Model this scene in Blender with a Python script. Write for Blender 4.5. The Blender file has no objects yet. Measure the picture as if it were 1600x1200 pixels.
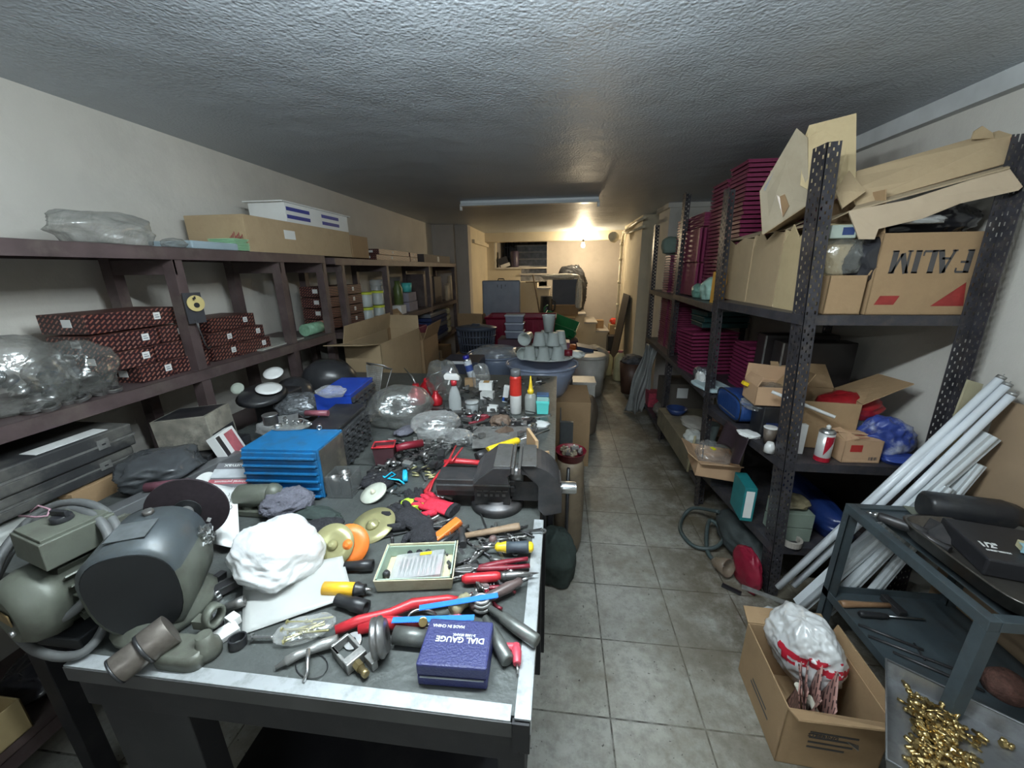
import bpy, bmesh, math, random
from mathutils import Vector, Matrix, Euler, noise
random.seed(7)
SC = bpy.context.scene
COL = SC.collection
PI = math.pi
R = math.radians
# ---------------------------------------------------------------- camera
F = 601.0; H = 1.62                      # focal length in pixels of the 1600x1200 frame, lens height
WY = Vector((74.0, -180.0, F)).normalized()          # the aisle direction seen in the camera's frame (x right, y down)
_v = Vector((1.0, -0.012, 0.0))
WX = (_v - WY * _v.dot(WY)).normalized()
WZ = WX.cross(WY)
if WZ.y > 0: WZ = -WZ
cam = bpy.data.cameras.new('camera'); CAM = bpy.data.objects.new('camera', cam); COL.objects.link(CAM)
cam.sensor_fit = 'HORIZONTAL'; cam.sensor_width = 36.0; cam.lens = 36.0 * F / 1600.0
cam.clip_start = 0.02; cam.clip_end = 60
def w2(v): return Vector((v.dot(WX), v.dot(WY), v.dot(WZ)))
_cx = w2(Vector((1, 0, 0))); _cy = w2(Vector((0, -1, 0))); _cz = w2(Vector((0, 0, -1)))
CAM.matrix_world = Matrix.Translation((0, 0, H)) @ Matrix((_cx, _cy, _cz)).transposed().to_4x4()
SC.camera = CAM
def ray(px, py): return w2(Vector((px - 800.0, py - 600.0, F)))
def onZ(px, py, z):
    r = ray(px, py); t = (z - H) / r.z; return Vector((r.x * t, r.y * t, z))
def onX(px, py, x):
    r = ray(px, py); t = x / r.x; return Vector((x, r.y * t, H + r.z * t))
def onY(px, py, y):
    r = ray(px, py); t = y / r.y; return Vector((r.x * t, y, H + r.z * t))
# ---------------------------------------------------------------- world, lamps, exposure
W = bpy.data.worlds.new('world'); SC.world = W; W.use_nodes = True
W.node_tree.nodes['Background'].inputs[0].default_value = (0.45, 0.52, 0.6, 1)
W.node_tree.nodes['Background'].inputs[1].default_value = 0.05
SC.view_settings.view_transform = 'Standard'; SC.view_settings.look = 'None'
SC.view_settings.exposure = 1.68; SC.view_settings.gamma = 1.0; SC.view_settings.use_curve_mapping = False
def area(name, loc, rot, sx, sy, power, col):
    l = bpy.data.lights.new(name, 'AREA'); l.shape = 'RECTANGLE'; l.size = sx; l.size_y = sy
    l.energy = power; l.color = col
    o = bpy.data.objects.new(name, l); COL.objects.link(o); o.location = loc; o.rotation_euler = rot; return o
def point(name, loc, power, col, r):
    l = bpy.data.lights.new(name, 'POINT'); l.energy = power; l.color = col; l.shadow_soft_size = r
    o = bpy.data.objects.new(name, l); COL.objects.link(o); o.location = loc; return o
LAMP_Y = 0.62
for _k in range(5): point('fluorescent_light', (-.56 + .22 * _k, LAMP_Y, 2.15), 7.2, (0.84, 0.95, 1.0), .03)
area('rear_fill_light', (-0.1, -1.7, 2.2), (0, 0, 0), 1.2, 0.06, 3.5, (0.84, 0.94, 1.0))  # fill lamp added behind the camera
BULB = onY(911, 384, 7.85)
point('bulb_light', BULB, 30, (1.0, 0.80, 0.52), 0.05)
# ---------------------------------------------------------------- materials
MATS = {}
def _bs(m): return m.node_tree.nodes['Principled BSDF']
def mat(name, col, rough=0.6, metal=0.0, var=0.15, scale=8.0, bump=0.0, bscale=40.0, alpha=1.0, dirt=None, dirt_amt=0.5, dscale=6.0, spec=0.5, coat=0.0, emit=None):
    if name in MATS: return MATS[name]
    m = bpy.data.materials.new(name); m.use_nodes = True; MATS[name] = m
    nt = m.node_tree; N = nt.nodes; L = nt.links; b = _bs(m)
    b.inputs['Roughness'].default_value = rough; b.inputs['Metallic'].default_value = metal
    b.inputs['Specular IOR Level'].default_value = spec; b.inputs['Coat Weight'].default_value = coat
    tc = N.new('ShaderNodeTexCoord')
    n1 = N.new('ShaderNodeTexNoise'); n1.inputs['Scale'].default_value = scale; n1.inputs['Detail'].default_value = 6
    L.new(tc.outputs['Object'], n1.inputs['Vector'])
    mx = N.new('ShaderNodeMix'); mx.data_type = 'RGBA'
    mr = N.new('ShaderNodeMapRange'); mr.inputs[1].default_value = 0.3; mr.inputs[2].default_value = 0.7
    L.new(n1.outputs['Fac'], mr.inputs[0]); L.new(mr.outputs[0], mx.inputs[0])
    lo = [max(0, c * (1 - var)) for c in col]; hi = [min(1, c * (1 + var * .6)) for c in col]
    mx.inputs[6].default_value = (*lo, 1); mx.inputs[7].default_value = (*hi, 1)
    out = mx.outputs[2]
    if dirt:
        n2 = N.new('ShaderNodeTexNoise'); n2.inputs['Scale'].default_value = dscale; n2.inputs['Detail'].default_value = 8; n2.inputs['Roughness'].default_value = 0.7
        L.new(tc.outputs['Object'], n2.inputs['Vector'])
        r2 = N.new('ShaderNodeMapRange'); r2.inputs[1].default_value = 0.48; r2.inputs[2].default_value = 0.66; r2.inputs[4].default_value = dirt_amt
        L.new(n2.outputs['Fac'], r2.inputs[0])
        m2 = N.new('ShaderNodeMix'); m2.data_type = 'RGBA'; L.new(r2.outputs[0], m2.inputs[0])
        L.new(out, m2.inputs[6]); m2.inputs[7].default_value = (*dirt, 1); out = m2.outputs[2]
    L.new(out, b.inputs['Base Color'])
    if bump:
        n3 = N.new('ShaderNodeTexNoise'); n3.inputs['Scale'].default_value = bscale; n3.inputs['Detail'].default_value = 5
        L.new(tc.outputs['Object'], n3.inputs['Vector'])
        bp = N.new('ShaderNodeBump'); bp.inputs['Strength'].default_value = bump; bp.inputs['Distance'].default_value = 0.01
        L.new(n3.outputs['Fac'], bp.inputs['Height']); L.new(bp.outputs[0], b.inputs['Normal'])
    if alpha < 1: b.inputs['Alpha'].default_value = alpha
    if emit:
        b.inputs['Emission Color'].default_value = (*emit[0], 1); b.inputs['Emission Strength'].default_value = emit[1]
    return m
# ---------------------------------------------------------------- mesh builder
class MB:
    def __init__(s, T=None): s.v = []; s.f = []; s.mi = []; s.sm = []; s.T = T or Matrix.Identity(4)
    def add(s, vs, fs, m=0, smooth=False):
        o = len(s.v); T = s.T
        s.v += [T @ Vector(p) for p in vs]
        for f in fs: s.f.append([o + i for i in f]); s.mi.append(m); s.sm.append(smooth)
        return s
    def box(s, c, d, rot=None, m=0, taper=1.0):
        x, y, z = d[0] / 2, d[1] / 2, d[2] / 2; t = taper
        vs = [(-x, -y, -z), (x, -y, -z), (x, y, -z), (-x, y, -z), (-x * t, -y * t, z), (x * t, -y * t, z), (x * t, y * t, z), (-x * t, y * t, z)]
        M = Matrix.Translation(c)
        if rot: M = M @ Euler(rot).to_matrix().to_4x4()
        return s.add([M @ Vector(v) for v in vs], [(0, 3, 2, 1), (4, 5, 6, 7), (0, 1, 5, 4), (1, 2, 6, 5), (2, 3, 7, 6), (3, 0, 4, 7)], m)
    def bx(s, x0, y0, z0, x1, y1, z1, m=0):
        return s.box(((x0 + x1) / 2, (y0 + y1) / 2, (z0 + z1) / 2), (abs(x1 - x0), abs(y1 - y0), abs(z1 - z0)), None, m)
    def rings(s, rs, m=0, smooth=True, caps=(True, True), closed=False):
        n = len(rs[0]); vs = [p for r in rs for p in r]; fs = []
        k = len(rs)
        for i in range(k if closed else k - 1):
            a = i * n; b = ((i + 1) % k) * n
            for j in range(n): fs.append((a + j, a + (j + 1) % n, b + (j + 1) % n, b + j))
        s.add(vs, fs, m, smooth)
        if not closed:
            o = len(s.v) - len(vs)
            if caps[0]: s.f.append([o + j for j in range(n)][::-1]); s.mi.append(m); s.sm.append(False)
            if caps[1]: s.f.append([o + (k - 1) * n + j for j in range(n)]); s.mi.append(m); s.sm.append(False)
        return s
    def cyl(s, p0, p1, r0, r1=None, n=16, m=0, caps=(True, True), smooth=True):
        p0 = Vector(p0); p1 = Vector(p1); r1 = r0 if r1 is None else r1
        z = (p1 - p0).normalized(); x = z.orthogonal().normalized(); y = z.cross(x)
        rs = [[p + (x * math.cos(2 * PI * j / n) + y * math.sin(2 * PI * j / n)) * r for j in range(n)] for p, r in ((p0, r0), (p1, r1))]
        return s.rings(rs, m, smooth, caps)
    def lathe(s, prof, o=(0, 0, 0), ax=(0, 0, 1), n=20, m=0, smooth=True, caps=(True, True), sx=1, sy=1):
        o = Vector(o); z = Vector(ax).normalized()
        x = Vector((1, 0, 0)) if abs(z.x) < .9 else Vector((0, 1, 0)); x = (x - z * x.dot(z)).normalized(); y = z.cross(x)
        rs = [[o + z * h + (x * math.cos(2 * PI * j / n) * sx + y * math.sin(2 * PI * j / n) * sy) * max(r, 1e-4) for j in range(n)] for r, h in prof]
        return s.rings(rs, m, smooth, caps)
    def tube(s, pts, r, n=8, m=0, closed=False, caps=True, flat=1.0):
        pts = [Vector(p) for p in pts]; k = len(pts); rs = []
        up = None
        for i, p in enumerate(pts):
            a = pts[(i - 1) % k] if (i > 0 or closed) else p; b = pts[(i + 1) % k] if (i < k - 1 or closed) else p
            t = (b - a).normalized()
            if up is None: up = t.orthogonal().normalized()
            up = (up - t * up.dot(t))
            up = up.normalized() if up.length > 1e-6 else t.orthogonal().normalized()
            y = t.cross(up); rr = r[i] if isinstance(r, (list, tuple)) else r
            rs.append([p + (up * math.cos(2 * PI * j / n) + y * math.sin(2 * PI * j / n) * flat) * rr for j in range(n)])
        return s.rings(rs, m, True, (caps, caps), closed)
    def prism(s, poly, z0, z1, m=0, axis='z', smooth=False):
        n = len(poly)
        def P(a, b, c): return {'z': (a, b, c), 'y': (a, c, b), 'x': (c, a, b)}[axis]
        vs = [P(x, y, z0) for x, y in poly] + [P(x, y, z1) for x, y in poly]
        fs = [list(range(n))[::-1], list(range(n, 2 * n))]
        s.add(vs, fs, m, False)
        o = len(s.v) - 2 * n
        for j in range(n): s.f.append([o + j, o + (j + 1) % n, o + n + (j + 1) % n, o + n + j]); s.mi.append(m); s.sm.append(smooth)
        return s
    def quad(s, a, b, c, d, t=0.003, m=0):
        a, b, c, d = map(Vector, (a, b, c, d)); nn = (b - a).cross(d - a).normalized() * t / 2
        vs = [p - nn for p in (a, b, c, d)] + [p + nn for p in (a, b, c, d)]
        return s.add(vs, [(0, 3, 2, 1), (4, 5, 6, 7), (0, 1, 5, 4), (1, 2, 6, 5), (2, 3, 7, 6), (3, 0, 4, 7)], m)
    def poly(s, pts, t=0.003, m=0):
        pts = [Vector(p) for p in pts]; nn = Vector((0, 0, 0)); n = len(pts)
        for i in range(n): nn += pts[i].cross(pts[(i + 1) % n])
        nn = nn.normalized() * t / 2
        vs = [p - nn for p in pts] + [p + nn for p in pts]
        fs = [list(range(n))[::-1], list(range(n, 2 * n))] + [[j, (j + 1) % n, n + (j + 1) % n, n + j] for j in range(n)]
        return s.add(vs, fs, m)
    def sphere(s, c, r, n=16, m=0, sc=(1, 1, 1), half=False):
        k = n // 2; top = 0; prof = []
        for i in range(k + 1):
            a = -PI / 2 + PI * i / k
            if half and a < 0: continue
            prof.append((math.cos(a), math.sin(a)))
        rs = [[Vector(c) + Vector((math.cos(2 * PI * j / n) * q * r * sc[0], math.sin(2 * PI * j / n) * q * r * sc[1], h * r * sc[2])) for j in range(n)] for q, h in [(max(q, 1e-3), h) for q, h in prof]]
        return s.rings(rs, m, True)
    def grid(s, fn, nu, nv, m=0, smooth=True, t=0.0):
        vs = [fn(i / nu, j / nv) for j in range(nv + 1) for i in range(nu + 1)]
        fs = [(j * (nu + 1) + i, j * (nu + 1) + i + 1, (j + 1) * (nu + 1) + i + 1, (j + 1) * (nu + 1) + i) for j in range(nv) for i in range(nu)]
        return s.add(vs, fs, m, smooth)
def mesh_of(name, mb, mats):
    me = bpy.data.meshes.new(name); me.from_pydata([tuple(v) for v in mb.v], [], mb.f)
    if not isinstance(mats, (list, tuple)): mats = [mats]
    for m in mats: me.materials.append(m)
    me.polygons.foreach_set('material_index', mb.mi); me.polygons.foreach_set('use_smooth', mb.sm)
    uv = me.uv_layers.new(name='UVMap')
    for p in me.polygons:
        n = p.normal; ax = max(range(3), key=lambda i: abs(n[i]))
        for li in p.loop_indices:
            c = me.vertices[me.loops[li].vertex_index].co
            uv.data[li].uv = ((c.y, c.z) if ax == 0 else (c.x, c.z) if ax == 1 else (c.x, c.y))
    me.update(); return me
def link(name, mb, mats, parent=None, bevel=0.0, solid=0.0, sub=0, loc=None, rot=None):
    o = bpy.data.objects.new(name, mesh_of(name, mb, mats)); COL.objects.link(o)
    if parent is not None: o.parent = parent
    if loc is not None: o.location = loc
    if rot is not None: o.rotation_euler = rot
    if solid:
        md = o.modifiers.new('solid', 'SOLIDIFY'); md.thickness = solid
    if sub:
        md = o.modifiers.new('sub', 'SUBSURF'); md.levels = sub; md.render_levels = sub
    if bevel:
        md = o.modifiers.new('bevel', 'BEVEL'); md.width = bevel; md.segments = 2; md.limit_method = 'ANGLE'; md.angle_limit = R(40)
    return o
LABELS = {}
def tagp(o, label, cat, group=None):
    o['label'] = label; o['category'] = cat
    if group: o['group'] = group
    LABELS.setdefault(label, []).append(o.name)
    return o
def thing(name, label, cat, loc=(0, 0, 0), rot=(0, 0, 0), group=None):
    o = bpy.data.objects.new(name, None); COL.objects.link(o); o.empty_display_size = 0.05
    o.location = loc; o.rotation_euler = rot; return tagp(o, label, cat, group)
def solo(name, label, cat, mb, mats, loc=(0, 0, 0), rot=(0, 0, 0), group=None, **k):
    return tagp(link(name, mb, mats, None, loc=loc, rot=rot, **k), label, cat, group)
def struct(name, mb, mats, **k):
    o = link(name, mb, mats, **k); o['kind'] = 'structure'; return o
def copy_tree(o, parent=None):
    c = o.copy(); COL.objects.link(c)
    if parent is not None: c.parent = parent
    for ch in list(o.children): copy_tree(ch, c)
    return c
def again(o, label, loc, rot=None):
    c = copy_tree(o); c.location = loc
    if rot is not None: c.rotation_euler = rot
    c['label'] = label; return c
def lerp(a, b, t): return a + (b - a) * t
def seg(x0, y0, x1, y1, z, z1=None):
    "stand a long thing between two points of the floor plan: location, rotation, length"
    z1 = z if z1 is None else z1
    a = onZ(x0, y0, z); b = onZ(x1, y1, z1); d = b - a
    return a, (0, -math.atan2(d.z, math.hypot(d.x, d.y)), math.atan2(d.y, d.x)), d.length
# ================================================================ the room
XL, XR, CZ = -2.06, 1.70, 2.32
YB = -3.0
def wall_mat(name, col, rough=0.85):
    m = mat(name, col, rough, 0, 0.10, 1.6, 0.0, dirt=tuple(c * .72 for c in col), dirt_amt=0.35, dscale=2.2)
    nt = m.node_tree; N = nt.nodes; L = nt.links; b = _bs(m)
    tc = N.new('ShaderNodeTexCoord')
    n1 = N.new('ShaderNodeTexNoise'); n1.inputs['Scale'].default_value = 9; n1.inputs['Detail'].default_value = 8; n1.inputs['Roughness'].default_value = .65
    L.new(tc.outputs['Object'], n1.inputs['Vector'])
    bp = N.new('ShaderNodeBump'); bp.inputs['Strength'].default_value = .35; bp.inputs['Distance'].default_value = .012
    L.new(n1.outputs['Fac'], bp.inputs['Height']); L.new(bp.outputs[0], b.inputs['Normal'])
    return m
M_WALL = wall_mat('wall_plaster', (0.60, 0.575, 0.52))
M_CREAM = wall_mat('cream_plaster', (0.66, 0.58, 0.43))
M_WARM = wall_mat('grey_beige_plaster', (0.44, 0.40, 0.36))
def ceiling_mat():
    m = mat('ceiling_paint', (0.47, 0.51, 0.55), 0.48, 0, 0.10, 1.2)
    nt = m.node_tree; N = nt.nodes; L = nt.links; b = _bs(m)
    tc = N.new('ShaderNodeTexCoord')
    a = N.new('ShaderNodeTexNoise'); a.inputs['Scale'].default_value = 2.6; a.inputs['Detail'].default_value = 2
    c = N.new('ShaderNodeTexVoronoi'); c.inputs['Scale'].default_value = 95; c.feature = 'SMOOTH_F1'
    d = N.new('ShaderNodeTexNoise'); d.inputs['Scale'].default_value = 60; d.inputs['Detail'].default_value = 6
    for n in (a, c, d): L.new(tc.outputs['Object'], n.inputs['Vector'])
    b1 = N.new('ShaderNodeBump'); b1.inputs['Strength'].default_value = .35; b1.inputs['Distance'].default_value = .06; L.new(a.outputs['Fac'], b1.inputs['Height'])
    b2 = N.new('ShaderNodeBump'); b2.inputs['Strength'].default_value = .5; b2.inputs['Distance'].default_value = .005; L.new(c.outputs['Distance'], b2.inputs['Height'])
    b3 = N.new('ShaderNodeBump'); b3.inputs['Strength'].default_value = .5; b3.inputs['Distance'].default_value = .008; L.new(d.outputs['Fac'], b3.inputs['Height'])
    L.new(b1.outputs[0], b2.inputs['Normal']); L.new(b2.outputs[0], b3.inputs['Normal']); L.new(b3.outputs[0], b.inputs['Normal'])
    return m
def floor_mat():
    m = bpy.data.materials.new('floor_tiles'); m.use_nodes = True; nt = m.node_tree; N = nt.nodes; L = nt.links; b = _bs(m)
    tc = N.new('ShaderNodeTexCoord'); mp = N.new('ShaderNodeMapping'); L.new(tc.outputs['Object'], mp.inputs['Vector'])
    mp.inputs['Location'].default_value = (-0.228 + 0.34 * 8, -1.385 + 0.325 * 20, 0)
    br = N.new('ShaderNodeTexBrick'); br.offset = 0; br.squash = 1
    br.inputs['Scale'].default_value = 1; br.inputs['Brick Width'].default_value = .34; br.inputs['Row Height'].default_value = .325
    br.inputs['Mortar Size'].default_value = .0035; br.inputs['Mortar Smooth'].default_value = .2
    br.inputs['Color1'].default_value = (0.41, 0.405, 0.36, 1); br.inputs['Color2'].default_value = (0.36, 0.36, 0.33, 1); br.inputs['Mortar'].default_value = (0.06, 0.055, 0.045, 1)
    L.new(mp.outputs[0], br.inputs['Vector'])
    def noi(sc, det, lo, hi, rough=.6):
        n = N.new('ShaderNodeTexNoise'); n.inputs['Scale'].default_value = sc; n.inputs['Detail'].default_value = det; n.inputs['Roughness'].default_value = rough
        L.new(tc.outputs['Object'], n.inputs['Vector'])
        r = N.new('ShaderNodeMapRange'); r.inputs[1].default_value = lo; r.inputs[2].default_value = hi; L.new(n.outputs['Fac'], r.inputs[0]); return r.outputs[0]
    def mixc(fac, a, col, k=1.0):
        x = N.new('ShaderNodeMix'); x.data_type = 'RGBA'
        if k < 1:
            q = N.new('ShaderNodeMath'); q.operation = 'MULTIPLY'; L.new(fac, q.inputs[0]); q.inputs[1].default_value = k; fac = q.outputs[0]
        L.new(fac, x.inputs[0]); L.new(a, x.inputs[6]); x.inputs[7].default_value = (*col, 1); return x.outputs[2]
    o = mixc(noi(26, 9, .45, .62, .75), br.outputs['Color'], (.25, .25, .22), .8)      # marbling of the glaze
    o = mixc(noi(9, 6, .5, .72), o, (.50, .50, .45), .5)
    o = mixc(noi(2.3, 6, .44, .60, .7), o, (.15, .13, .095), .6)                         # worn dirt
    o = mixc(noi(55, 3, .67, .70), o, (.04, .035, .03), .85)                             # grease specks
    # trodden grime next to the right-hand rack and under the bench
    sx = N.new('ShaderNodeSeparateXYZ'); L.new(tc.outputs['Object'], sx.inputs[0])
    r = N.new('ShaderNodeMapRange'); r.inputs[1].default_value = .45; r.inputs[2].default_value = .85; L.new(sx.outputs[0], r.inputs[0])
    q = N.new('ShaderNodeMath'); q.operation = 'MULTIPLY'; L.new(r.outputs[0], q.inputs[0]); L.new(noi(5.5, 8, .34, .54, .75), q.inputs[1])
    o = mixc(q.outputs[0], o, (.085, .065, .035), .8)
    L.new(o, b.inputs['Base Color'])
    b.inputs['Roughness'].default_value = .38
    bp = N.new('ShaderNodeBump'); bp.inputs['Strength'].default_value = .5; bp.inputs['Distance'].default_value = .003; bp.invert = True
    L.new(br.outputs['Fac'], bp.inputs['Height']); L.new(bp.outputs[0], b.inputs['Normal'])
    return m
M_CEIL = ceiling_mat(); M_FLOOR = floor_mat()
struct('floor', MB().bx(XL - .2, YB - .2, -.1, XR + .3, 11.2, 0), M_FLOOR)
struct('ceiling', MB().bx(XL - .2, YB - .2, CZ, XR + .3, 8.12, CZ + .15), M_CEIL)
struct('wall_left', MB().bx(XL - .2, YB - .2, 0, XL, 6.45, CZ), M_WALL)
struct('wall_right', MB().bx(XR, YB - .2, 0, XR + .3, 8.6, CZ), M_WALL)
struct('wall_rear', MB().bx(XL - .2, YB - .2, 0, XR + .3, YB, CZ), M_WALL)
struct('wall_left_pillar', MB().bx(XL - .2, 6.45, 0, -1.70, 6.75, CZ).bx(-1.70, 6.55, 0, -1.49, 6.75, CZ), M_WARM)
struct('wall_left_far', MB().bx(XL - .2, 6.75, 0, -1.50, 8.3, CZ), M_CREAM)
struct('trim_1', MB().bx(-1.55, 6.9, 2.06, -1.455, 8.3, 2.12), M_CREAM)      # ledge on the far left wall
# right-hand trim under the ceiling (boxed pipe)
struct('trim_2', MB().bx(XR - .045, YB, 2.245, XR, 4.9, CZ), mat('pale_trim', (.55, .57, .57), .6))
# column behind the far rack, side wall and beam
struct('wall_right_column', MB().bx(1.24, 4.95, 0, XR, 5.45, CZ).bx(1.21, 4.92, 2.27, XR, 5.48, CZ), M_WALL)
struct('wall_right_far', MB().bx(1.13, 5.9, 0, XR + .1, 7.45, CZ), M_CREAM)
struct('trim_3', MB().bx(-1.5, 8.1, 2.15, XR, 8.3, CZ + .15), M_CREAM)
# back wall with the opening to the upper stair flight
ox0, ox1, oz0, oz1 = -1.31, -.26, 1.66, 2.22
struct('wall_back', MB().bx(XL, 8.3, 0, ox0, 8.45, CZ + .2).bx(ox0, 8.3, 0, -.80, 8.45, oz0).bx(ox0, 8.3, oz1, ox1, 8.45, CZ + .2), M_CREAM)
struct('wall_back_right', MB().bx(ox1, 8.6, 0, XR + .3, 8.75, CZ + .2).bx(ox1, 8.3, 1.45, ox1 + .02, 8.75, CZ + .2), M_WARM)
struct('wall_stairwell', MB().bx(-1.35, 10.6, 0, .1, 10.7, 3.2).bx(-1.45, 8.45, 0, -1.31, 10.7, 3.2).bx(-.26, 8.75, 0, -.12, 10.7, 3.2).bx(-1.45, 8.3, CZ + .2, -.1, 10.7, 3.3), M_WARM)
struct('trim_4', MB().bx(ox0 - .03, 8.27, oz0 - .03, ox1, 8.3, oz0).bx(ox0 - .03, 8.27, oz0, ox0, 8.3, oz1), mat('old_white_paint', (.62, .58, .5), .6))
M_MARBLE = mat('grey_marble', (.22, .215, .21), .35, 0, .5, 12, dirt=(.1, .1, .1), dirt_amt=.5, dscale=20)
M_STEP = mat('pale_step', (.46, .43, .39), .4, 0, .2, 10)
# upper flight: steps going up and away
for i in range(6):
    y0 = 8.3 + .27 * i; z = 1.38 + .155 * i
    b = MB().bx(-.80 if i < 1 else -1.0, y0, z - .01, -.27, 10.5, z + .125, 0).bx(-.82 if i < 1 else -1.02, y0 - .03, z + .125, -.26, 10.5, z + .155, 1)
    o = solo('stair_step', 'grey marble step of the upper flight, %s from the bottom' % ['lowest', 'second', 'third', 'fourth', 'fifth', 'sixth'][i], 'step', b, [M_MARBLE, M_STEP])
    o['kind'] = 'structure'
    for k in ('label', 'category'): del o[k]
    o.name = 'trim_%d' % (20 + i)
# lower flight: comes down to the right along the back wall
b = MB()
for i in range(7):
    x0 = -.42 + .232 * i; z = 1.27 - .165 * i
    b.bx(x0, 7.72, 0, x0 + .232, 8.6, z - .03, 0).bx(x0 - .0, 7.69, z - .03, x0 + .26, 8.6, z, 1)
struct('trim_5', b, [M_CREAM, M_STEP])
b = MB().bx(-.8, 7.72, 0, -.42, 8.3, 1.38)
struct('trim_6', b, M_CREAM)
# grate in the opening
M_DKMET = mat('dark_painted_steel', (.035, .036, .042), .45, .3, .3, 20, dirt=(.09, .07, .055), dirt_amt=.4, dscale=18)
g = MB()
for k in range(5): g.bx(-1.27 + k * .07, 9.3, 1.5, -1.258 + k * .07, 9.315, 2.6)
for k in range(4): g.bx(-1.28, 9.3, 1.7 + k * .2, -.98, 9.315, 1.712 + k * .2)
solo('iron_grate', 'black iron bar grate behind the opening in the back wall', 'grate', g, M_DKMET)
solo('book_box', 'dark box with a white side leaning in the back wall opening', 'box', MB().box((0, 0, .1), (.20, .12, .2), m=0).box((.02, -.06, .03), (.2, .02, .07), m=1), [mat('black_card', (.03, .03, .035), .5), mat('white_card', (.75, .73, .68), .6)], (-1.13, 8.38, 1.665), (0, R(-18), 0))
solo('dark_drum', 'small dark drum standing in the opening beside the marble steps', 'drum', MB().lathe([(.08, 0), (.085, .02), (.085, .3), (.07, .32)]), mat('plum_plastic', (.07, .055, .09), .4), (-.93, 8.38, 1.665))

# ---------------------------------------------------------------- lamps
M_WHMET = mat('white_enamel', (.62, .66, .68), .35, 0, .06)
def tube_fixture(label, x0, x1, y, z, lit):
    t = thing('ceiling_light', label, 'ceiling light', ((x0 + x1) / 2, y, z)); L_ = abs(x1 - x0)
    link('housing', MB().bx(-L_ / 2, -.03, -.045, L_ / 2, .03, 0).prism([(-.05, -.052), (.05, -.052), (.03, -.02), (-.03, -.02)], -L_ / 2, L_ / 2, axis='x'), M_WHMET, t, .003)
    for s in (-1, 1): link('lamp_holder', MB().bx(s * L_ / 2 - .012, -.014, -.09, s * L_ / 2 + .012, .014, -.03), mat('white_plastic', (.7, .7, .68), .4), t, .002)
    if lit: link('fluorescent_tube', MB().cyl((-L_ / 2 + .015, 0, -.078), (L_ / 2 - .015, 0, -.078), .013), mat('lit_tube', (1, 1, 1), emit=((.86, .95, 1), 14)), t)
    return t
tube_fixture('white fluorescent batten fixed across the ceiling, holding no tube', -1.06, .385, 4.40, CZ, False).rotation_euler = (0, 0, R(.3))
tube_fixture('lit fluorescent batten on the ceiling over the workbench', -.72, .48, LAMP_Y, CZ - .075, True)
tube_fixture('added unseen fluorescent batten giving fill light at the rear of the room', -.7, .5, -1.7, CZ - .01, True)  # unseen fixture added to carry the rear fill lamp
t = thing('light_bulb', 'lit bare bulb hanging from the ceiling at the far end', 'light bulb', BULB)
link('glass', MB().sphere((0, 0, 0), .036).cyl((0, 0, .03), (0, 0, .06), .022), mat('lit_bulb', (1, .9, .7), emit=((1, .84, .58), 40)), t)
link('socket', MB().cyl((0, 0, .05), (0, 0, .11), .021), mat('bakelite', (.05, .04, .035), .4), t)
link('cord', MB().cyl((0, 0, .1), (0, 0, CZ - BULB.z), .006, n=6).cyl((0, 0, CZ - BULB.z - .03), (0, 0, CZ - BULB.z), .035), mat('white_plastic', (.7, .7, .68), .4), t)
BULB_OBJ = t
# white pipe on the corner of the right far wall and bulkhead lamp
b = MB().cyl((1.085, 7.40, 0), (1.085, 7.40, 2.08), .022).tube([(1.085, 7.40, 2.05), (1.08, 7.3, 2.16), (1.08, 7.1, 2.22), (1.09, 6.2, 2.25), (1.09, 5.6, 2.25)], .02).tube([(1.09, 7.36, 2.22), (1.09, 6.8, 2.16), (1.09, 5.6, 2.14)], .018)
for z in (.5, .95, 1.35, 1.75, 2.0): b.cyl((1.085, 7.40, z), (1.085, 7.40, z + .05), .03)
solo('water_pipe', 'white painted pipe running up the far right wall corner to the ceiling', 'pipe', b, mat('cream_pipe', (.72, .66, .5), .45))
t = thing('meter_drum', 'round white sealed lamp on the pipe corner by the far ceiling', 'lamp', onY(960, 370, 7.1) + Vector((-.02, 0, 0)))
link('housing', MB().lathe([(.03, .06), (.07, .05), (.085, .0), (.085, -.05), (.06, -.07)], ax=(-.5, -.8, .2)), mat('cream_pipe', (.72, .66, .5), .45), t)
t.name = 'wall_lamp'
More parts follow.
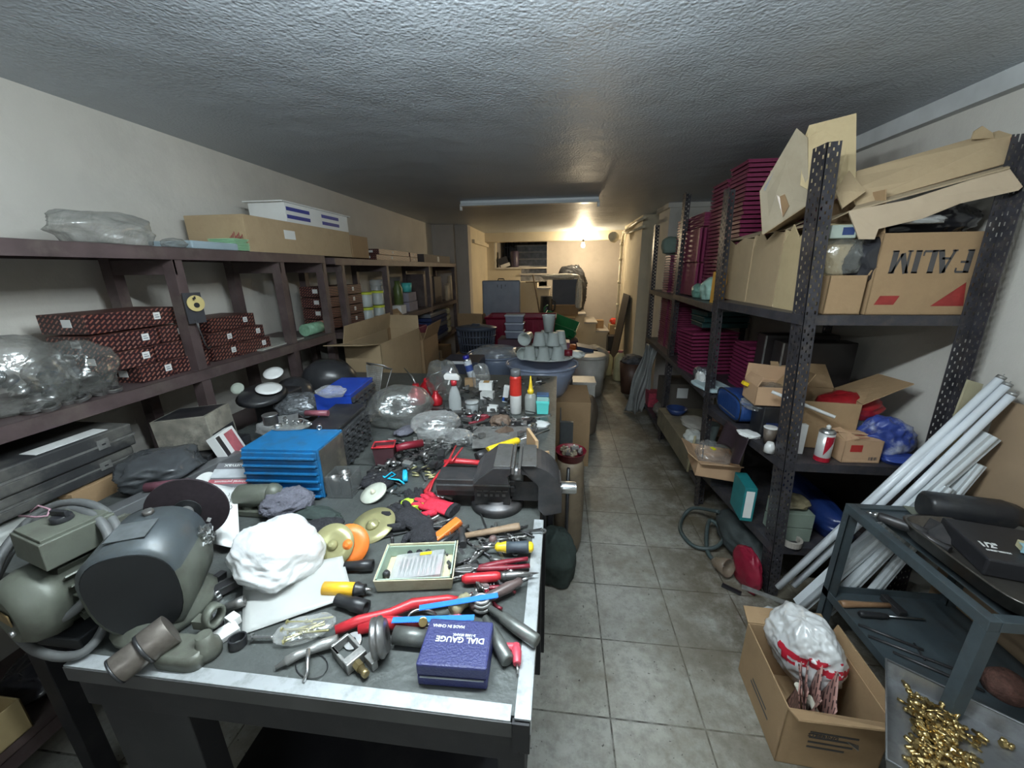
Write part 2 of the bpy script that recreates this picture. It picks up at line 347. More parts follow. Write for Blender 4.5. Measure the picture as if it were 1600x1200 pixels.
# ================================================================ right-hand slotted angle racks
M_RACK = mat('slotted_steel', (.055, .053, .062), .42, .35, .35, 14, dirt=(.13, .105, .085), dirt_amt=.45, dscale=26)
M_HOLE = mat('hole_shadow_steel', (.012, .012, .014), .8)
M_BARE = mat('worn_hole_rim', (.30, .29, .28), .4, .6)
def slotted(p0, p1, wx, wy, n_holes=True, sgn=(1, 1), depth=.0):
    "an L section from p0 (bottom) to p1 (top) with real slots between its strips"
    L_ = (p1 - p0).length; b = MB(); z = (p1 - p0).normalized()
    x = Vector((sgn[0], 0, 0)); x = (x - z * x.dot(z)).normalized(); y = Vector((0, sgn[1], 0)); y = (y - z * y.dot(z) - x * y.dot(x)).normalized()
    th = .003
    def flange(u, v, w):
        # strips along the length, rungs between them
        st = [(0, .13), (.27, .44), (.58, .73), (.87, 1.0)] if n_holes else [(0, 1)]
        def slab(a, c, h0, h1):
            vs = []
            for q in (0, th):
                for (s_, h_) in ((a, h0), (c, h0), (c, h1), (a, h1)): vs.append(p0 + u * (s_ * w) + v * q + z * h_)
            b.add(vs, [(0, 3, 2, 1), (4, 5, 6, 7), (0, 1, 5, 4), (1, 2, 6, 5), (2, 3, 7, 6), (3, 0, 4, 7)])
        for a, c in st: slab(a, c, 0, L_)
        if n_holes:
            pitch = .036; k = int(L_ / pitch)
            for r_ in range(k + 1):
                h = r_ * pitch
                slab(.12, .28, h, min(L_, h + .022)); slab(.43, .59, max(0, h - .018), min(L_, h + .008)); slab(.72, .88, h + .002, min(L_, h + .024))
    flange(x, y, wx); flange(y, x, wy)
    return b
def rail(b, p0, p1, h=.035):
    d = p1 - p0; b.quad(p0, p1, p1 + Vector((0, 0, -h)), p0 + Vector((0, 0, -h)), .003)
RP = {}   # rack posts: front line at four depths
RP[0] = (onY(1198, 930, 1.72), onY(1293, 222, 1.72))
RP[1] = (onY(1082, 803, 2.52), onY(1131, 297, 2.52))
RP[2] = (onY(1036, 668, 3.62), onY(1068, 303, 3.62))
RP[3] = (onY(999, 655, 4.55), onY(1022, 352, 4.75))
for i in RP: RP[i][0].z = 0.002
RP[1] = (Vector((.99, 2.52, .002)), RP[1][1]); RP[2] = (Vector((1.0, 3.62, .002)), RP[2][1])
RB = {0: (Vector((1.665, 1.72, .002)), Vector((1.60, 1.72, 2.05))), 1: (Vector((1.66, 2.52, .002)), Vector((1.62, 2.52, 2.1))), 2: (Vector((1.66, 3.62, .002)), Vector((1.64, 3.62, 2.15))), 3: (Vector((1.66, 4.7, .002)), Vector((1.65, 4.7, 2.1)))}
def at(P, z):
    a, c = P; t = (z - a.z) / (c.z - a.z); return a + (c - a) * t
RACK = thing('shelf_rack', 'dark steel slotted angle rack along the right wall, full of cartons and magenta trays', 'rack', at(RP[0], 0.0))
_T = Matrix.Translation(-RACK.location)
def _put(name, b):
    b.v = [_T @ v for v in b.v]; return link(name, b, M_RACK, RACK)
for q in range(4):
    a, c = RP[q]; _put('post', slotted(a, c, .062, .075, True, (1, -1)) if q else slotted(a, c, .05, .085, True, (1, 1)))
    a, c = RB[q]; _put('post', slotted(a, c, .05, .05, q < 2, (-1, -1 if q == 0 else 1)))
for i, j, zs in ((0, 1, (.30, .755, 1.425)), (1, 2, (.20, .84, 1.395)), (2, 3, (.12, .84, 1.38))):
    for z in zs:
        b = MB(); P4 = [at(RP[i], z) + Vector((0, .004, 0)), at(RP[j], z), at(RB[j], z), at(RB[i], z)]
        b.poly(P4, .002)
        for k in range(4): rail(b, P4[k], P4[(k + 1) % 4], .04)
        _put('shelf_board', b)
# ================================================================ left-hand brown steel rack
M_BROWN = mat('brown_painted_steel', (.088, .062, .062), .5, .1, .3, 9, dirt=(.15, .125, .105), dirt_amt=.5, dscale=7)
LX0, LX1 = -1.60, -1.90
LY = [(.62, 1.0)]
def left_rack(label, y0, y1, shelves, posts, depth=-2.04, lean=0.0):
    t = thing('shelf_rack', label, 'rack', (LX0, y0, 0)); 
    for py in posts:
        for k, x in enumerate((LX0, LX1)):
            b = MB(); xb = x - LX0
            dx = -.03 if k == 0 else 0
            b.prism([(xb, 0), (xb - .05, 0), (xb - .05, .0035), (xb - .0035, .0035), (xb - .0035, .045), (xb, .045)], 0, 1.70)
            b.v = [v + Vector((0, py - y0, 0)) for v in b.v]
            link('post', b, M_BROWN, t)
        link('cross_brace', MB().bx(LX1 - LX0 - .02, py - y0 + .004, 1.615, 0, py - y0 + .012, 1.675), M_BROWN, t)
    for z in shelves:
        L_ = y1 - y0
        link('shelf_board', MB().bx(depth - LX0, 0, z - .004, 0.004, L_, z).bx(0, 0, z - .05, .004, L_, z).bx(depth - LX0, 0, z - .045, depth - LX0 + .003, L_, z - .004).bx(depth-LX0, 0, z-.045, 0, .003, z-.004).bx(depth-LX0, L_-.003, z-.045, 0, L_, z-.004), M_BROWN, t, .001)
    return t
left_rack('long brown steel rack along the left wall, nearest the workbench', -.30, 2.60, (.24, .76, 1.20, 1.725), (.10, 1.50, 2.14, 2.56))
left_rack('far dark brown steel rack at the end of the left wall', 2.72, 6.10, (.24, .74, 1.175, 1.715), (2.80, 3.58, 4.80, 6.02))
# ================================================================ shared materials
def C(h):  # sRGB hex -> linear
    v = [int(h[i:i + 2], 16) / 255 for i in (0, 2, 4)]
    return tuple(x / 12.92 if x <= .04045 else ((x + .055) / 1.055) ** 2.4 for x in v)
M_CARD = mat('kraft_cardboard', (.43, .32, .19), .8, 0, .14, 5, .15, 30, dirt=(.26, .18, .10), dirt_amt=.4, dscale=5)
M_CARD2 = mat('brown_cardboard', (.36, .235, .125), .8, 0, .14, 5, .15, 30, dirt=(.2, .13, .07), dirt_amt=.4, dscale=5)
M_CARDIN = mat('inner_cardboard', (.40, .31, .20), .85, 0, .1, 6)
M_PAPER = mat('white_paper', (.72, .73, .71), .7, 0, .06, 6)
M_BLACKP = mat('black_plastic', (.018, .019, .022), .38, 0, .2, 10, dirt=(.07, .065, .055), dirt_amt=.35, dscale=14)
M_RUBBER = mat('black_rubber', (.022, .022, .024), .7, 0, .2, 12, dirt=(.09, .08, .07), dirt_amt=.4, dscale=10)
M_STEEL = mat('bright_steel', (.52, .53, .53), .28, .95, .2, 30, dirt=(.2, .17, .14), dirt_amt=.45, dscale=30)
M_DULL = mat('dull_steel', (.25, .25, .245), .42, .8, .25, 22, dirt=(.1, .08, .065), dirt_amt=.6, dscale=22)
M_IRON = mat('black_iron', (.060, .060, .063), .42, .55, .3, 20, dirt=(.12, .10, .09), dirt_amt=.4, dscale=18)
M_CAST = mat('cast_aluminium', (.36, .36, .345), .45, .7, .2, 24, .2, 80, dirt=(.12, .11, .10), dirt_amt=.5, dscale=20)
M_BRASS = mat('polished_brass', (.50, .37, .16), .26, .92, .15, 30, dirt=(.3, .2, .08), dirt_amt=.4, dscale=40)
M_RED = mat('red_plastic', (.50, .025, .035), .35, 0, .15, 12, dirt=(.12, .03, .03), dirt_amt=.3, dscale=16)
M_DKRED = mat('dark_red_plastic', (.20, .012, .025), .4, 0, .2, 12, dirt=(.07, .02, .02), dirt_amt=.4, dscale=14)
M_MAG = mat('magenta_plastic', (.20, .022, .072), .45, 0, .12, 9, dirt=(.10, .03, .05), dirt_amt=.25, dscale=8)
M_BLUE = mat('blue_enamel', (.012, .15, .36), .4, .1, .12, 8, dirt=(.05, .08, .10), dirt_amt=.5, dscale=18)
M_BLUE2 = mat('royal_blue_plastic', (.012, .055, .40), .38, 0, .15, 8, dirt=(.03, .05, .12), dirt_amt=.4, dscale=14)
M_YEL = mat('yellow_plastic', (.80, .56, .02), .35, 0, .1, 10, dirt=(.3, .2, .03), dirt_amt=.3, dscale=22)
M_ORA = mat('orange_plastic', (.82, .20, .03), .4, 0, .12, 10, dirt=(.35, .1, .03), dirt_amt=.3, dscale=20)
M_WOOD = mat('worn_wood', (.27, .185, .115), .65, 0, .25, 12, dirt=(.09, .06, .04), dirt_amt=.5, dscale=14)
def film(name, col, lo, hi, rough=.14, bump=.7, sc=16):
    "thin plastic film: see-through where faced, denser where it is seen edge-on, with fine creases"
    m = mat(name, col, rough, 0, .08, 6); nt = m.node_tree; N = nt.nodes; L = nt.links; b = _bs(m)
    b.inputs['Specular IOR Level'].default_value = .9
    tc = N.new('ShaderNodeTexCoord'); v = N.new('ShaderNodeTexVoronoi'); v.feature = 'DISTANCE_TO_EDGE'; v.inputs['Scale'].default_value = sc; n = N.new('ShaderNodeTexNoise'); n.inputs['Scale'].default_value = sc * .8; n.inputs['Detail'].default_value = 5; n.inputs['Distortion'].default_value = 1.2
    L.new(tc.outputs['Object'], n.inputs['Vector']); L.new(n.outputs['Color'], v.inputs['Vector']) if False else L.new(tc.outputs['Object'], v.inputs['Vector'])
    b1 = N.new('ShaderNodeBump'); b1.inputs['Strength'].default_value = bump; b1.inputs['Distance'].default_value = .012; L.new(n.outputs['Fac'], b1.inputs['Height'])
    b2 = N.new('ShaderNodeBump'); b2.inputs['Strength'].default_value = bump * .8; b2.inputs['Distance'].default_value = .008; L.new(v.outputs['Distance'], b2.inputs['Height']); L.new(b1.outputs[0], b2.inputs['Normal']); L.new(b2.outputs[0], b.inputs['Normal'])
    if hi < 1 or lo < 1:
        lw = N.new('ShaderNodeLayerWeight'); lw.inputs[0].default_value = .45; L.new(b1.outputs[0], lw.inputs['Normal'])
        r = N.new('ShaderNodeMapRange'); r.inputs[3].default_value = lo; r.inputs[4].default_value = hi; L.new(lw.outputs['Facing'], r.inputs[0]); L.new(r.outputs[0], b.inputs['Alpha'])
        g = N.new('ShaderNodeBsdfGlossy'); g.inputs['Color'].default_value = (.085, .09, .09, 1); g.inputs['Roughness'].default_value = .16; L.new(b2.outputs[0], g.inputs['Normal'])
        ad = N.new('ShaderNodeAddShader'); L.new(b.outputs[0], ad.inputs[0]); L.new(g.outputs[0], ad.inputs[1]); L.new(ad.outputs[0], N['Material Output'].inputs['Surface'])
    return m
M_FILM = film('clear_film', (.55, .56, .55), .07, .62)
M_FILMG = film('grey_film', (.20, .205, .19), .16, .74, .13, .9, 14)
M_FILMW = film('white_bag_plastic', (.66, .67, .67), .98, 1.0, .38, .35, 16)
M_CLEARP = mat('clear_plastic', (.62, .66, .66), .12, 0, .1, 8, alpha=.42)
M_SMOKE = mat('smoked_plastic', (.06, .062, .065), .14, 0, .2, 10, alpha=.80)
M_FROST = mat('frosted_plastic', (.60, .66, .64), .32, 0, .05, 8, alpha=.72)
M_BLUETUB = mat('bluish_clear_plastic', (.36, .42, .56), .2, 0, .06, 5, alpha=.55)
M_WHP = mat('white_plastic', (.7, .7, .68), .4)
M_GREYP = mat('grey_plastic', (.17, .18, .20), .42, 0, .12, 8)
M_TEAL = mat('turquoise_plastic', (.10, .56, .52), .35, 0, .06, 8)
M_GREEN = mat('green_plastic', (.02, .22, .07), .4, 0, .12, 8)
M_DKBLUE = mat('navy_plastic', (.02, .04, .13), .42, 0, .2, 10)
M_BLKFAB = mat('black_fabric', (.018, .018, .022), .9, 0, .3, 60, .6, 180)
M_GRYFAB = mat('grey_fabric', (.13, .13, .16), .95, 0, .2, 40, .6, 150)
M_CREAMP = mat('cream_plastic', (.62, .60, .46), .5, 0, .08, 8, dirt=(.3, .26, .16), dirt_amt=.35, dscale=8)
M_TIN = mat('tray_galvanised', (.36, .37, .38), .36, .75, .15, 10, dirt=(.16, .15, .14), dirt_amt=.55, dscale=9)
# ================================================================ writing
def lettering(parent, text, size, loc, rot, m, ext=.0006, align='CENTER', sx=1.0, bold=0.0, name='lettering'):
    cu = bpy.data.curves.new(name, 'FONT'); cu.body = text; cu.size = size; cu.extrude = ext; cu.align_x = align; cu.align_y = 'CENTER'; cu.offset = bold; cu.resolution_u = 2
    o = bpy.data.objects.new(name, cu); COL.objects.link(o)
    dg = bpy.context.evaluated_depsgraph_get(); me = bpy.data.meshes.new_from_object(o.evaluated_get(dg))
    bpy.data.objects.remove(o); me.name = name; me.materials.clear(); me.materials.append(m)
    q = bpy.data.objects.new(name, me); COL.objects.link(q); q.parent = parent; q.location = loc; q.rotation_euler = rot; q.scale = (sx, 1, 1)
    return q
# ================================================================ crumpled things
def rid(p, s, sd): return 1 - abs(noise.noise(Vector(p) * s + Vector((sd * 3.1, sd * 1.7, sd)))) * 2
def vor(p, s, sd):
    d = noise.voronoi(Vector(p) * s + Vector((sd * 3.1, sd * 1.7, sd)))[0]; return d[1] - d[0]
def blob(w, d, h, seed=0, amp=.16, k=5.0, n=34, pw=.8, ripple=.05, neck=0.0, smooth=True, fold=0.0):
    "a slumped, creased bag about w x d x h standing on z=0"
    b = MB(); n = int(n * 1.15); nv = int(n * .62)
    def P(u, v):
        a = 2 * PI * u; e = -PI / 2 + PI * v
        cx = math.cos(e) ** pw; x, y, z = math.cos(a) * cx, math.sin(a) * cx, math.sin(e)
        x = math.copysign(abs(x) ** .85, x); y = math.copysign(abs(y) ** .85, y)
        q = (x, y, z)
        r = 1 + amp * .75 * (rid(q, .9, seed) - .5) + amp * .75 * (.34 - vor(q, k * .36, seed + 5)) + ripple * 1.3 * (.34 - vor(q, k * 1.0, seed + 9))
        if fold: r += fold * (rid((x * .7 + seed, (y * .75 + z * .65 + .25 * math.sin(x * 3)) * 5.5, z * .4), 1.0, seed) - .4) + fold * .5 * (rid((x * .9, (y + z * .5) * 12, z * .5 + 9), 1.0, seed) - .4)
        X = x * w / 2 * r; Y = y * d / 2 * r; Z = max(0, (z * r * .5 + .5) * h)
        if neck and v > .78:
            t = (v - .78) / .22; X *= 1 - neck * t; Y *= 1 - neck * t
        if z < -.6: Z = max(0, Z * .3)
        return Vector((X, Y, Z))
    rs = [[P(j / n, max(.012, min(.988, i / nv))) for j in range(n)] for i in range(nv + 1)]
    b.rings(rs, 0, smooth); return b
def bag(name, label, cat, w, d, h, loc, rz=0, m=None, seed=1, tilt=(0, 0), group=None, **k):
    sm = k.pop('smooth', True)
    return solo(name, label, cat, blob(w, d, h, seed, smooth=sm, **k), m or M_FILM, loc, (tilt[0], tilt[1], rz), group)
def cloth(pts_fn, nu, nv, t=.002): return MB().grid(pts_fn, nu, nv)
def sheet(w, d, seed=1, amp=.01, k=8, curl=0.0, nu=26, nv=20, drop=None):
    def f(u, v):
        x = (u - .5) * w; y = (v - .5) * d
        z = amp * rid((x * k, y * k, 0), 1, seed) + amp * .5 * rid((x * k * 2.7, y * k * 2.7, 3), 1, seed + 3) + curl * (abs(u - .5) * 2) ** 3
        return Vector((x, y, z + amp))
    return MB().grid(f, nu, nv)
# ================================================================ cartons
def carton(label, w, d, h, loc, rot=(0, 0, 0), m=None, flaps=(), name='cardboard_box', cat='box', group=None, open_=False, t=.005, sticker=None, tape=False, taper=1.0):
    """body about w(x) by d(y) by h standing on z=0, origin at the base centre; flaps: list of (side, length, angle in degrees from flat-closed)"""
    m = m or M_CARD; r = thing(name, label, cat, loc, rot, group)
    b = MB(); x, y = w / 2, d / 2
    b.bx(-x, -y, 0, x, y, t)
    if open_ or flaps:
        b.bx(-x, -y, 0, -x + t, y, h).bx(x - t, -y, 0, x, y, h).bx(-x, -y, 0, x, -y + t, h).bx(-x, y - t, 0, x, y, h)
    else:
        b = MB().bx(-x, -y, 0, x, y, h)
    link('body', b, m, r, bevel=.0015)
    for sd, L_, an in flaps:
        a = R(an); sgn = 1 if sd in ('x+', 'y+') else -1
        # closed flap points inward; angle opens it outward
        dx = -math.cos(a) * L_; dz = math.sin(a) * L_
        jit = random.uniform(-.012, .012)
        if sd[0] == 'x':
            p = [(sgn * x, -y, h), (sgn * x, y, h), (sgn * (x + dx), y - .006, h + dz + jit), (sgn * (x + dx), -y + .006, h + dz - jit)]
        else:
            p = [(-x, sgn * y, h), (x, sgn * y, h), (x - .006, sgn * (y + dx), h + dz + jit), (-x + .006, sgn * (y + dx), h + dz - jit)]
        link('flap', MB().quad(*p, t=t), m, r)
    if sticker:
        sx, sz, sw, sh, face = sticker
        q = MB()
        if face == 'y-': q.bx(sx - sw / 2, -y - .001, sz - sh / 2, sx + sw / 2, -y - .0002, sz + sh / 2); a_ = [(-sw / 2, sw / 2), -y - .0015]
        elif face == 'x+': q.bx(x + .0002, sx - sw / 2, sz - sh / 2, x + .001, sx + sw / 2, sz + sh / 2)
        elif face == 'x-': q.bx(-x - .001, sx - sw / 2, sz - sh / 2, -x - .0002, sx + sw / 2, sz + sh / 2)
        else: q.bx(sx - sw / 2, sz - sh / 2, h + .0002, sx + sw / 2, sz + sh / 2, h + .001)
        link('paper_label', q, M_PAPER, r)
    if tape and not (open_ or flaps):
        link('tape', MB().bx(-.025, -y - .0008, h * .55, .025, y + .0008, h + .0008), mat('brown_tape', (.25, .15, .07), .3), r)
    return r
# ================================================================ small tools: all lie along +x from the origin, resting on z=0
def screwdriver(label, loc, rot, L_, mh, mh2=None, r=.013, name='screwdriver', group=None, shaft=.5, tip='flat'):
    t = thing(name, label, 'screwdriver', loc, rot, group); hl = L_ * (1 - shaft)
    link('handle', MB().lathe([(r * .5, 0), (r * .9, hl * .05), (r, hl * .15), (r * .86, hl * .5), (r, hl * .72), (r * .75, hl * .86), (r * .8, hl * .94), (r * .45, hl)], (0, 0, r), (1, 0, 0), 14), mh, t)
    if mh2:
        link('grip', MB().lathe([(r * 1.03, hl * .12), (r * 1.08, hl * .2), (r * .93, hl * .5), (r * 1.06, hl * .7)], (0, 0, r), (1, 0, 0), 14), mh2, t)
    b = MB().cyl((hl * .98, 0, r), (L_ * .96, 0, r), r * .24, n=10)
    b.box((L_ * .97, 0, r), (L_ * .06, r * .5, r * .14)) if tip == 'flat' else b.cyl((L_ * .95, 0, r), (L_, 0, r), r * .24, r * .06, 8)
    link('shaft', b, M_STEEL, t); return t
def pliers(label, loc, rot, L_, mh, open_=.10, name='pliers', jaw=.3, group=None, curved=True, w=.011, mjaw=None):
    "jaws at the +x end"
    t = thing(name, label, 'pliers', loc, rot, group); px = L_ * (1 - jaw); mj = mjaw or M_DULL
    for s in (1, -1):
        pts = []
        for i in range(9):
            u = i / 8; x = px * (1 - u); y = s * (L_ * open_ * math.sin(u * 2.0) * (1 if curved else .8) + .006 * u)
            pts.append((x, y, w))
        rr = [w * (.62 + .38 * math.sin(PI * min(1, .2 + i / 8))) for i in range(9)]
        link('handle', MB().tube(pts, rr, 8, flat=.8), mh, t)
        link('jaw', MB().prism([(px - .012, s * -.004), (px + .012, s * .014), (px + L_ * jaw * .5, s * .012), (L_, s * .003), (L_, s * .0008), (px + .01, s * .0008)][::s], w * .35, w * 1.6), mj, t, .001)
    link('pivot', MB().cyl((px, 0, w * .2), (px, 0, w * 1.9), .009, n=12), M_STEEL, t, .001)
    return t
def wrench(label, loc, rot, L_, m=None, group=None, w=.008, name='spanner', ring=True):
    b = MB().bx(L_ * .1, -w * .6, .001, L_ * .9, w * .6, .001 + w * .55)
    # ring end and open end
    rr = [[Vector((L_ * .9 + w + math.cos(2 * PI * j / 16) * q, math.sin(2 * PI * j / 16) * q, z)) for j in range(16)] for q, z in ((w * 1.5, .001), (w * 1.5, w * .9), (w * .9, w * .9), (w * .9, .001))]
    b.rings(rr, 0, False, closed=True)
    a0 = [(L_ * .1, -w * .7), (L_ * .1, w * .7), (L_ * .1 - w, w * 1.7), (L_ * .1 - w * 2.6, w * 1.5), (L_ * .1 - w * 2.4, w * .8), (L_ * .1 - w * 1.1, w * .6), (L_ * .1 - w * 1.1, -w * .6), (L_ * .1 - w * 2.4, -w * .8), (L_ * .1 - w * 2.6, -w * 1.5), (L_ * .1 - w, -w * 1.7)]
    b.prism(a0[::-1], .001, w * .85)
    return solo(name, label, 'wrench', b, m or M_STEEL, loc, rot, group)
def bolt(label, loc, rot, L_, r=.005, m=None, group=None, name='bolt'):
    b = MB().cyl((0, 0, r * 1.8), (r * 1.5, 0, r * 1.8), r * 1.9, n=6, smooth=False)
    prof = []; k = max(4, int(L_ / .004))
    for i in range(k + 1): prof.append((r * (1 if i % 2 else .86), r * 1.5 + (L_ - r * 1.5) * i / k))
    b.lathe(prof, (0, 0, r * 1.8), (1, 0, 0), 10)
    return solo(name, label, 'bolt', b, m or M_DULL, loc, rot, group)
def socket(label, loc, rot, L_, r, m=None, group=None, name='socket'):
    b = MB(); rr = []
    for q, x in ((r * .82, 0), (r * .86, L_ * .45), (r, L_ * .55), (r, L_), (r * .7, L_), (r * .68, L_ * .5), (r * .4, L_ * .45), (r * .4, 0)):
        rr.append([Vector((x, math.cos(2 * PI * j / 14) * q, r + math.sin(2 * PI * j / 14) * q)) for j in range(14)])
    b.rings(rr, 0, True, closed=True)
    return solo(name, label, 'socket', b, m or M_STEEL, loc, rot, group)
def hexkey(label, loc, rz, L_, r=.003, m=None, group=None):
    b = MB().tube([(0, L_ * .35, r), (0, .006, r), (.002, .002, r), (.006, 0, r), (L_, 0, r)], r, 6)
    return solo('hex_key', label, 'hex key', b, m or M_IRON, loc, (0, 0, rz), group)
def drill_bit(label, loc, rot, L_, r=.004, m=None, group=None):
    b = MB().cyl((0, 0, r), (L_ * .4, 0, r), r, n=10)
    rs = []
    for i in range(15):
        a = i * .75; x = L_ * (.4 + .6 * i / 14); q = r if i < 14 else r * .15
        rs.append([Vector((x, math.cos(2 * PI * j / 8 + a) * q * (1 if j % 4 else .55), r + math.sin(2 * PI * j / 8 + a) * q * (1 if j % 4 else .55))) for j in range(8)])
    b.rings(rs, 0, True)
    return solo('drill_bit', label, 'drill bit', b, m or M_DULL, loc, rot, group)
def ring(label, loc, rot, R0, R1, h, m=None, name='bearing', cat='bearing', group=None):
    b = MB(); rr = [[Vector((math.cos(2 * PI * j / 24) * q, math.sin(2 * PI * j / 24) * q, z)) for j in range(24)] for q, z in ((R1, 0), (R1, h), (R0, h), (R0, 0))]
    b.rings(rr, 0, False, closed=True)
    return solo(name, label, cat, b, m or M_STEEL, loc, rot, group, bevel=.0008)
def spray_can(label, loc, rot, r, h, mbody, mcap=None, cap=True, name='spray_can', mband=None, band=(.3, .6), shoulder=None):
    t = thing(name, label, 'spray can', loc, rot)
    link('body', MB().lathe([(r * .9, 0), (r, h * .02), (r, h * .80)], n=24), mbody, t)
    link('shoulder', MB().lathe([(r * 1.02, h * .79), (r * 1.02, h * .81), (r * .8, h * .87), (r * .45, h * .90)], n=24), shoulder or M_STEEL, t)
    if mband: link('printed_band', MB().lathe([(r * 1.006, h * band[0]), (r * 1.006, h * band[1])], n=24, caps=(False, False)), mband, t)
    if cap: link('cap', MB().lathe([(r * .86, h * .82), (r * .84, h * .985), (r * .7, h)], n=24), mcap or M_WHP, t)
    else: link('nozzle', MB().lathe([(r * .28, h * .90), (r * .28, h * .97), (r * .12, h)], n=12), mcap or M_WHP, t)
    return t
def disc(label, cat, name, loc, rot, R0, m, R1=None, h=.004, hub=None, group=None, cup=0.0):
    t = thing(name, label, cat, loc, rot, group)
    b = MB().lathe([(R0, 0), (R0, h), (R0 * .5, h + cup), (.0, h + cup)], n=36)
    link('plate', b, m, t)
    if hub: link('hub', MB().lathe([(hub, h), (hub * .9, h + .005), (hub * .55, h + .008), (hub * .3, h + .014)], n=16), hub and (R1 or M_STEEL), t)
    return t
# ================================================================ workbench
BZ = 0.90
def P(x, y, z=BZ): return onZ(x, y, z)
M_TOP = mat('worn_bench_top', (.10, .11, .105), .42, .25, .3, 5, .2, 60, dirt=(.045, .045, .04), dirt_amt=.7, dscale=5)
M_EDGE = mat('scuffed_steel_edging', (.50, .53, .54), .38, .45, .08, 14, dirt=(.22, .23, .22), dirt_amt=.55, dscale=30)
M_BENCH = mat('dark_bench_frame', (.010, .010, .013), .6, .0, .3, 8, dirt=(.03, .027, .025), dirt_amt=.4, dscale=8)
t = thing('workbench', 'dark topped workbench with bright steel edging in the foreground', 'workbench', (-.48, .45, 0))
o0 = Vector((-.48, .45, 0))
TX0, TX1, TY0, TY1 = -.93, -.032, .448, 1.26
L_ = lambda b: [setattr(b, 'v', [v - o0 for v in b.v]), b][1]
link('bench_top', L_(MB().prism([(TX0, TY0 + .01), (TX1 - .01, TY0 + .01), (TX1 - .01, TY1), (-1.5, TY1), (-1.5, .64), (TX0, .64)], BZ - .03, BZ - .001)), M_TOP, t)
link('edge_strip', L_(MB().bx(TX0, TY0, BZ - .004, TX1 - .032, TY0 + .026, BZ + .001)), M_EDGE, t, .0005)
link('edge_face', L_(MB().bx(TX0, TY0 - .002, BZ - .035, TX1 - .03, TY0, BZ - .002)), mat('dark_edge_face', (.07, .07, .07), .5, .2, .2, 10), t)
link('edge_strip', L_(MB().bx(TX1 - .026, TY0 + .005, BZ - .004, TX1, TY1 - .27, BZ + .001).bx(TX1, TY0 + .005, BZ - .035, TX1 + .002, TY1 - .27, BZ + .001)), M_EDGE, t, .0005)
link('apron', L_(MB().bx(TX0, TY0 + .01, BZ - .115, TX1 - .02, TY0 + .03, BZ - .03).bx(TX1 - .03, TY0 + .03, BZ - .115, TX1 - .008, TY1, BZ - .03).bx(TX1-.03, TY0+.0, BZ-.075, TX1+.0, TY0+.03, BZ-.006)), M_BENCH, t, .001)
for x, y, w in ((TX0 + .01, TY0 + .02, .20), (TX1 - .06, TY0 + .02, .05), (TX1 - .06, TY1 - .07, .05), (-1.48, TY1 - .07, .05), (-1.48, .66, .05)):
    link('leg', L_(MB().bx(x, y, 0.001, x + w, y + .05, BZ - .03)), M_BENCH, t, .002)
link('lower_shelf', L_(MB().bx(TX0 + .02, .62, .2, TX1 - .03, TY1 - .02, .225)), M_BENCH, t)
# second table behind, joined end to end
t = thing('work_table', 'cluttered dark table directly behind the workbench, under the bottles and tubs', 'table', (-.7, 1.9, 0)); o0 = Vector((-.7, 1.9, 0))
link('table_top', L_(MB().bx(-1.5, 1.27, BZ - .03, .0, 2.62, BZ - .001)), M_TOP, t)
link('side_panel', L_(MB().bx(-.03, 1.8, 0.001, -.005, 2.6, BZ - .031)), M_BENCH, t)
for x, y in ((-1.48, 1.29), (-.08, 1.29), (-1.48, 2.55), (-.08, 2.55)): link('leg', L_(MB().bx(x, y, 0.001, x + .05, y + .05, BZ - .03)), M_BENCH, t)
# ---------------------------------------------------------------- grinding machine
M_GREY = mat('machine_grey_paint', (.062, .075, .082), .42, .15, .18, 9, dirt=(.05, .048, .04), dirt_amt=.6, dscale=10)
M_OLIVE = mat('machine_olive_paint', (.115, .125, .10), .48, .15, .2, 10, dirt=(.06, .055, .045), dirt_amt=.6, dscale=9)
M_DKMACH = mat('machine_dark_face', (.022, .024, .026), .55, .1, .2, 10)
g0 = P(250, 985); g0.z = BZ
t = thing('grinding_machine', 'big grey cast grinding machine with a black disc, at the front left of the workbench', 'grinder', g0)
def gl(x, y, z): return onZ(x, y, z) - g0
A = gl(207, 922, 1.032); Bv = gl(293, 797, 1.048)
ax = (Bv - A).normalized(); L0 = (Bv - A).length; LH = L0 * .62
sd = ax.cross(Vector((0, 0, 1))).normalized(); up = sd.cross(ax)
def sect(c, rx, rz, k=.8, n=30, low=1.0):
    out = []
    for j in range(n):
        a = 2 * PI * j / n; x = math.copysign(abs(math.cos(a)) ** k, math.cos(a)) * rx; z = math.copysign(abs(math.sin(a)) ** k, math.sin(a)) * rz
        if z < 0: z *= low
        out.append(c + sd * x + up * z)
    return out
LW = 1.42
hb = MB().rings([sect(A, .074, .082, .8, low=LW), sect(A + ax * .006, .083, .092, .8, low=LW), sect(A + ax * LH * .5, .084, .093, .8, low=LW), sect(A + ax * LH * .9, .082, .090, .8, low=LW), sect(A + ax * LH, .055, .06, .9, low=LW)], 0, True, caps=(False, True))
for q_ in range(len(hb.f) - 1):
    a_ = 2 * PI * (q_ % 30) / 30
    if math.sin(a_) < .05: hb.mi[q_] = 1
H_ = link('housing', hb, [M_GREY, M_OLIVE], t)
link('end_plate', MB().rings([sect(A - ax * .001, .073, .081, .8, low=LW), sect(A + ax * .004, .073, .081, .8, low=LW)], 0, False), M_DKMACH, H_)  # end face turned from the lamp, its shade put into the dark colour
link('cover_screw', MB().cyl(A + ax * LH * .75 + up * .088, A + ax * LH * .75 + up * .100, .010, n=6), M_DULL, H_)
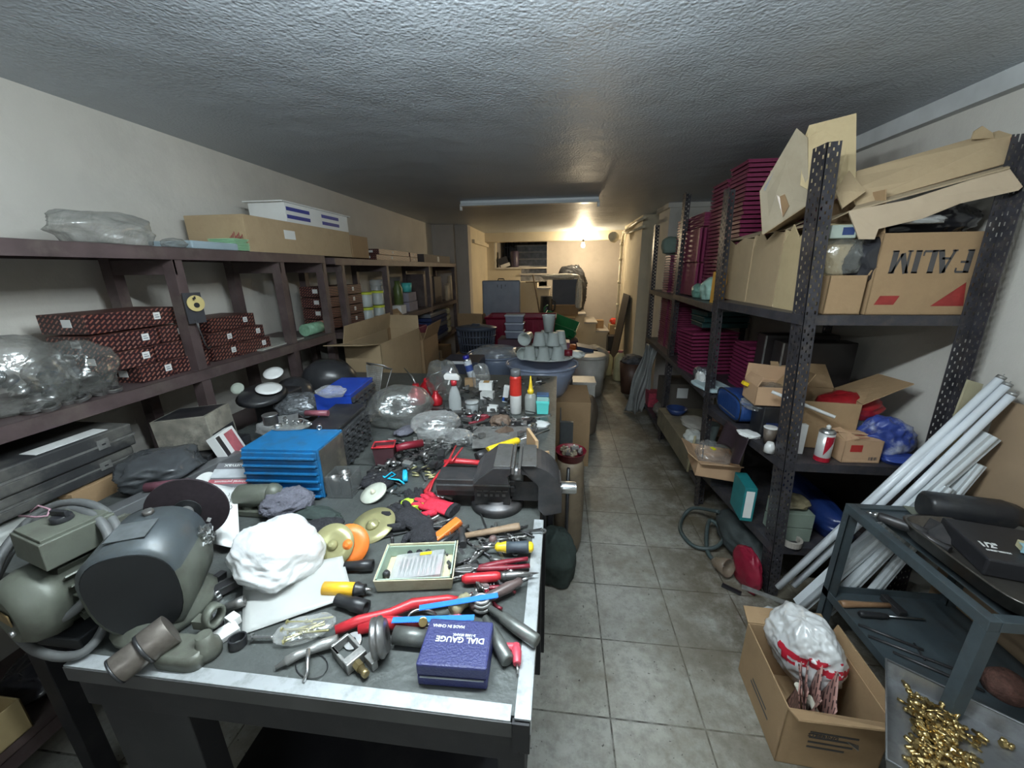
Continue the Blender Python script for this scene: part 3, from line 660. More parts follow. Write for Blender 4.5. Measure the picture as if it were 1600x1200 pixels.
link('name_plate', MB().quad(*[A + ax * LH * (.2 + q * .36) + up * .0945 + sd * s for q, s in ((0, -.035), (0, .03), (1, .03), (1, -.035))], t=.0015), mat('scratched_plate', (.13, .145, .15), .35, .3, .3, 40), H_)
# olive lower casting and feet
ob = MB()
c1 = A + ax * LH * .5
ob.rings([[Vector((c1.x + math.cos(2 * PI * j / 24) * rx, c1.y + math.sin(2 * PI * j / 24) * ry, z)) for j in range(24)] for rx, ry, z in ((.082, .095, .004), (.084, .097, .018), (.072, .085, .028), (.066, .07, .05))], 0, True)
fp = gl(283, 1036, BZ); ob.rings([[Vector((fp.x + math.copysign(abs(math.cos(2 * PI * j / 24)) ** .5, math.cos(2 * PI * j / 24)) * rx, fp.y + .012 + math.copysign(abs(math.sin(2 * PI * j / 24)) ** .5, math.sin(2 * PI * j / 24)) * ry, z)) for j in range(24)] for rx, ry, z in ((.05, .030, .001), (.05, .030, .022), (.042, .024, .030))], 0, True)
fp = gl(327, 1022, BZ); ob.lathe([(.022, 0), (.024, .01), (.022, .026), (.015, .032), (.013, .05)], (fp.x, fp.y, 0), n=20)
link('base_casting', ob, M_OLIVE, t)
rp = gl(336, 968, .945); rb = MB(); 
rr = [[rp + Vector((0.0, math.cos(2 * PI * j / 18) * q, .012 + math.sin(2 * PI * j / 18) * q)) + Vector((x, -x * .3, 0)) for j in range(18)] for q, x in ((.022, -.010), (.022, .010), (.016, .010), (.016, -.010))]
rb.rings(rr, 0, True, closed=True); rb.box(rp + Vector((-.03, 0, -.01)), (.03, .02, .02))
link('clamp_ring', rb, M_OLIVE, t)
# handle cylinder towards the viewer
h0 = gl(268, 982, .955); h1 = gl(200, 1034, .935); hd = (h1 - h0).normalized()
kb = MB().cyl(h0, h0 + hd * .040, .032, n=24).cyl(h0 + hd * .043, h0 + hd * .085, .027, n=24)
link('spindle_sleeve', kb, mat('worn_sleeve', (.17, .15, .13), .38, .5, .2, 20, dirt=(.07, .06, .05), dirt_amt=.5, dscale=16), t, .001)
link('sleeve_end', MB().cyl(h0 + hd * .085, h0 + hd * .089, .027, n=24).cyl(h0 + hd * .040, h0 + hd * .046, .0315, n=24), M_BLACKP, t)
# arbor and disc at the back
D = A + ax * LH; De = A + ax * L0
ab = MB()
for i in range(5): ab.cyl(D + ax * (L0 - LH) * .18 * i, D + ax * (L0 - LH) * (.18 * i + .13), .024 - .001 * i, n=20)
ab.cyl(D, De, .014, n=16)
link('arbor', ab, M_CAST, t, .0008)
link('grinding_disc', MB().cyl(De, De + ax * .006, .088, n=48), mat('black_abrasive', (.022, .014, .018), .85, 0, .3, 90), t)
link('disc_flange', MB().cyl(De - ax * .003, De, .030, n=24), M_DKMACH, t)
# toothed chips of swarf on the right flank
sw = MB(); random.seed(3)
for i in range(40):
    c = A + ax * LH * random.uniform(.6, .95) + sd * random.uniform(.080, .088) + up * random.uniform(-.02, .04); sw.box(c, (random.uniform(.004, .012), .003, random.uniform(.003, .009)), (random.random() * 3, random.random() * 3, random.random() * 3))
link('swarf', sw, M_STEEL, t)
# motor
m0 = P(70, 985); m0.z = BZ
t = thing('electric_motor', 'grey finned electric motor with a terminal box, left of the grinding machine', 'motor', m0)
mc = gl(78, 930, 1.0) + g0 - m0
axm = Vector((.25, 1, 0)).normalized(); sdm = axm.cross(Vector((0, 0, 1))).normalized(); upm = sdm.cross(axm)
mb = MB().lathe([(.052, -.06), (.068, -.045), (.076, -.02), (.076, .0), (.07, .004), (.07, .16), (.076, .165), (.07, .19)], mc, axm, 32)
link('motor_body', mb, M_OLIVE, t)
fb = MB()
for i in range(18):
    a = R(-30 + i * 14); q = sdm * math.cos(a) + upm * math.sin(a)
    p0 = mc + q * .068 + axm * .01; p1 = mc + q * .068 + axm * .155
    nn = axm.cross(q) * .0016
    fb.add([p0 - nn, p0 + nn, p0 + nn + q * .020, p0 - nn + q * .020, p1 - nn, p1 + nn, p1 + nn + q * .020, p1 - nn + q * .020], [(0, 1, 2, 3), (7, 6, 5, 4), (0, 4, 5, 1), (1, 5, 6, 2), (2, 6, 7, 3), (3, 7, 4, 0)])
link('cooling_fin', fb, M_OLIVE, t).name = 'cooling_fins'
link('rating_plate', MB().quad(*[mc + axm * (-.063) + sdm * a * .04 + upm * (.012 + b * .012) for a, b in ((-1, -1), (1, -1), (1, 1), (-1, 1))], t=.002), mat('brass_plate', (.30, .21, .10), .45, .5, .3, 60), t)
link('cap_screw', MB().cyl(mc + axm * -.064 + sdm * .045 - upm * .01, mc + axm * -.07 + sdm * .045 - upm * .01, .006, n=10), M_STEEL, t)
tb = thing('tmp', 'tmp', 'x'); bpy.data.objects.remove(tb)
tc_ = mc + upm * .112 + axm * .05 + sdm * .01
bx = MB(Matrix.Translation(tc_) @ Matrix.Rotation(math.atan2(-axm.x, axm.y), 4, 'Z')).box((0, 0, 0), (.115, .115, .055), None, 0, .96)
o = link('terminal_box', bx, M_OLIVE, t, .002)
link('lid', MB(Matrix.Translation(tc_) @ Matrix.Rotation(math.atan2(-axm.x, axm.y), 4, 'Z')).box((0, 0, .030), (.1, .1, .006)), M_OLIVE, o, .001)
link('knob', MB(Matrix.Translation(tc_)).lathe([(.018, .034), (.016, .045)]).box((0, 0, .05), (.036, .008, .012)), M_BLACKP, o, .001)
link('foot', MB().box((mc.x, mc.y + .05, .014), (.16, .16, .026)), M_DKMACH, t, .003)
# flex coiled round it
pts = [(-18, 915, 1.05), (10, 855, 1.09), (60, 803, 1.13), (112, 785, 1.15), (160, 797, 1.14), (186, 838, 1.10), (176, 905, 1.02), (165, 975, .94), (125, 1022, .915), (60, 1018, .915), (15, 975, .93), (-10, 925, .99),
       (5, 880, 1.05), (45, 822, 1.11), (95, 796, 1.135), (145, 806, 1.14), (170, 838, 1.11), (165, 880, 1.07), (140, 930, 1.01), (95, 968, .975), (45, 975, .96), (5, 950, .97), (-25, 905, 1.0)]
def smooth_path(ps, k=5, closed=False):
    out = []; n = len(ps)
    for i in range(n - 1):
        p0 = ps[max(0, i - 1)]; p1 = ps[i]; p2 = ps[i + 1]; p3 = ps[min(n - 1, i + 2)]
        for j in range(k):
            u = j / k; out.append(.5 * ((2 * p1) + (p2 - p0) * u + (2 * p0 - 5 * p1 + 4 * p2 - p3) * u * u + (3 * p1 - p0 - 3 * p2 + p3) * u ** 3))
    out.append(ps[-1]); return out
M_CABLE = mat('grey_cable', (.10, .105, .105), .6, 0, .15, 20, dirt=(.05, .045, .04), dirt_amt=.4, dscale=20)
pp = smooth_path([onZ(*q) for q in pts]); base = m0.copy()
solo('power_cable', 'thick grey power cable coiled around the electric motor', 'cable', MB().tube([p - base for p in pp], .0088, 8), M_CABLE, base)
solo('cable_tie', 'loop of pinkish wire tying the coiled grey cable', 'wire', MB().tube([gl(x, y, z) for x, y, z in ((48, 800, 1.15), (60, 790, 1.16), (78, 796, 1.155), (74, 806, 1.15), (56, 808, 1.15), (30, 806, 1.14))], .002, 6), mat('pink_wire', (.35, .2, .24), .5), g0)
# ---------------------------------------------------------------- bench vise
v0 = P(772, 806); v0.z = BZ
t = thing('bench_vise', 'large black bench vise overhanging the right edge of the workbench', 'vise', v0 + Vector((0, .07, 0)), (0, 0, R(3))); t.scale = (1, 1, .88)
link('swivel_base', MB().lathe([(.085, 0), (.085, .02), (.078, .03), (.06, .034), (.06, .045)], n=40), M_IRON, t)
link('beam', MB().bx(-.185, -.04, .055, .06, .04, .118).bx(-.185, -.046, .075, .06, .046, .1), M_IRON, t, .003)
b = MB().bx(-.065, -.055, .03, .045, .055, .135)
b.prism([(-.065, .13), (.045, .13), (.040, .16), (.052, .172), (.052, .195), (-.0, .195), (-.045, .155)], -.085, .075, axis='y')
link('fixed_jaw', b, M_IRON, t, .004)
b = MB()
for k in range(5): b.box((-.048 + k * .0195, -.0565, .088), (.015, .003, .003))
for k, (dx, w) in enumerate(((-.050, .010), (-.028, .010), (-.012, .008), (.006, .012), (.026, .010))): b.box((dx, -.0565, .072), (w, .003, .010)); b.box((dx, -.0575, .072), (w * .4, .003, .004))
link('cast_lettering', b, mat('rubbed_iron', (.22, .22, .22), .35, .8), t)
link('jaw_rib', MB().cyl((-.066, -.056, .128), (.046, -.056, .128), .007, n=12).cyl((-.066, -.056, .112), (.046, -.056, .112), .006, n=12), mat('rubbed_iron', (.22, .22, .22), .35, .8), t)
b = MB().bx(.05, -.038, .04, .2, .038, .115)
pr = []
for i in range(13):
    a = R(100 - i * 100 / 12); pr.append((.10 + math.cos(a) * .10, .085 + math.sin(a) * .11))
b.prism([(.078, .195), (.10, .197)] + pr + [(.2, .02), (.15, .005), (.13, .03), (.13, .12), (.095, .16), (.078, .165)], -.07, .055, axis='y')
link('moving_jaw', b, M_IRON, t, .004)
link('jaw_plate', MB().bx(.052, -.085, .172, .060, .075, .197), M_DULL, t, .001)
link('jaw_plate', MB().bx(.071, -.085, .172, .079, .075, .197), M_DULL, t, .001)
link('jaw_top', MB().bx(.0, -.08, .195, .048, .07, .199).bx(.082, -.075, .196, .125, .065, .200), M_DULL, t, .001)
link('screw', MB().cyl((.2, 0, .07), (.245, 0, .07), .021, n=24).cyl((.243, 0, .07), (.249, 0, .07), .019, n=24), M_STEEL, t, .001)
link('screw_slide', MB().cyl((.04, -.02, .14), (.085, -.02, .14), .03, n=20), mat('rubbed_iron', (.22, .22, .22), .35, .8), t)
solo('cardboard_sheet', 'dirty brown board clamped upright behind the bench vise', 'board', MB().bx(-.005, -.05, 0, .005, .06, .19).bx(.0, .0, .0, .06, .01, .12), M_CARD2, v0 + Vector((.105, .185, .0)), (0, 0, R(20)))
# ---------------------------------------------------------------- dial gauge box
c = (P(648, 1080) + P(760, 1076)) / 2
w = (P(648, 1080) - P(760, 1076)).length
t = thing('gauge_case', 'navy blue dial gauge case at the front edge of the workbench', 'case', c + Vector((0, .052, 0)), (0, 0, R(2)))
M_NAVY = mat('navy_leatherette', (.030, .035, .13), .42, 0, .08, 60, .25, 260)
link('base', MB().bx(-w / 2, -.048, 0, w / 2, .048, .022), M_NAVY, t, .004)
lid = link('lid', MB().bx(-w / 2, -.048, .0235, w / 2, .048, .05), M_NAVY, t, .004)
link('clasp_line', MB().bx(-w / 2 + .006, -.0492, .0205, w / 2 - .006, -.047, .0222), M_EDGE, t)
M_INK = mat('silver_ink', (.7, .72, .76), .4)
lettering(lid, 'DIAL GAUGE', .016, (.006, .004, .0505), (0, 0, PI), M_INK, bold=.0004)
lettering(lid, '2-158B 87AMK', .007, (.012, .014, .0505), (0, 0, PI), M_INK, bold=.0002)
lettering(lid, 'MADE IN CHINA', .0085, (-.022, .031, .0505), (0, 0, PI), M_INK, bold=.0002)
# ---------------------------------------------------------------- cream carton tray with a plastic case in it
t0, rot, ln = seg(582, 930, 715, 925, BZ)
q = P(733, 855, BZ + .03); 
t = thing('carton_tray', 'open cream cardboard tray with green lining in the middle of the workbench', 'box', (P(655, 893)), (0, R(0), R(9)))
w, d, h = .172, .115, .036
b = MB().bx(-w / 2, -d / 2, 0, w / 2, d / 2, .003).quad((-w / 2, -d / 2, 0), (w / 2, -d / 2, 0), (w / 2 + .006, -d / 2 - .008, h), (-w / 2 - .004, -d / 2 - .006, h)).quad((-w / 2, d / 2, 0), (w / 2, d / 2, 0), (w / 2, d / 2 + .004, h), (-w / 2, d / 2 + .004, h)).quad((-w / 2, -d / 2, 0), (-w / 2, d / 2, 0), (-w / 2 - .004, d / 2 + .004, h), (-w / 2 - .004, -d / 2 - .006, h)).quad((w / 2, -d / 2, 0), (w / 2, d / 2, 0), (w / 2 + .006, d / 2 + .004, h + .004), (w / 2 + .006, -d / 2 - .008, h))
link('body', b, mat('cream_card', (.56, .52, .36), .7, 0, .1, 12, dirt=(.3, .24, .13), dirt_amt=.5, dscale=14), t, .001)
M_MINT = mat('mint_lining', (.33, .43, .34), .7, 0, .12, 14)
b = MB()
for s in (-1, 1): b.quad((-w / 2 + .004, s * (d / 2 - .004), .005), (w / 2 - .004, s * (d / 2 - .004), .005), (w / 2 - .002, s * (d / 2 - .002), h - .004), (-w / 2 + .002, s * (d / 2 - .002), h - .004))
b.quad((w / 2 - .004, -d / 2 + .004, .005), (w / 2 - .004, d / 2 - .004, .005), (w / 2 + .001, d / 2, h + .006), (w / 2 + .001, -d / 2, h + .006)).quad((-w / 2 + .003, -d / 2 + .004, .005), (-w / 2 + .003, d / 2 - .004, .005), (-w / 2 + .0, d / 2, h), (-w / 2, -d / 2, h))
link('lining', b, M_MINT, t)
pc = thing('drill_case', 'flat clear plastic bit case with a red and yellow insert inside the cream tray', 'case', P(655, 893) + Vector((-.0, .0, .006)), (0, R(-6), R(9)))
link('case_body', MB().bx(-.062, -.043, 0, .062, .043, .018), M_CLEARP, pc, .002)
link('insert', MB().bx(-.058, -.039, .002, .058, .039, .006), mat('pale_insert', (.50, .46, .46), .6, 0, .35, 50, dirt=(.45, .06, .08), dirt_amt=.7, dscale=28), pc)
b = MB()
for k in range(9): b.cyl((-.045 + k * .011, -.034, .009), (-.045 + k * .011, .03, .009), .0026, n=6)
link('bits', b, M_DULL, pc)
link('yellow_tab', MB().bx(.0, .028, .0182, .03, .038, .0192), M_YEL, pc)
solo('knob_bolt', 'black knurled knob lying in the left end of the cream tray', 'knob', MB().lathe([(.008, 0), (.009, .012), (.005, .018)], n=12), M_IRON, P(605, 905) + Vector((.0, .0, .0065)), (0, 0, 0))
# ---------------------------------------------------------------- tools on the right of the bench
def S(x0, y0, x1, y1, dz=0.0, dz1=None): return seg(x0, y0, x1, y1, BZ + dz, BZ + (dz if dz1 is None else dz1))
a = S(834, 862, 738, 862, .012, .006); screwdriver('big yellow and black screwdriver at the right edge of the workbench', a[0], a[1], a[2], M_YEL, mat('dark_grip', (.04, .055, .07), .6), .0145, shaft=.38)
a = S(826, 884, 706, 900, .002); pliers('dark red handled pliers with the handles together, below the yellow screwdriver', a[0], a[1], a[2], M_DKRED, .035)
a = S(722, 912, 842, 902, .004); 
t = thing('burnisher', 'red handled tool with a pointed steel cone, below the dark red pliers', 'tool', a[0], a[1])
link('handle', MB().lathe([(.007, 0), (.012, .01), (.0115, a[2] * .45), (.008, a[2] * .5)], (0, 0, .013), (1, 0, 0)), M_RED, t)
link('cone_point', MB().lathe([(.009, a[2] * .5), (.009, a[2] * .56), (.0075, a[2] * .57), (.0095, a[2] * .6), (.008, a[2] * .75), (.0006, a[2])], (0, 0, .013), (1, 0, 0)), M_DULL, t)
a = S(795, 942, 745, 915, .0); pliers('small red handled pliers lying open under the cone pointed tool', a[0], a[1], a[2], M_DKRED, .25, w=.007)
a = S(735, 955, 832, 905, .004, .012); screwdriver('brown handled driver with a split steel tip, pointing at the right edge', a[0], a[1], a[2], mat('brown_handle', (.10, .07, .065), .35), None, .0125, shaft=.18)
a = S(706, 965, 740, 935, .0); screwdriver('short olive and grey handled screwdriver lying behind the upper blue saw blade', a[0], a[1], a[2], mat('olive_plastic', (.28, .26, .16), .4), None, .016, shaft=.2)
def blade(label, x0, y0, x1, y1, z):
    a = S(x0, y0, x1, y1, z); b = MB().bx(0, -.0065, 0, a[2], .0065, .0011)
    n = 40
    for k in range(n): b.add([(a[2] * k / n, -.0065, 0), (a[2] * (k + .8) / n, -.0065, 0), (a[2] * k / n, -.0082, .0005)], [(0, 1, 2)])
    o = solo('hacksaw_blade', label, 'saw blade', b, mat('sky_blue_paint', (.035, .22, .70), .35, .1, .08, 30), a[0], a[1]); 
    return o
blade('upper of the two blue hacksaw blades on the workbench, tilted upwards', 655, 950, 778, 930, .034)
blade('lower of the two blue hacksaw blades on the workbench, lying level', 613, 969, 741, 965, .036)
# red long tool (bolt cutter shape)
t = thing('bolt_cutter', 'red two-armed bolt cutter under the blue hacksaw blades', 'bolt cutter', P(620, 975))
g = lambda x, y, z: onZ(x, y, BZ + z) - P(620, 975)
b = MB().tube([g(524, 985, .014), (g(560, 970, .016)), g(610, 958, .02), g(645, 943, .022), g(700, 936, .02), g(718, 937, .018)], [.010, .011, .010, .011, .009, .006], 8, flat=.7)
link('upper_arm', b, M_RED, t)
link('lower_arm', MB().tube([g(560, 984, .012), g(600, 972, .018), g(640, 976, .02), g(664, 974, .022)], [.010, .013, .013, .010], 8, flat=.7), M_RED, t)
link('pivot_bolt', MB().cyl(g(661, 972, .02), g(661, 972, .045), .009, n=12), M_BRASS, t, .001)
link('jaw_loop', MB().tube([g(660 + 22 * math.cos(q), 965 + 13 * math.sin(q), .012) for q in [i * PI / 8 for i in range(16)]], .003, 6, closed=True), M_STEEL, t)
# pink flange
t = thing('pump_flange', 'small round flange with a pink face behind the navy gauge case', 'flange', P(713, 985))
link('body', MB().lathe([(.034, 0), (.036, .008), (.034, .012)], n=32, sx=1.1, sy=.8), M_CAST, t)
link('pink_face', MB().lathe([(.026, .012), (.025, .016)], n=24), mat('pink_paint', (.55, .09, .13), .45, 0, .2, 30), t)
link('hub', MB().lathe([(.014, .016), (.012, .021), (.004, .022)], n=20), mat('pink_paint', (.55, .09, .13), .45, 0, .2, 30), t)
for a_ in range(4): link('bolt', MB().cyl((math.cos(a_ * PI / 2 + .6) * .031, math.sin(a_ * PI / 2 + .6) * .023, .012), (math.cos(a_ * PI / 2 + .6) * .031, math.sin(a_ * PI / 2 + .6) * .023, .017), .004, n=6), M_DULL, t)
# pipe cutter with two round handles
t = thing('pipe_tool', 'grey steel tool with two round handles hinged at a ring head, by the right edge', 'tool', P(758, 958))
g = lambda x, y, z: onZ(x, y, BZ + z) - P(758, 958)
def hand(pa, pb, label=None):
    d = (pb - pa).normalized(); l = (pb - pa).length
    return MB().lathe([(.007, 0), (.0075, l * .25), (.011, l * .3), (.0135, l * .6), (.0135, l * .97), (.010, l)], pa, d, 18)
M_GUN = mat('greenish_steel', (.15, .16, .15), .4, .5, .2, 20, dirt=(.08, .075, .065), dirt_amt=.5, dscale=24)
link('handle', hand(g(765, 950, .02), g(840, 1003, .015)), M_GUN, t)
link('handle', hand(g(758, 965, .016), g(794, 1034, .014)), M_GUN, t)
b = MB()
for i, (q, z) in enumerate(((.020, .012), (.018, .022), (.015, .03))): b.tube([Vector((math.cos(2 * PI * j / 16) * q, math.sin(2 * PI * j / 16) * q * .8, z)) + g(753, 953, 0) for j in range(16)], .0045, 6, closed=True)
link('ring_head', b, M_CAST, t)
t = thing('hex_driver', 'pink red T-handle hex driver at the right front corner of the workbench', 'screwdriver', P(803, 1012))
g = lambda x, y, z: onZ(x, y, BZ + z) - P(803, 1012)
link('handle', MB().tube([g(806, 1008, .012), g(807, 1020, .012), g(808, 1038, .011)], [.009, .010, .0075], 10).cyl(g(789, 1011, .012), g(805, 1011, .012), .0075), mat('pink_red_plastic', (.52, .06, .09), .4, 0, .1, 20), t, .001)
link('bit', MB().cyl(g(808, 1036, .011), g(809, 1052, .009), .0026, n=6), M_STEEL, t)
# wooden hammer handle and things behind the tray
a = S(812, 822, 722, 838, .022, .012)
t = thing('hammer', 'hammer with a worn wooden handle lying behind the cream tray', 'hammer', a[0], a[1])
link('handle', MB().lathe([(.011, 0), (.0125, .01), (.011, .06), (.009, a[2])], (0, 0, 0), (1, 0, 0), 14, sy=.75), M_WOOD, t)
link('head', MB().cyl((a[2], -.03, 0), (a[2], .035, 0), .011, n=12), M_IRON, t, .001)
solo('wooden_ball', 'small round brown wooden knob under the hammer handle', 'knob', MB().sphere((0, 0, .011), .011), mat('brown_knob', (.13, .08, .075), .5), P(770, 848))
t = thing('orange_scraper', 'orange plastic block lying against the back of the cream tray', 'block', P(700, 832), (0, R(-12), R(52)))
link('block', MB().bx(-.045, -.014, 0, .045, .014, .018), M_ORA, t, .003)
link('edge', MB().bx(-.046, -.0145, .006, .046, -.0135, .009), mat('dark_orange', (.45, .09, .02), .5), t)
# ---------------------------------------------------------------- discs
M_OLV = mat('olive_lacquer', (.36, .34, .17), .3, .3, .12, 8, dirt=(.2, .19, .1), dirt_amt=.3, dscale=10)
t = disc('large olive coloured metal disc, rear one beside the black gloves', 'disc', 'backing_disc', P(583, 826) + Vector((0, 0, .010)), (R(14), R(-6), 0), .066, M_OLV, h=.003, hub=.02, R1=M_OLV)
t = disc('smaller olive coloured metal disc leaning on the white plastic bag', 'disc', 'backing_disc', P(524, 872) + Vector((0, 0, .040)), (R(48), R(10), 0), .054, M_OLV, h=.004, hub=.014, R1=M_OLV)
t = disc('bright orange disc standing behind the smaller olive disc', 'disc', 'orange_disc', P(541, 876) + Vector((.004, .016, .036)), (R(50), R(14), 0), .052, M_ORA, h=.004, hub=.016, R1=M_ORA)
t = disc('white rubber disc with a hub in front of the clear bin', 'disc', 'white_disc', P(585, 777) + Vector((0, 0, .014)), (R(16), R(-12), 0), .044, mat('offwhite_rubber', (.50, .52, .44), .5, 0, .1, 10), h=.006, hub=.009, R1=M_CREAMP)
# ---------------------------------------------------------------- white bag, sheet of paper
bag('plastic_bag', 'full white plastic bag in front of the grinding machine', 'bag', .205, .17, .115, P(428, 905) + Vector((-.0, .03, 0)), R(-30), M_FILMW, 4, n=96, amp=.26, k=3.2, ripple=.05, fold=.028)
def psh(u, v):
    p = lerp(lerp(P(378, 992, BZ + .002), P(552, 930, BZ + .012), u), lerp(P(380, 900, BZ + .01), P(535, 868, BZ + .03), u), v)
    return p + Vector((0, 0, .006 * math.sin(u * 5) * math.sin(v * 3)))
c0 = P(465, 930)
o = solo('plastic_sheet', 'flat translucent white sheet sticking out from under the white bag', 'sheet', MB().grid(lambda u, v: psh(u, v) - c0, 14, 10), mat('milky_sheet', (.50, .51, .49), .3, 0, .08, 8, alpha=.85), c0, solid=.0012)
# yellow cartridge etc
a = S(508, 928, 582, 930, .0)
t = thing('grease_cartridge', 'yellow tube with a black collar and steel nozzle, left of the cream tray', 'tube', a[0], a[1])
l = a[2]
link('body', MB().lathe([(.015, 0), (.015, l * .66)], (0, 0, .016), (1, 0, 0), 20), mat('amber_yellow', (.80, .45, .03), .35), t)
link('collar', MB().lathe([(.0165, l * .66), (.0165, l * .70), (.012, l * .78), (.012, l * .86)], (0, 0, .016), (1, 0, 0), 20), M_BLACKP, t)
link('nozzle', MB().lathe([(.006, l * .86), (.005, l * .9), (.0035, l)], (0, 0, .016), (1, 0, 0), 12), M_STEEL, t)
a = S(528, 945, 574, 958, .0); socket('black impact socket lying below the yellow tube', a[0], a[1], a[2], .0155, M_BLACKP)
a = S(540, 892, 584, 890, .0); socket('black socket lying between the orange disc and the cream tray', a[0], a[1], a[2], .014, M_BLACKP)
# clear bag of screws
o = bag('screw_bag', 'clear bag full of long yellow screws at the front of the workbench', 'bag', .11, .058, .022, P(478, 988), R(25), M_FILM, 8, n=40)
random.seed(11)
for i in range(9):
    a = (P(455 + random.uniform(-14, 34), 1000 + random.uniform(-26, 14)) + Vector((0, 0, .003 + .0016 * i)), (0, 0, R(28 + random.uniform(-22, 16))))
    bolt('long yellow zinc screw inside the clear bag at the front of the bench', a[0], a[1], .055, .0024, mat('yellow_zinc', (.46, .42, .20), .3, .7), 'long screws in the clear bag', 'screw')
a = S(392, 1000, 428, 1000, .004); bolt('bright steel pin poking out of the left end of the screw bag', a[0], a[1], a[2], .004, M_STEEL, name='pin')
# silver blow gun
t = thing('blow_gun', 'silver air blow gun with a curved trigger at the front edge of the bench', 'blow gun', P(470, 1035))
g = lambda x, y, z: onZ(x, y, BZ + z) - P(470, 1035)
l1 = MB().tube([g(430, 1043, .008), g(446, 1034, .01), g(447, 1033, .011), g(466, 1023, .012), g(480, 1018, .013), g(505, 1007, .014), g(528, 1000, .014)], [.003, .006, .009, .0085, .007, .0105, .0105], 14)
link('body', l1, M_CAST, t)
link('trigger', MB().tube([g(482, 1015, .02), g(481, 1030, .018), g(480, 1050, .012), g(474, 1066, .003)], [.004, .004, .0035, .0025], 8), M_STEEL, t)
solo('wire_loop', 'thin black wire loop lying under the silver blow gun', 'wire', MB().tube([P(487 + 25 * math.cos(q), 1040 + 20 * math.sin(q), BZ + .002) - P(487, 1040) for q in [i * PI / 12 for i in range(24)]], .0009, 5, closed=True), M_BLACKP, P(487, 1040))
# bracket with brass fitting
t = thing('steel_bracket', 'square steel bracket with a brass fitting, right of the blow gun', 'bracket', P(553, 1035), (0, 0, R(-32)))
link('frame', MB().bx(-.045, -.02, 0, -.02, -.014, .022).bx(-.045, .014, 0, .012, .02, .022).bx(-.045, -.02, 0, .012, -.014, .022).bx(-.002, -.02, 0, .016, .02, .024).bx(-.05, -.018, .0, -.044, .018, .022), M_CAST, t, .0015)
link('brass_fitting', MB().cyl((.016, -.002, .012), (.03, -.002, .012), .009, n=6, smooth=False).lathe([(.007, .03), (.006, .04), (.0075, .042), (.0065, .05)], (0, -.002, .012), (1, 0, 0), 14), mat('old_brass', (.30, .24, .12), .4, .8, .2, 30), t)
link('side_block', MB().bx(.02, .012, 0, .046, .024, .02), M_CAST, t, .001)
t = thing('pulley_wheel', 'ribbed grey steel wheel standing on edge left of the gauge case', 'wheel', P(597, 1018) + Vector((0, 0, .0)), (0, 0, R(20)))
link('rim', MB().lathe([(.033, -.013), (.037, -.012), (.037, -.006), (.032, -.003), (.037, .0), (.037, .005), (.031, .009), (.030, .013)], (0, 0, .037), (1, .0, .12), 36), M_DULL, t)
link('hub', MB().lathe([(.014, -.017), (.014, .013)], (0, 0, .037), (1, 0, .12), 20).lathe([(.022, -.0135), (.022, -.0125)], (0, 0, .037), (1, 0, .12), 20), M_IRON, t)
ring('bright zinc washer leaning flat beside the ribbed wheel', P(552, 1004) + Vector((0, 0, .002)), (R(14), 0, 0), .006, .0175, .005, M_STEEL, 'washer', 'washer')
solo('steel_bar', 'short dark cylinder lying behind the ribbed wheel', 'cylinder', MB().cyl((0, 0, .017), (.07, 0, .017), .017, n=24), M_GUN, P(618, 1002), (0, 0, R(0)))
carton('small white bearing carton between the grinding machine and the paper sheet', .03, .042, .013, P(354, 993) + Vector((0, 0, .002)), (0, R(8), R(-30)), M_PAPER)
carton('second small white carton standing behind the bearing carton', .025, .02, .02, P(366, 974), (0, 0, R(-20)), M_PAPER)
ring('black open ring lying in front of the bearing carton', P(372, 1008), (R(-8), 0, 0), .013, .0165, .018, M_BLACKP, 'ring_seal', 'ring')
# ---------------------------------------------------------------- gloves (five fingers each)
def glove(label, loc, rz, m, mp=None, s=1.0, curl=.5, seed=0, flip=1):
    t = thing('work_glove', label, 'glove', loc, (0, 0, rz)); b = MB()
    W_ = .042 * s
    prof = [(-.075, .034, .012), (-.06, .036, .016), (-.03, .034, .015), (0, .040, .017), (.03, .043, .016), (.045, .040, .013)]
    b.rings([[Vector((x * s, math.cos(2 * PI * j / 16) * wy * s, max(.0, hz * s * (1 + math.sin(2 * PI * j / 16))))) for j in range(16)] for x, wy, hz in prof], 0, True)
    body = link('palm', b, m, t)
    for i, (oy, ln, an) in enumerate(((.031, .058, 12), (.011, .07, 4), (-.011, .066, -4), (-.031, .05, -13))):
        an = R(an + random.uniform(-8, 8)); l = ln * s; z = .012 * s
        pts = [(.034 * s, oy * s, z), (.034 * s + l * .4 * math.cos(an), oy * s + l * .4 * math.sin(an), z + .012 * curl * s), (.034 * s + l * .75 * math.cos(an), oy * s + l * .75 * math.sin(an), z + .008 * curl * s), (.034 * s + l * math.cos(an) * (1 - .15 * curl), oy * s + l * math.sin(an), z - .003 * s)]
        link('finger', MB().tube(pts, [.0115 * s, .0115 * s, .0105 * s, .0075 * s], 8), m, t)
    link('thumb', MB().tube([(-.02 * s, flip * .03 * s, .012 * s), (.0 * s, flip * .056 * s, .013 * s), (.025 * s, flip * .066 * s, .010 * s)], [.014 * s, .0125 * s, .008 * s], 8), m, t)
    if mp: link('cuff', MB().lathe([(.037 * s, 0), (.038 * s, .018 * s)], (-.08 * s, 0, .015 * s), (1, 0, 0), 16, sy=.5), mp, t)
    return t
glove('black work glove behind the large olive disc, nearest the cream tray', P(640, 815), R(150), M_BLKFAB, None, .95, .8)
glove('black work glove lying across the rear of the large olive disc', P(662, 842), R(-70), M_BLKFAB, None, .85, .5, flip=-1)
glove('black work glove with bright blue trim beside the small drawers', P(605, 752) + Vector((0, 0, 0)), R(200), M_BLKFAB, mat('cyan_trim', (.02, .45, .70), .6), .9, .7)
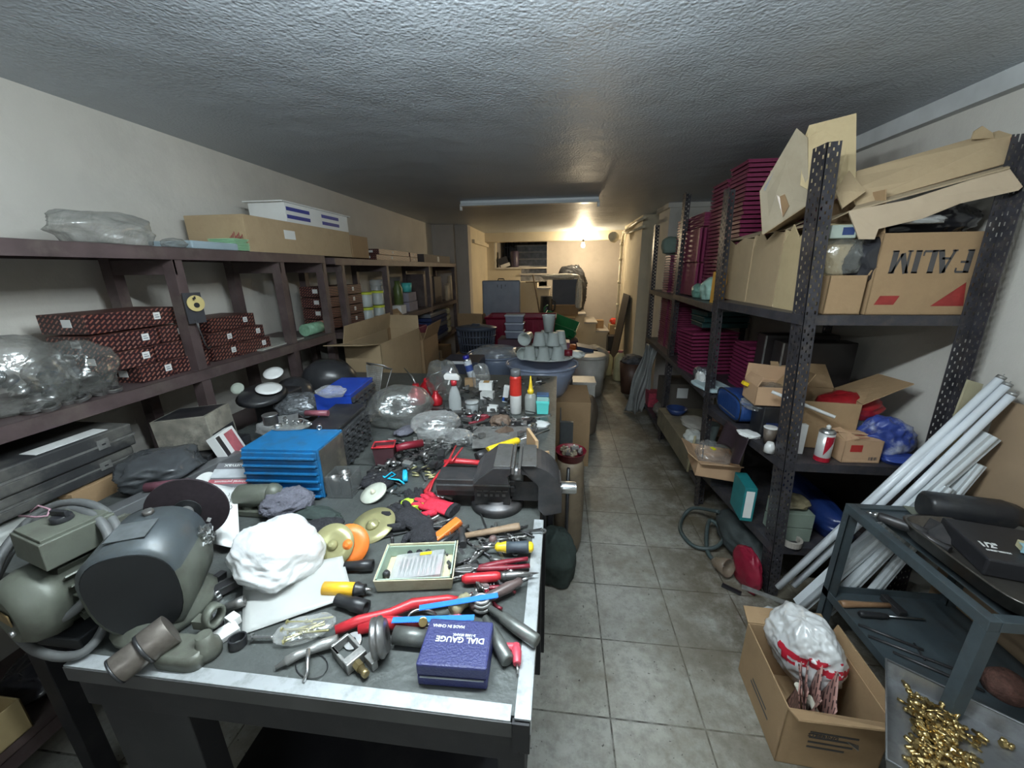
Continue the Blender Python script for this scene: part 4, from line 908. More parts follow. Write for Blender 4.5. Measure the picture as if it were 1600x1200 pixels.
glove('red and dark glove crumpled against the left end of the vise', P(683, 795), R(160), mat('red_fabric', (.60, .02, .05), .8, 0, .15, 40, .4, 120), M_BLKFAB, .85, .9)
glove('small black glove with neon yellow trim in front of the vise beam', P(650, 785), R(120), M_BLKFAB, mat('neon_trim', (.50, .75, .05), .6), .7, .8)
# neon strip and blue tie
solo('neon_strap', 'neon yellow fabric strap bunched by the black gloves', 'strap', blob(.05, .035, .022, 5, .35, 7, 28), mat('neon_fabric', (.48, .72, .05), .8), P(640, 790))
solo('blue_string', 'bright blue string knotted beside the black glove', 'cord', MB().tube([P(x, y, BZ + z) - P(610, 745) for x, y, z in ((592, 742, .02), (602, 746, .03), (612, 738, .034), (618, 742, .03), (606, 748, .028), (624, 750, .02), (632, 756, .012))], .0032, 6), mat('cyan_cord', (.01, .48, .75), .5), P(610, 745))
# ---------------------------------------------------------------- casting, cloths
t = thing('pump_casting', 'olive grey cast metal pump body behind the white bag', 'casting', P(402, 800))
b = MB().cyl((-.05, 0, .055), (.045, .015, .055), .034, n=24).lathe([(.02, -.012), (.022, 0)], (-.05, 0, .055), (1, .15, 0), 16).cyl((-.02, 0, 0), (-.02, 0, .05), .022, n=14).cyl((.03, .0, 0), (.03, .0, .05), .018, n=14).box((0, .0, .01), (.11, .055, .018))
b.sphere((.05, .02, .06), .03, sc=(1, 1, 1))
link('body', b, M_OLIVE, t, .002); link('bore', MB().cyl((-.064, -.002, .055), (-.0655, -.002, .055), .008, n=12), M_HOLE, t)
bag('cloth', 'crumpled slate grey cloth beside the olive pump casting', 'cloth', .13, .10, .07, P(452, 800), R(20), M_GRYFAB, 12, n=60, amp=.32, ripple=.12)
bag('cloth', 'dark green black crumpled cloth between the blue drawers and the olive disc', 'cloth', .15, .07, .035, P(500, 815), R(-8), mat('dark_green_fabric', (.03, .045, .04), .85, 0, .3, 30), 14, n=50, amp=.3, ripple=.12)
bag('cloth', 'black crumpled rag behind the white plastic bag', 'cloth', .11, .07, .045, P(508, 838), R(10), M_BLKFAB, 16, n=44, amp=.3, ripple=.12)
# printed carton and papers
t = thing('printed_carton', 'opened grey and red printed carton with a round white flap, behind the grinding disc', 'box', P(372, 772) + Vector((0, .0, .026)), (R(34), 0, R(8)))
M_PGREY = mat('printed_grey', (.16, .165, .175), .5, 0, .15, 10)
w = .15
link('body', MB().bx(-w / 2, -.045, 0, w / 2, .075, .035), M_PGREY, t, .003)
link('stripe', MB().bx(-w / 2, .018, .0352, w / 2, .05, .0358), mat('pale_print', (.50, .53, .55), .5, 0, .15, 30), t)
link('stripe', MB().bx(-w / 2, -.004, .0352, w / 2, .012, .0358), mat('red_print', (.45, .12, .14), .5, 0, .2, 40), t)
lettering(t, 'volumax', .02, (.0, .062, .0356), (0, 0, PI), M_PAPER, sx=1.4); lettering(t, 'volumax', .02, (.0, -.022, .0356), (0, 0, PI), M_PAPER, sx=1.4)
lettering(t, 'universal permanent', .012, (.0, .004, .0362), (0, 0, PI), M_PAPER, sx=1.1)
link('round_flap', MB().lathe([(.036, 0), (.036, .002)], (-w / 2 - .025, .012, .02), n=28), M_PAPER, t)
b = MB().grid(lambda u, v: P(335 + 40 * u - 5 * v, 850 - 95 * v + 8 * u, BZ + .02 + .05 * v + .01 * math.sin(u * 5)) - P(350, 800), 8, 10)
t = thing('leaflet', 'white paper leaflet with round symbols behind the grinding disc', 'paper', P(350, 800)); link('page', b, M_PAPER, t, solid=.001)
for k in range(3): link('symbol', MB().tube([P(354 + 2 * k + 4.5 * math.cos(q), 772 + 10 * k + 3.6 * math.sin(q), BZ + .062 - .006 * k) - P(350, 800) for q in [i * PI / 7 for i in range(14)]], .0007, 5, closed=True), M_BLACKP, t)
# ---------------------------------------------------------------- blue drawer cabinets
def drawer_cabinet(label, loc, rz, w, d, h, rows, m, side, name='drawer_cabinet'):
    t = thing(name, label, 'drawer cabinet', loc, (0, 0, rz))
    link('casing', MB().bx(-w / 2, 0, 0, w / 2, d, h), m, t, .002)
    for i in range(rows):
        z0 = .006 + (h - .012) * i / rows; z1 = .006 + (h - .012) * (i + 1) / rows - .004
        dr = link('drawer', MB().prism([(-.004, z0), (-.014, z0 + .004), (-.014, z1 - .012), (-.004, z1 - .005), (-.004, z1), (.0, z1), (.0, z0)], -w / 2 + .004, w / 2 - .004, axis='x') if False else MB().bx(-w / 2 + .004, -.008, z0, w / 2 - .004, .0, z1), m, t, .0015)
        link('handle_lip', MB().prism([(-w / 2 + .006, 0), (w / 2 - .006, 0), (w / 2 - .006, .010), (-w / 2 + .006, .010)], 0, .004) if False else MB().bx(-w / 2 + .006, -.017, z0 + .003, w / 2 - .006, -.008, z0 + .009), m, dr, .001)
    if side: link('side_panel', MB().bx(w / 2, .008, .01, w / 2 + .002, d - .005, h - .008), side, t)
    return t
M_SIDE = mat('oily_side_panel', (.10, .095, .08), .4, .1, .4, 12, dirt=(.28, .24, .17), dirt_amt=.6, dscale=9)
a = P(393, 775); b_ = P(508, 778); rz = math.atan2((b_ - a).y, (b_ - a).x)
w = (b_ - a).length
BC = thing_blue = drawer_cabinet('bright blue parts drawer cabinet with six drawers on the workbench', (a + b_) / 2, rz, w, .165, .175, 6, M_BLUE, M_SIDE)
TOPZ = BZ + .175
def onCab(x, y, z=TOPZ): return onZ(x, y, z)
bag('film_scrap', 'flat grey film lying on top of the bright blue drawer cabinet', 'film', .13, .07, .008, onCab(455, 668), R(10), M_FILMG, 3, n=30)
solo('steel_tin', 'open steel tin with a dark lid on the blue drawer cabinet', 'tin', MB().lathe([(.024, 0), (.025, .003), (.024, .03), (.026, .032), (.026, .038)]), M_DULL, onCab(424, 662))
solo('folded_plate', 'bent bright metal plate standing on the blue drawer cabinet', 'plate', MB().quad((-.02, 0, 0), (.03, .01, 0), (.02, .03, .035), (-.015, .02, .03), t=.002).quad((.02, .03, .035), (-.015, .02, .03), (-.01, .045, .01), (.025, .05, .01), t=.002), M_STEEL, onCab(452, 664))
random.seed(21)
for i in range(7):
    p = onCab(random.uniform(430, 500), random.uniform(660, 671))
    (bolt('short steel bolt in the loose pile on top of the blue drawer cabinet', p, (0, 0, random.uniform(0, 6)), .03, .005, M_STEEL, 'bolts on the blue cabinet') if i % 2 else socket('small steel socket in the loose pile on top of the blue drawer cabinet', p, (0, 0, random.uniform(0, 6)), .025, .009, M_STEEL, 'sockets on the blue cabinet'))
solo('red_tube', 'short dark pink tube lying at the rear of the blue drawer cabinet', 'tube', MB().cyl((-.045, 0, .012), (.045, 0, .012), .012), mat('dark_pink', (.22, .07, .09), .4), onCab(496, 650), (0, 0, R(5)))
# clear bin with rollers
t = thing('clear_bin', 'smoky clear plastic bin of steel rollers right of the blue drawer cabinet', 'bin', P(540, 768), (0, 0, R(4)))
w, d, h = .085, .08, .075
b = MB().bx(-w / 2, -d / 2, 0, w / 2, d / 2, .002).bx(-w / 2, -d / 2, 0, -w / 2 + .002, d / 2, h).bx(w / 2 - .002, -d / 2, 0, w / 2, d / 2, h).bx(-w / 2, -d / 2, 0, w / 2, -d / 2 + .002, h).bx(-w / 2, d / 2 - .002, 0, w / 2, d / 2, h)
link('bin', b, mat('smoky_clear', (.16, .17, .17), .1, 0, .1, 6, alpha=.5), t)
for k, (x, y) in enumerate(((-.022, -.018), (.018, -.015), (-.005, .02))):
    socket('steel roller standing in the smoky clear bin, %s' % ('front left', 'front right', 'rear')[k], P(540, 768) + Vector((x - .019, y, .003)), (0, R(-90), 0), .06, .019, (M_DULL, M_STEEL, M_DULL)[k], None, 'steel_roller').location = P(540, 768) + Vector((x + .017, y, .004))
# black bins stack (small drawers)
t0 = P(560, 742)
def bin_stack(label, loc, rz, cols, rows, w, h, d, mframe, mdraw):
    t = thing('drawer_cabinet', label, 'drawer cabinet', loc, (0, 0, rz))
    link('casing', MB().bx(0, 0, 0, cols * w, d, rows * h + .01).bx(-.004, -.002, rows * h + .01, cols * w + .004, d, rows * h + .018), mframe, t, .002)
    for r_ in range(rows):
        for c_ in range(cols):
            x0, z0 = c_ * w + .003, r_ * h + .006
            q = link('drawer', MB().bx(x0, -.012, z0, x0 + w - .006, .0, z0 + h - .006), mdraw, t, .002)
            link('pull', MB().bx(x0 + w * .3, -.022, z0 + .004, x0 + w * .7 - .006, -.012, z0 + .012), mdraw, q, .001)
    return t
# its drawer face looks right/front
a = P(532, 740); bb = P(590, 672)
rz = math.atan2((bb - a).y, (bb - a).x)
bin_stack('black small parts drawers behind the clear bin, right of the bright blue cabinet', a, rz, 6, 5, .05, .030, .13, M_BLACKP, M_SMOKE)
bin_stack('taller black fronted parts drawers with a royal blue top under the clear bags', P(556, 680), rz, 5, 6, .055, .030, .16, M_BLUE2, M_SMOKE)
CT = BZ + 6 * .030 + .018
bag('parts_bag', 'shiny clear bag of parts lying on the royal blue drawer top', 'bag', .13, .08, .04, onZ(518, 618, CT + .0), R(-10), M_FILM, 23, n=50, amp=.3)
# ================================================================ left rack contents
def print_mat(name, base, tone, sc=1.0):
    "small slanted printed oblongs on a dark ground, laid on the box faces"
    m = bpy.data.materials.new(name); m.use_nodes = True; nt = m.node_tree; N = nt.nodes; L = nt.links; b = _bs(m)
    uv = N.new('ShaderNodeUVMap'); mp = N.new('ShaderNodeMapping'); L.new(uv.outputs[0], mp.inputs[0]); mp.inputs['Rotation'].default_value = (0, 0, R(-38))
    br = N.new('ShaderNodeTexBrick'); br.offset = .5; br.inputs['Scale'].default_value = 1 / sc
    br.inputs['Brick Width'].default_value = .026; br.inputs['Row Height'].default_value = .0135; br.inputs['Mortar Size'].default_value = .0042; br.inputs['Mortar Smooth'].default_value = 0
    br.inputs['Color1'].default_value = (*tone, 1); br.inputs['Color2'].default_value = (tone[0] * .8, tone[1] * .55, tone[2] * .5, 1); br.inputs['Mortar'].default_value = (*base, 1)
    L.new(mp.outputs[0], br.inputs['Vector']); L.new(br.outputs['Color'], b.inputs['Base Color']); b.inputs['Roughness'].default_value = .45
    return m
M_PAT = print_mat('slanted_print_card', (.022, .008, .010), (.30, .135, .10))
def pat_box(label, loc, rz, w=.145, d=.20, h=.055, stick=1, rot=None, group='printed spare part boxes on the left rack'):
    "w along the aisle (y), d across the shelf"
    t = thing('parts_box', label, 'box', loc, rot or (0, 0, rz), group)
    link('body', MB().bx(-d / 2, -w / 2, 0, d / 2, w / 2, h * .98), M_PAT, t, .001)
    if stick:
        q = .22 if stick == 1 else -.1
        s_ = link('paper_label', MB().bx(d / 2, w * q, h * .35, d / 2 + .001, w * q + .028, h * .75), M_PAPER, t)
        link('print_line', MB().bx(d / 2 + .001, w * q + .005, h * .45, d / 2 + .0014, w * q + .023, h * .5).bx(d / 2 + .001, w * q + .005, h * .58, d / 2 + .0014, w * q + .02, h * .62), M_GREYP, s_)
        link('paper_label', MB().bx(-.02 + d * .1, -w / 2 - .001, h * .35, d * .1 + .02, -w / 2, h * .75), M_PAPER, t)
    return t
Z2 = 1.2005
def onSh(px, py, x=-1.63): return onX(px, py, x)
# main stack (px 130-310): the faces look to the aisle
D_ = .20
def sbox(label, px0, px1, z, xf=-1.64, rz=0.0, h=.067, stick=1):
    a = onX(px0, 500, xf); b = onX(px1, 500, xf); w = b.y - a.y
    return pat_box(label, Vector((xf - D_ / 2, (a.y + b.y) / 2, z)), rz, w, D_, h, stick)
ZS = [Z2 + .068 * k for k in range(5)]
sbox('dark printed parts box, bottom left of the tall pile on the middle left shelf', 195, 252, ZS[0], -1.64)
sbox('dark printed parts box, bottom right of the tall pile on the middle left shelf', 254, 312, ZS[0], -1.64)
sbox('dark printed parts box, second layer left in the tall pile on the left shelf', 150, 226, ZS[1], -1.65)
sbox('dark printed parts box, second layer right in the tall pile on the left shelf', 229, 300, ZS[1], -1.66)
sbox('long dark printed parts box, third layer of the tall pile on the left shelf', 135, 240, ZS[2], -1.67)
sbox('dark printed parts box beside the left rack post, third layer of the tall pile', 244, 284, ZS[2], -1.68)
sbox('topmost long dark printed parts box with an open edge, on the tall pile', 131, 276, ZS[3] + .004, -1.70, h=.072)
# pile behind the post (px 318-415)
sbox('dark printed parts box, bottom left of the pile right of the hanging gasket', 322, 362, ZS[0], -1.67)
sbox('dark printed parts box, bottom right of the pile right of the hanging gasket', 364, 416, ZS[0], -1.66)
sbox('dark printed parts box, middle left of the pile right of the hanging gasket', 320, 360, ZS[1], -1.69)
sbox('dark printed parts box, middle right of the pile right of the hanging gasket', 362, 409, ZS[1], -1.68)
sbox('topmost dark printed parts box of the pile right of the hanging gasket', 326, 398, ZS[2], -1.71)
# pile at 512-570
a = onX(513, 500, -1.70); b_ = onX(571, 500, -1.70)
for k in range(4):
    pat_box('dark printed parts box, %s in the neat pile of four, middle left shelf' % ('lowest', 'second lowest', 'second highest', 'topmost')[k], Vector((-1.80, (a.y + b_.y) / 2, Z2 + .08 * k - (0 if a.y < 2.6 else 0))), 0, (b_.y - a.y) * .96, .20, .074, 1)
# boxes on top of the far rack
a = onX(588, 398, -1.66); b_ = onX(640, 398, -1.66); ZT = 1.716
for k in range(2):
    pat_box('dark printed box with a white end on the rack top, %s' % ('lower of the left pair', 'upper of the left pair')[k], Vector((-1.76, (a.y + b_.y) / 2 + .02 * k, ZT + .052 * k)), 0, (b_.y - a.y) * (1 - .1 * k), .2, .05, 2)
a = onX(641, 398, -1.66); b_ = onX(652, 398, -1.66)
for k in range(2):
    pat_box('small dark printed box on the rack top, %s' % ('lower of the right pair', 'upper of the right pair')[k], Vector((-1.76, (a.y + b_.y) / 2, ZT + .05 * k)), 0, (b_.y - a.y), .2, .048, 2)
a = onX(662, 405, -1.66); b_ = onX(706, 405, -1.66)
carton('low dark brown carton with a pale end at the far end of the rack top', .25, (b_.y - a.y) * .9, .10, Vector((-1.80, (a.y + b_.y) / 2, ZT)), m=mat('dark_brown_card', (.06, .045, .042), .6), sticker=(0, .05, .08, .07, 'x+'))
# carton on the top shelf with the blue and white carton on it
a = onX(388, 370, -1.62); b_ = onX(548, 370, -1.62); ZT = 1.7255
w = b_.y - a.y
big = carton('large plain cardboard box on top of the left rack, under the blue and white box', .34, w, .185, Vector((-1.80, (a.y + b_.y) / 2, ZT)), m=M_CARD, sticker=(-.18, .11, .10, .05, 'x+'), flaps=())
a2 = onX(552, 370, -1.62); b2 = onX(577, 370, -1.62)
carton('narrow taped cardboard box right of the large box on top of the left rack', .3, (b2.y - a2.y), .17, Vector((-1.79, (a2.y + b2.y) / 2, ZT)), m=M_CARD2, tape=True)
a = onX(440, 308, -1.64); b_ = onX(546, 308, -1.64)
t = carton('blue and white striped box with a lid on the large cardboard box', .24, (b_.y - a.y) * .9, .115, Vector((-1.78, (a.y + b_.y) / 2, ZT + .186)), m=M_PAPER)
M_ROYAL = mat('royal_print', (.015, .035, .26), .5, 0, .1, 14)
wy = (b_.y - a.y) * .9
for zz in (.025, .07):
    link('blue_stripe', MB().bx(.12, -wy / 2 + .01, zz, .1208, -wy / 6, zz + .022), M_ROYAL, t); link('blue_stripe', MB().bx(.12, wy * .02, zz, .1208, wy * .32, zz + .022), M_ROYAL, t)
link('lid', MB().bx(-.13, -wy / 2 - .03, .1155, .13, wy / 2 + .03, .122), M_PAPER, t)
# teal folder with green stuff, and crumpled clear bag on the top shelf
a = onX(255, 385, -1.66)
solo('plastic_folder', 'pale blue plastic wallet of papers lying on top of the left rack', 'folder', MB().bx(-.12, -.13, 0, .10, .13, .035), mat('pale_blue_plastic', (.30, .38, .42), .3), onX(310, 388, -1.72) * 1, (0, 0, 0), bevel=.006).location.z = ZT
t = thing('green_bundle', 'bundle of pale green strips at the end of the pale blue wallet', 'bundle', Vector((-1.70, onX(362, 380, -1.68).y, ZT)))
random.seed(5)
for k in range(9): link('strip', MB().bx(-.07, -.045, .004 + .0065 * k, .075, .045 + random.uniform(-.01, .01), .0085 + .0065 * k), mat('mint_green', (.30, .56, .33), .5), t)
for k in range(8): link('red_thread', MB().tube([(.05, -.04 + .01 * k, .062), (.06, -.036 + .01 * k, .075 + .01 * (k % 3)), (.055, -.03 + .01 * k, .066)], .0015, 5), mat('red_thread', (.35, .04, .06), .6), t)
bag('crumpled_bag', 'crumpled clear plastic bag on the top left shelf, drooping over its edge', 'bag', .16, .34, .115, Vector((-1.70, onX(185, 375, -1.66).y, ZT)), R(6), M_FILMG, 31, n=54, amp=.26, k=4, tilt=(0, 0))
bag('bag_tail', 'drooping tail of clear film hanging over the top left shelf by the front post', 'film', .05, .12, .035, Vector((-1.62, onX(275, 392, -1.62).y, ZT + .0)), R(10), M_FILMG, 33, n=36, amp=.3)
# hanging round gasket card
t = thing('gasket_pack', 'yellow round gasket packed on a dark card, hanging on the left rack post', 'gasket', onX(302, 474, -1.575), (0, 0, R(10)))
link('disc', MB().lathe([(.034, 0), (.034, .003)], (.01, .0, 0), (1, -.5, 0), 28), mat('yellow_card', (.52, .42, .17), .6), t)
link('ring', MB().lathe([(.011, 0), (.011, .004)], (.0115, .0, -.008), (1, -.5, 0), 20), M_BLACKP, t)
link('backing_card', MB().box((.0, .0, -.02), (.004, .07, .13), (0, 0, R(-26))), mat('black_card', (.03, .03, .035), .5), t)
link('printed_marks', MB().box((.016, -.014, .02), (.002, .006, .010), (0, 0, R(-26))).box((.013, -.002, .024), (.002, .006, .012), (0, 0, R(-26))).box((.01, .010, .02), (.002, .006, .010), (0, 0, R(-26))), M_BLACKP, t)
solo('hanging_rod', 'dark bent wire hook hanging below the yellow gasket on the left rack post', 'hook', MB().tube([(0, 0, 0), (0, .01, -.05), (0, .02, -.11), (0, .03, -.135), (0, .045, -.125)], .003, 6), M_IRON, onX(305, 500, -1.575))
# big clear bags of round parts at the left of the middle shelf
ax_ = -1.70
bag('parts_bag', 'large clear bag of round metal parts at the far left of the middle shelf', 'bag', .24, .27, .23, Vector((-1.73, onX(35, 560, -1.65).y, Z2)), 0, M_FILMG, 41, n=56, amp=.22, k=4.5)
bag('parts_bag', 'second clear bag of metal rings, beside the tall pile of printed boxes', 'bag', .22, .20, .19, Vector((-1.72, onX(125, 560, -1.65).y + .02, Z2)), 0, M_FILMG, 43, n=56, amp=.26, k=4.5)
random.seed(9)
for i in range(8):
    y = onX(150 - i * 19, 560, -1.66).y
    ring('steel ring lying at the foot of the clear bags on the middle left shelf', Vector((-1.63 - .02 * (i % 3), y, Z2 + .004)), (R(random.uniform(-8, 20)), R(random.uniform(0, 20)), 0), .018, .027, .012, M_DULL if i else M_STEEL, 'steel_ring', 'ring', 'steel rings by the clear bags').location.z = Z2 + .006
# odds on the middle shelf between posts
solo('label_strip', 'long white sloping board lying on the middle left shelf', 'board', MB().bx(-.15, -.2, 0, .12, .2, .008), mat('dusty_board', (.34, .34, .30), .7), Vector((-1.76, onX(440, 528, -1.65).y, Z2)), (0, 0, R(3)))
t = thing('label_roll', 'green and pink roll of labels lying on the middle left shelf', 'roll', Vector((-1.70, onX(500, 507, -1.66).y, Z2)))
link('roll', MB().cyl((0, -.12, .04), (0, .12, .04), .04, n=24), mat('green_print', (.22, .40, .27), .5, 0, .3, 30), t)
link('end_label', MB().cyl((0, .06, .04), (0, .12, .04), .0405, n=24), mat('pink_print', (.50, .26, .20), .5), t)
# ---------------------------------------------------------------- clear tubs with yellow lids (far rack, middle shelf)
Z3 = 1.1755
def tub(label, loc, r, h, lidm, body=M_FROST, name='plastic_jar', grp=None):
    t = thing(name, label, 'jar', loc, group=grp)
    link('jar', MB().lathe([(r * .9, 0), (r, h * .1), (r, h * .82), (r * .92, h * .86)], n=20), body, t)
    link('lid', MB().lathe([(r * 1.04, h * .84), (r * 1.06, h * .86), (r * 1.06, h * .98), (r * .95, h)], n=20), lidm, t); return t
M_LIME = mat('lime_lid', (.55, .62, .05), .4)
names = ('lower left', 'lower right', 'upper left', 'upper right')
for k, (px, dz) in enumerate(((583, 0), (601, 0), (583, .135), (601, .135))):
    y = onX(px, 480, -1.66).y
    tub('clear jar with a lime lid on the far left rack, %s of four' % names[k], Vector((-1.72, y, Z3 + dz)), .055, .13, M_LIME)
for k, px in enumerate((606, 616)):
    y = onX(px, 450, -1.72).y
    tub('tall clear jar standing behind the lime lidded jars, %s one' % ('nearer', 'farther')[k], Vector((-1.84, y, Z3)), .06, .36, M_CLEARP, M_CLEARP)
y = onX(634, 470, -1.66).y
solo('green_canister', 'slim olive green canister on the far left rack, middle shelf', 'canister', MB().lathe([(.05, 0), (.05, .26), (.03, .30), (.03, .34)], n=20), mat('olive_green', (.10, .14, .04), .4), Vector((-1.74, y, Z3)))
solo('teal_cup', 'small teal cup stacked on clear boxes, far left rack', 'cup', MB().lathe([(.05, 0), (.06, .10)], n=18), M_TEAL, Vector((-1.74, onX(646, 450, -1.66).y, Z3 + .21)))
carton('grey translucent box on the far left rack under the teal cup', .16, .26, .10, Vector((-1.75, onX(648, 480, -1.66).y, Z3)), m=mat('lilac_clear', (.32, .30, .36), .3, alpha=.9), name='storage_box')
carton('upper grey translucent box on the far left rack, holding the teal cup', .15, .24, .10, Vector((-1.75, onX(648, 480, -1.66).y, Z3 + .105)), m=mat('lilac_clear', (.32, .30, .36), .3, alpha=.9), name='storage_box')
carton('small white paper bundle beside the olive canister', .10, .14, .09, Vector((-1.70, onX(637, 490, -1.66).y - .12, Z3)), m=M_PAPER, name='paper_bundle')
for k, (px, w, h, m) in enumerate(((673, .34, .40, M_BROWN), (688, .32, .36, mat('dark_brown_card', (.06, .045, .042), .6)))):
    carton('tall dark brown carton on the far left rack, %s' % ('beside the lilac boxes', 'beside the pale tubes')[k], .22, w, h, Vector((-1.80, onX(px, 450, -1.66).y, Z3)), m=m)
for k in range(3):
    solo('pale_tube', 'pale upright cardboard tube at the far end of the left rack, %s' % ('nearest', 'middle', 'farthest')[k], 'tube', MB().cyl((0, 0, 0), (0, 0, (.22, .25, .36)[k]), .032, n=14), mat('pale_tube', (.58, .47, .33), .6), Vector((-1.70, onX(702 + 2.8 * k, 455, -1.66).y, Z3)))
# far rack, shelf below (z .74): cartons leaning out and dark trays
def cart_x(label, px0, px1, z, h, xf, m, **k):
    a = onX(px0, 520, xf); b = onX(px1, 520, xf)
    return carton(label, .34, (b.y - a.y) * .96, h, Vector((xf - .17, (a.y + b.y) / 2, z)), m=m, **k)
cart_x('brown carton with a bent flap on the far left rack, nearest of three', 606, 625, .7405, .36, -1.58, M_CARD2, flaps=(('x+', .17, 40), ('y+', .1, 80)), open_=True)
cart_x('brown carton with a bent flap on the far left rack, second of three', 626, 640, .7405, .37, -1.57, M_CARD2, flaps=(('x+', .17, 50), ('y-', .1, 70)), open_=True)
cart_x('narrow brown carton on the far left rack, third of three', 641, 651, .7405, .36, -1.58, M_CARD2)
for k in range(7):
    solo('black_tray', 'dark tray in the pile at the left rack end, %s' % ('lowest', 'second lowest', 'third from below', 'middle one', 'third from the top', 'second highest', 'topmost')[k], 'tray', MB().bx(-.17, -.35, 0, .17, .35, .04).bx(-.16, -.34, .04, .16, .34, .045), M_DKBLUE if k % 3 else M_GREYP, Vector((-1.74, onX(682, 480, -1.6).y + .03 * (k % 2), .7405 + .052 * k)), bevel=.004)
solo('magenta_box', 'dark magenta box between the brown cartons and the dark trays', 'box', MB().bx(-.12, -.13, 0, .12, .13, .26), M_MAG, Vector((-1.68, onX(657, 520, -1.6).y, .7405)), bevel=.004)
for k in range(4):
    bag('papers', 'yellowish bundle of papers at the end of the far left rack, %s' % ('lowest', 'second', 'third', 'topmost')[k], 'bundle', .12, .16, .085, Vector((-1.64, onX(704, 500, -1.6).y - .08, .7405 + .088 * k)), 0, mat('yellowed_paper', (.46, .40, .24), .7, 0, .35, 12), 50 + k, n=26, amp=.2)
# bottom shelf far
for k, (px, m, lab) in enumerate(((640, M_BROWN, 'dark bundle'), (678, M_GREYP, 'grey box'), (697, M_CARD2, 'brown box'))):
    cart_x('%s on the bottom shelf of the far left rack' % lab, px - 9, px + 7, .2405, .30, -1.62, m)
# ---------------------------------------------------------------- big open carton on the floor side of the rack, standing on boxes
BX0 = onX(500, 590, -1.30); 
c0 = Vector((-1.30, 2.72, 0))
carton('lower plain carton under the big open cardboard box by the left rack', .28, .80, .50, Vector((-1.445, 3.08, 0.0)), m=M_CARD2)
t = carton('big open cardboard box with a wide flap folded out, in front of the left rack', .29, .82, .60, Vector((-1.445, 3.08, .502)), (0, 0, R(0)), m=M_CARD, flaps=(('y-', .26, 172), ('x-', .14, 80), ('y+', .12, 95)), open_=True)
t2 = carton('carton behind the big open cardboard box', .28, .5, .45, Vector((-1.43, 3.80, 0)), m=M_CARD2)
carton('upper carton behind the big open cardboard box, with its flap up', .27, .46, .52, Vector((-1.43, 3.80, .4515)), m=M_CARD2, flaps=(('x+', .15, 110), ('y-', .15, 120)), open_=True)
# ---------------------------------------------------------------- tool cases and clutter on the shelf behind the bench
Zc = .7605
def metal_case(label, x, y, z, w, d, h, rz, m):
    t = thing('tool_case', label, 'case', (x, y, z), (0, 0, rz))
    link('lower_shell', MB().bx(-d / 2, -w / 2, 0, d / 2, w / 2, h * .48), m, t, .006)
    link('upper_shell', MB().bx(-d / 2, -w / 2, h * .52, d / 2, w / 2, h), m, t, .006)
    link('rim', MB().bx(-d / 2 - .002, -w / 2 - .002, h * .46, d / 2 + .002, w / 2 + .002, h * .54), M_CAST, t)
    for s in (-.32, .30):
        q = link('latch', MB().bx(d / 2, w * s - .018, h * .35, d / 2 + .005, w * s + .018, h * .75), M_CAST, t, .001)
        link('keyhole', MB().bx(d / 2 + .005, w * s - .006, h * .52, d / 2 + .0055, w * s + .006, h * .58), M_HOLE, q)
    return t
M_DUSTY = mat('dusty_black_case', (.035, .036, .038), .5, 0, .3, 7, dirt=(.17, .165, .145), dirt_amt=.7, dscale=4)
yc = (onX(0, 700, -1.6).y + onX(200, 700, -1.6).y) / 2 - .08
carton('brown cardboard box under the black tool cases on the left rack', .3, .22, .16, Vector((-1.74, onX(170, 760, -1.6).y, Zc)), m=M_CARD2)
carton('low white and black carton under the tool cases on the left rack', .32, .40, .075, Vector((-1.73, yc - .1, Zc)), m=mat('stained_paper', (.40, .41, .38), .6, 0, .3, 10, dirt=(.08, .08, .075), dirt_amt=.8, dscale=10))
bag('foam_roll', 'crumpled pale film squeezed under the tool cases', 'film', .26, .36, .075, Vector((-1.70, yc - .1, Zc + .077)), 0, mat('grey_pale_film', (.34, .35, .33), .35, 0, .35, 9), 61, n=44, amp=.25)
metal_case('lower black tool case with metal latches on the left rack behind the motor', -1.75, yc, Zc + .165, .50, .30, .07, 0, M_DUSTY)
metal_case('upper black tool case with two metal latches on the left rack behind the motor', -1.745, yc, Zc + .237, .52, .31, .085, 0, M_DUSTY)
solo('white_strip', 'white paper strip lying on the upper black tool case', 'paper', MB().bx(-.03, -.10, 0, .03, .10, .0015), M_PAPER, Vector((-1.63, onX(110, 695, -1.62).y, Zc + .3235)))
solo('steel_profile', 'long grey steel box profile lying behind the grinding disc', 'profile', MB().bx(-.025, -.24, 0, .025, .24, .035), mat('grey_profile', (.17, .175, .18), .4, .4), Vector((-1.31, 1.03, BZ)), (0, 0, R(-10)), bevel=.003)
bag('grey_bag', 'dark grey plastic bag between the tool cases and the grinding disc', 'bag', .22, .22, .11, Vector((-1.40, 1.08, BZ)), R(20), mat('dark_grey_film', (.06, .065, .07), .25, 0, .2, 8), 63, n=50, amp=.3)
solo('pink_tube', 'dull pink cardboard tube lying by the dark grey plastic bag', 'tube', MB().cyl((0, -.06, .015), (0, .06, .015), .015, n=20), mat('dull_pink', (.16, .06, .08), .5), Vector((-1.27, .98, BZ + .036)), (0, 0, R(-70)))
bag('clear_bag', 'clear film bag beside the upper tool case on the left rack', 'bag', .14, .16, .13, Vector((-1.66, 1.28, Zc)), 0, M_FILM, 64, n=44, amp=.3)
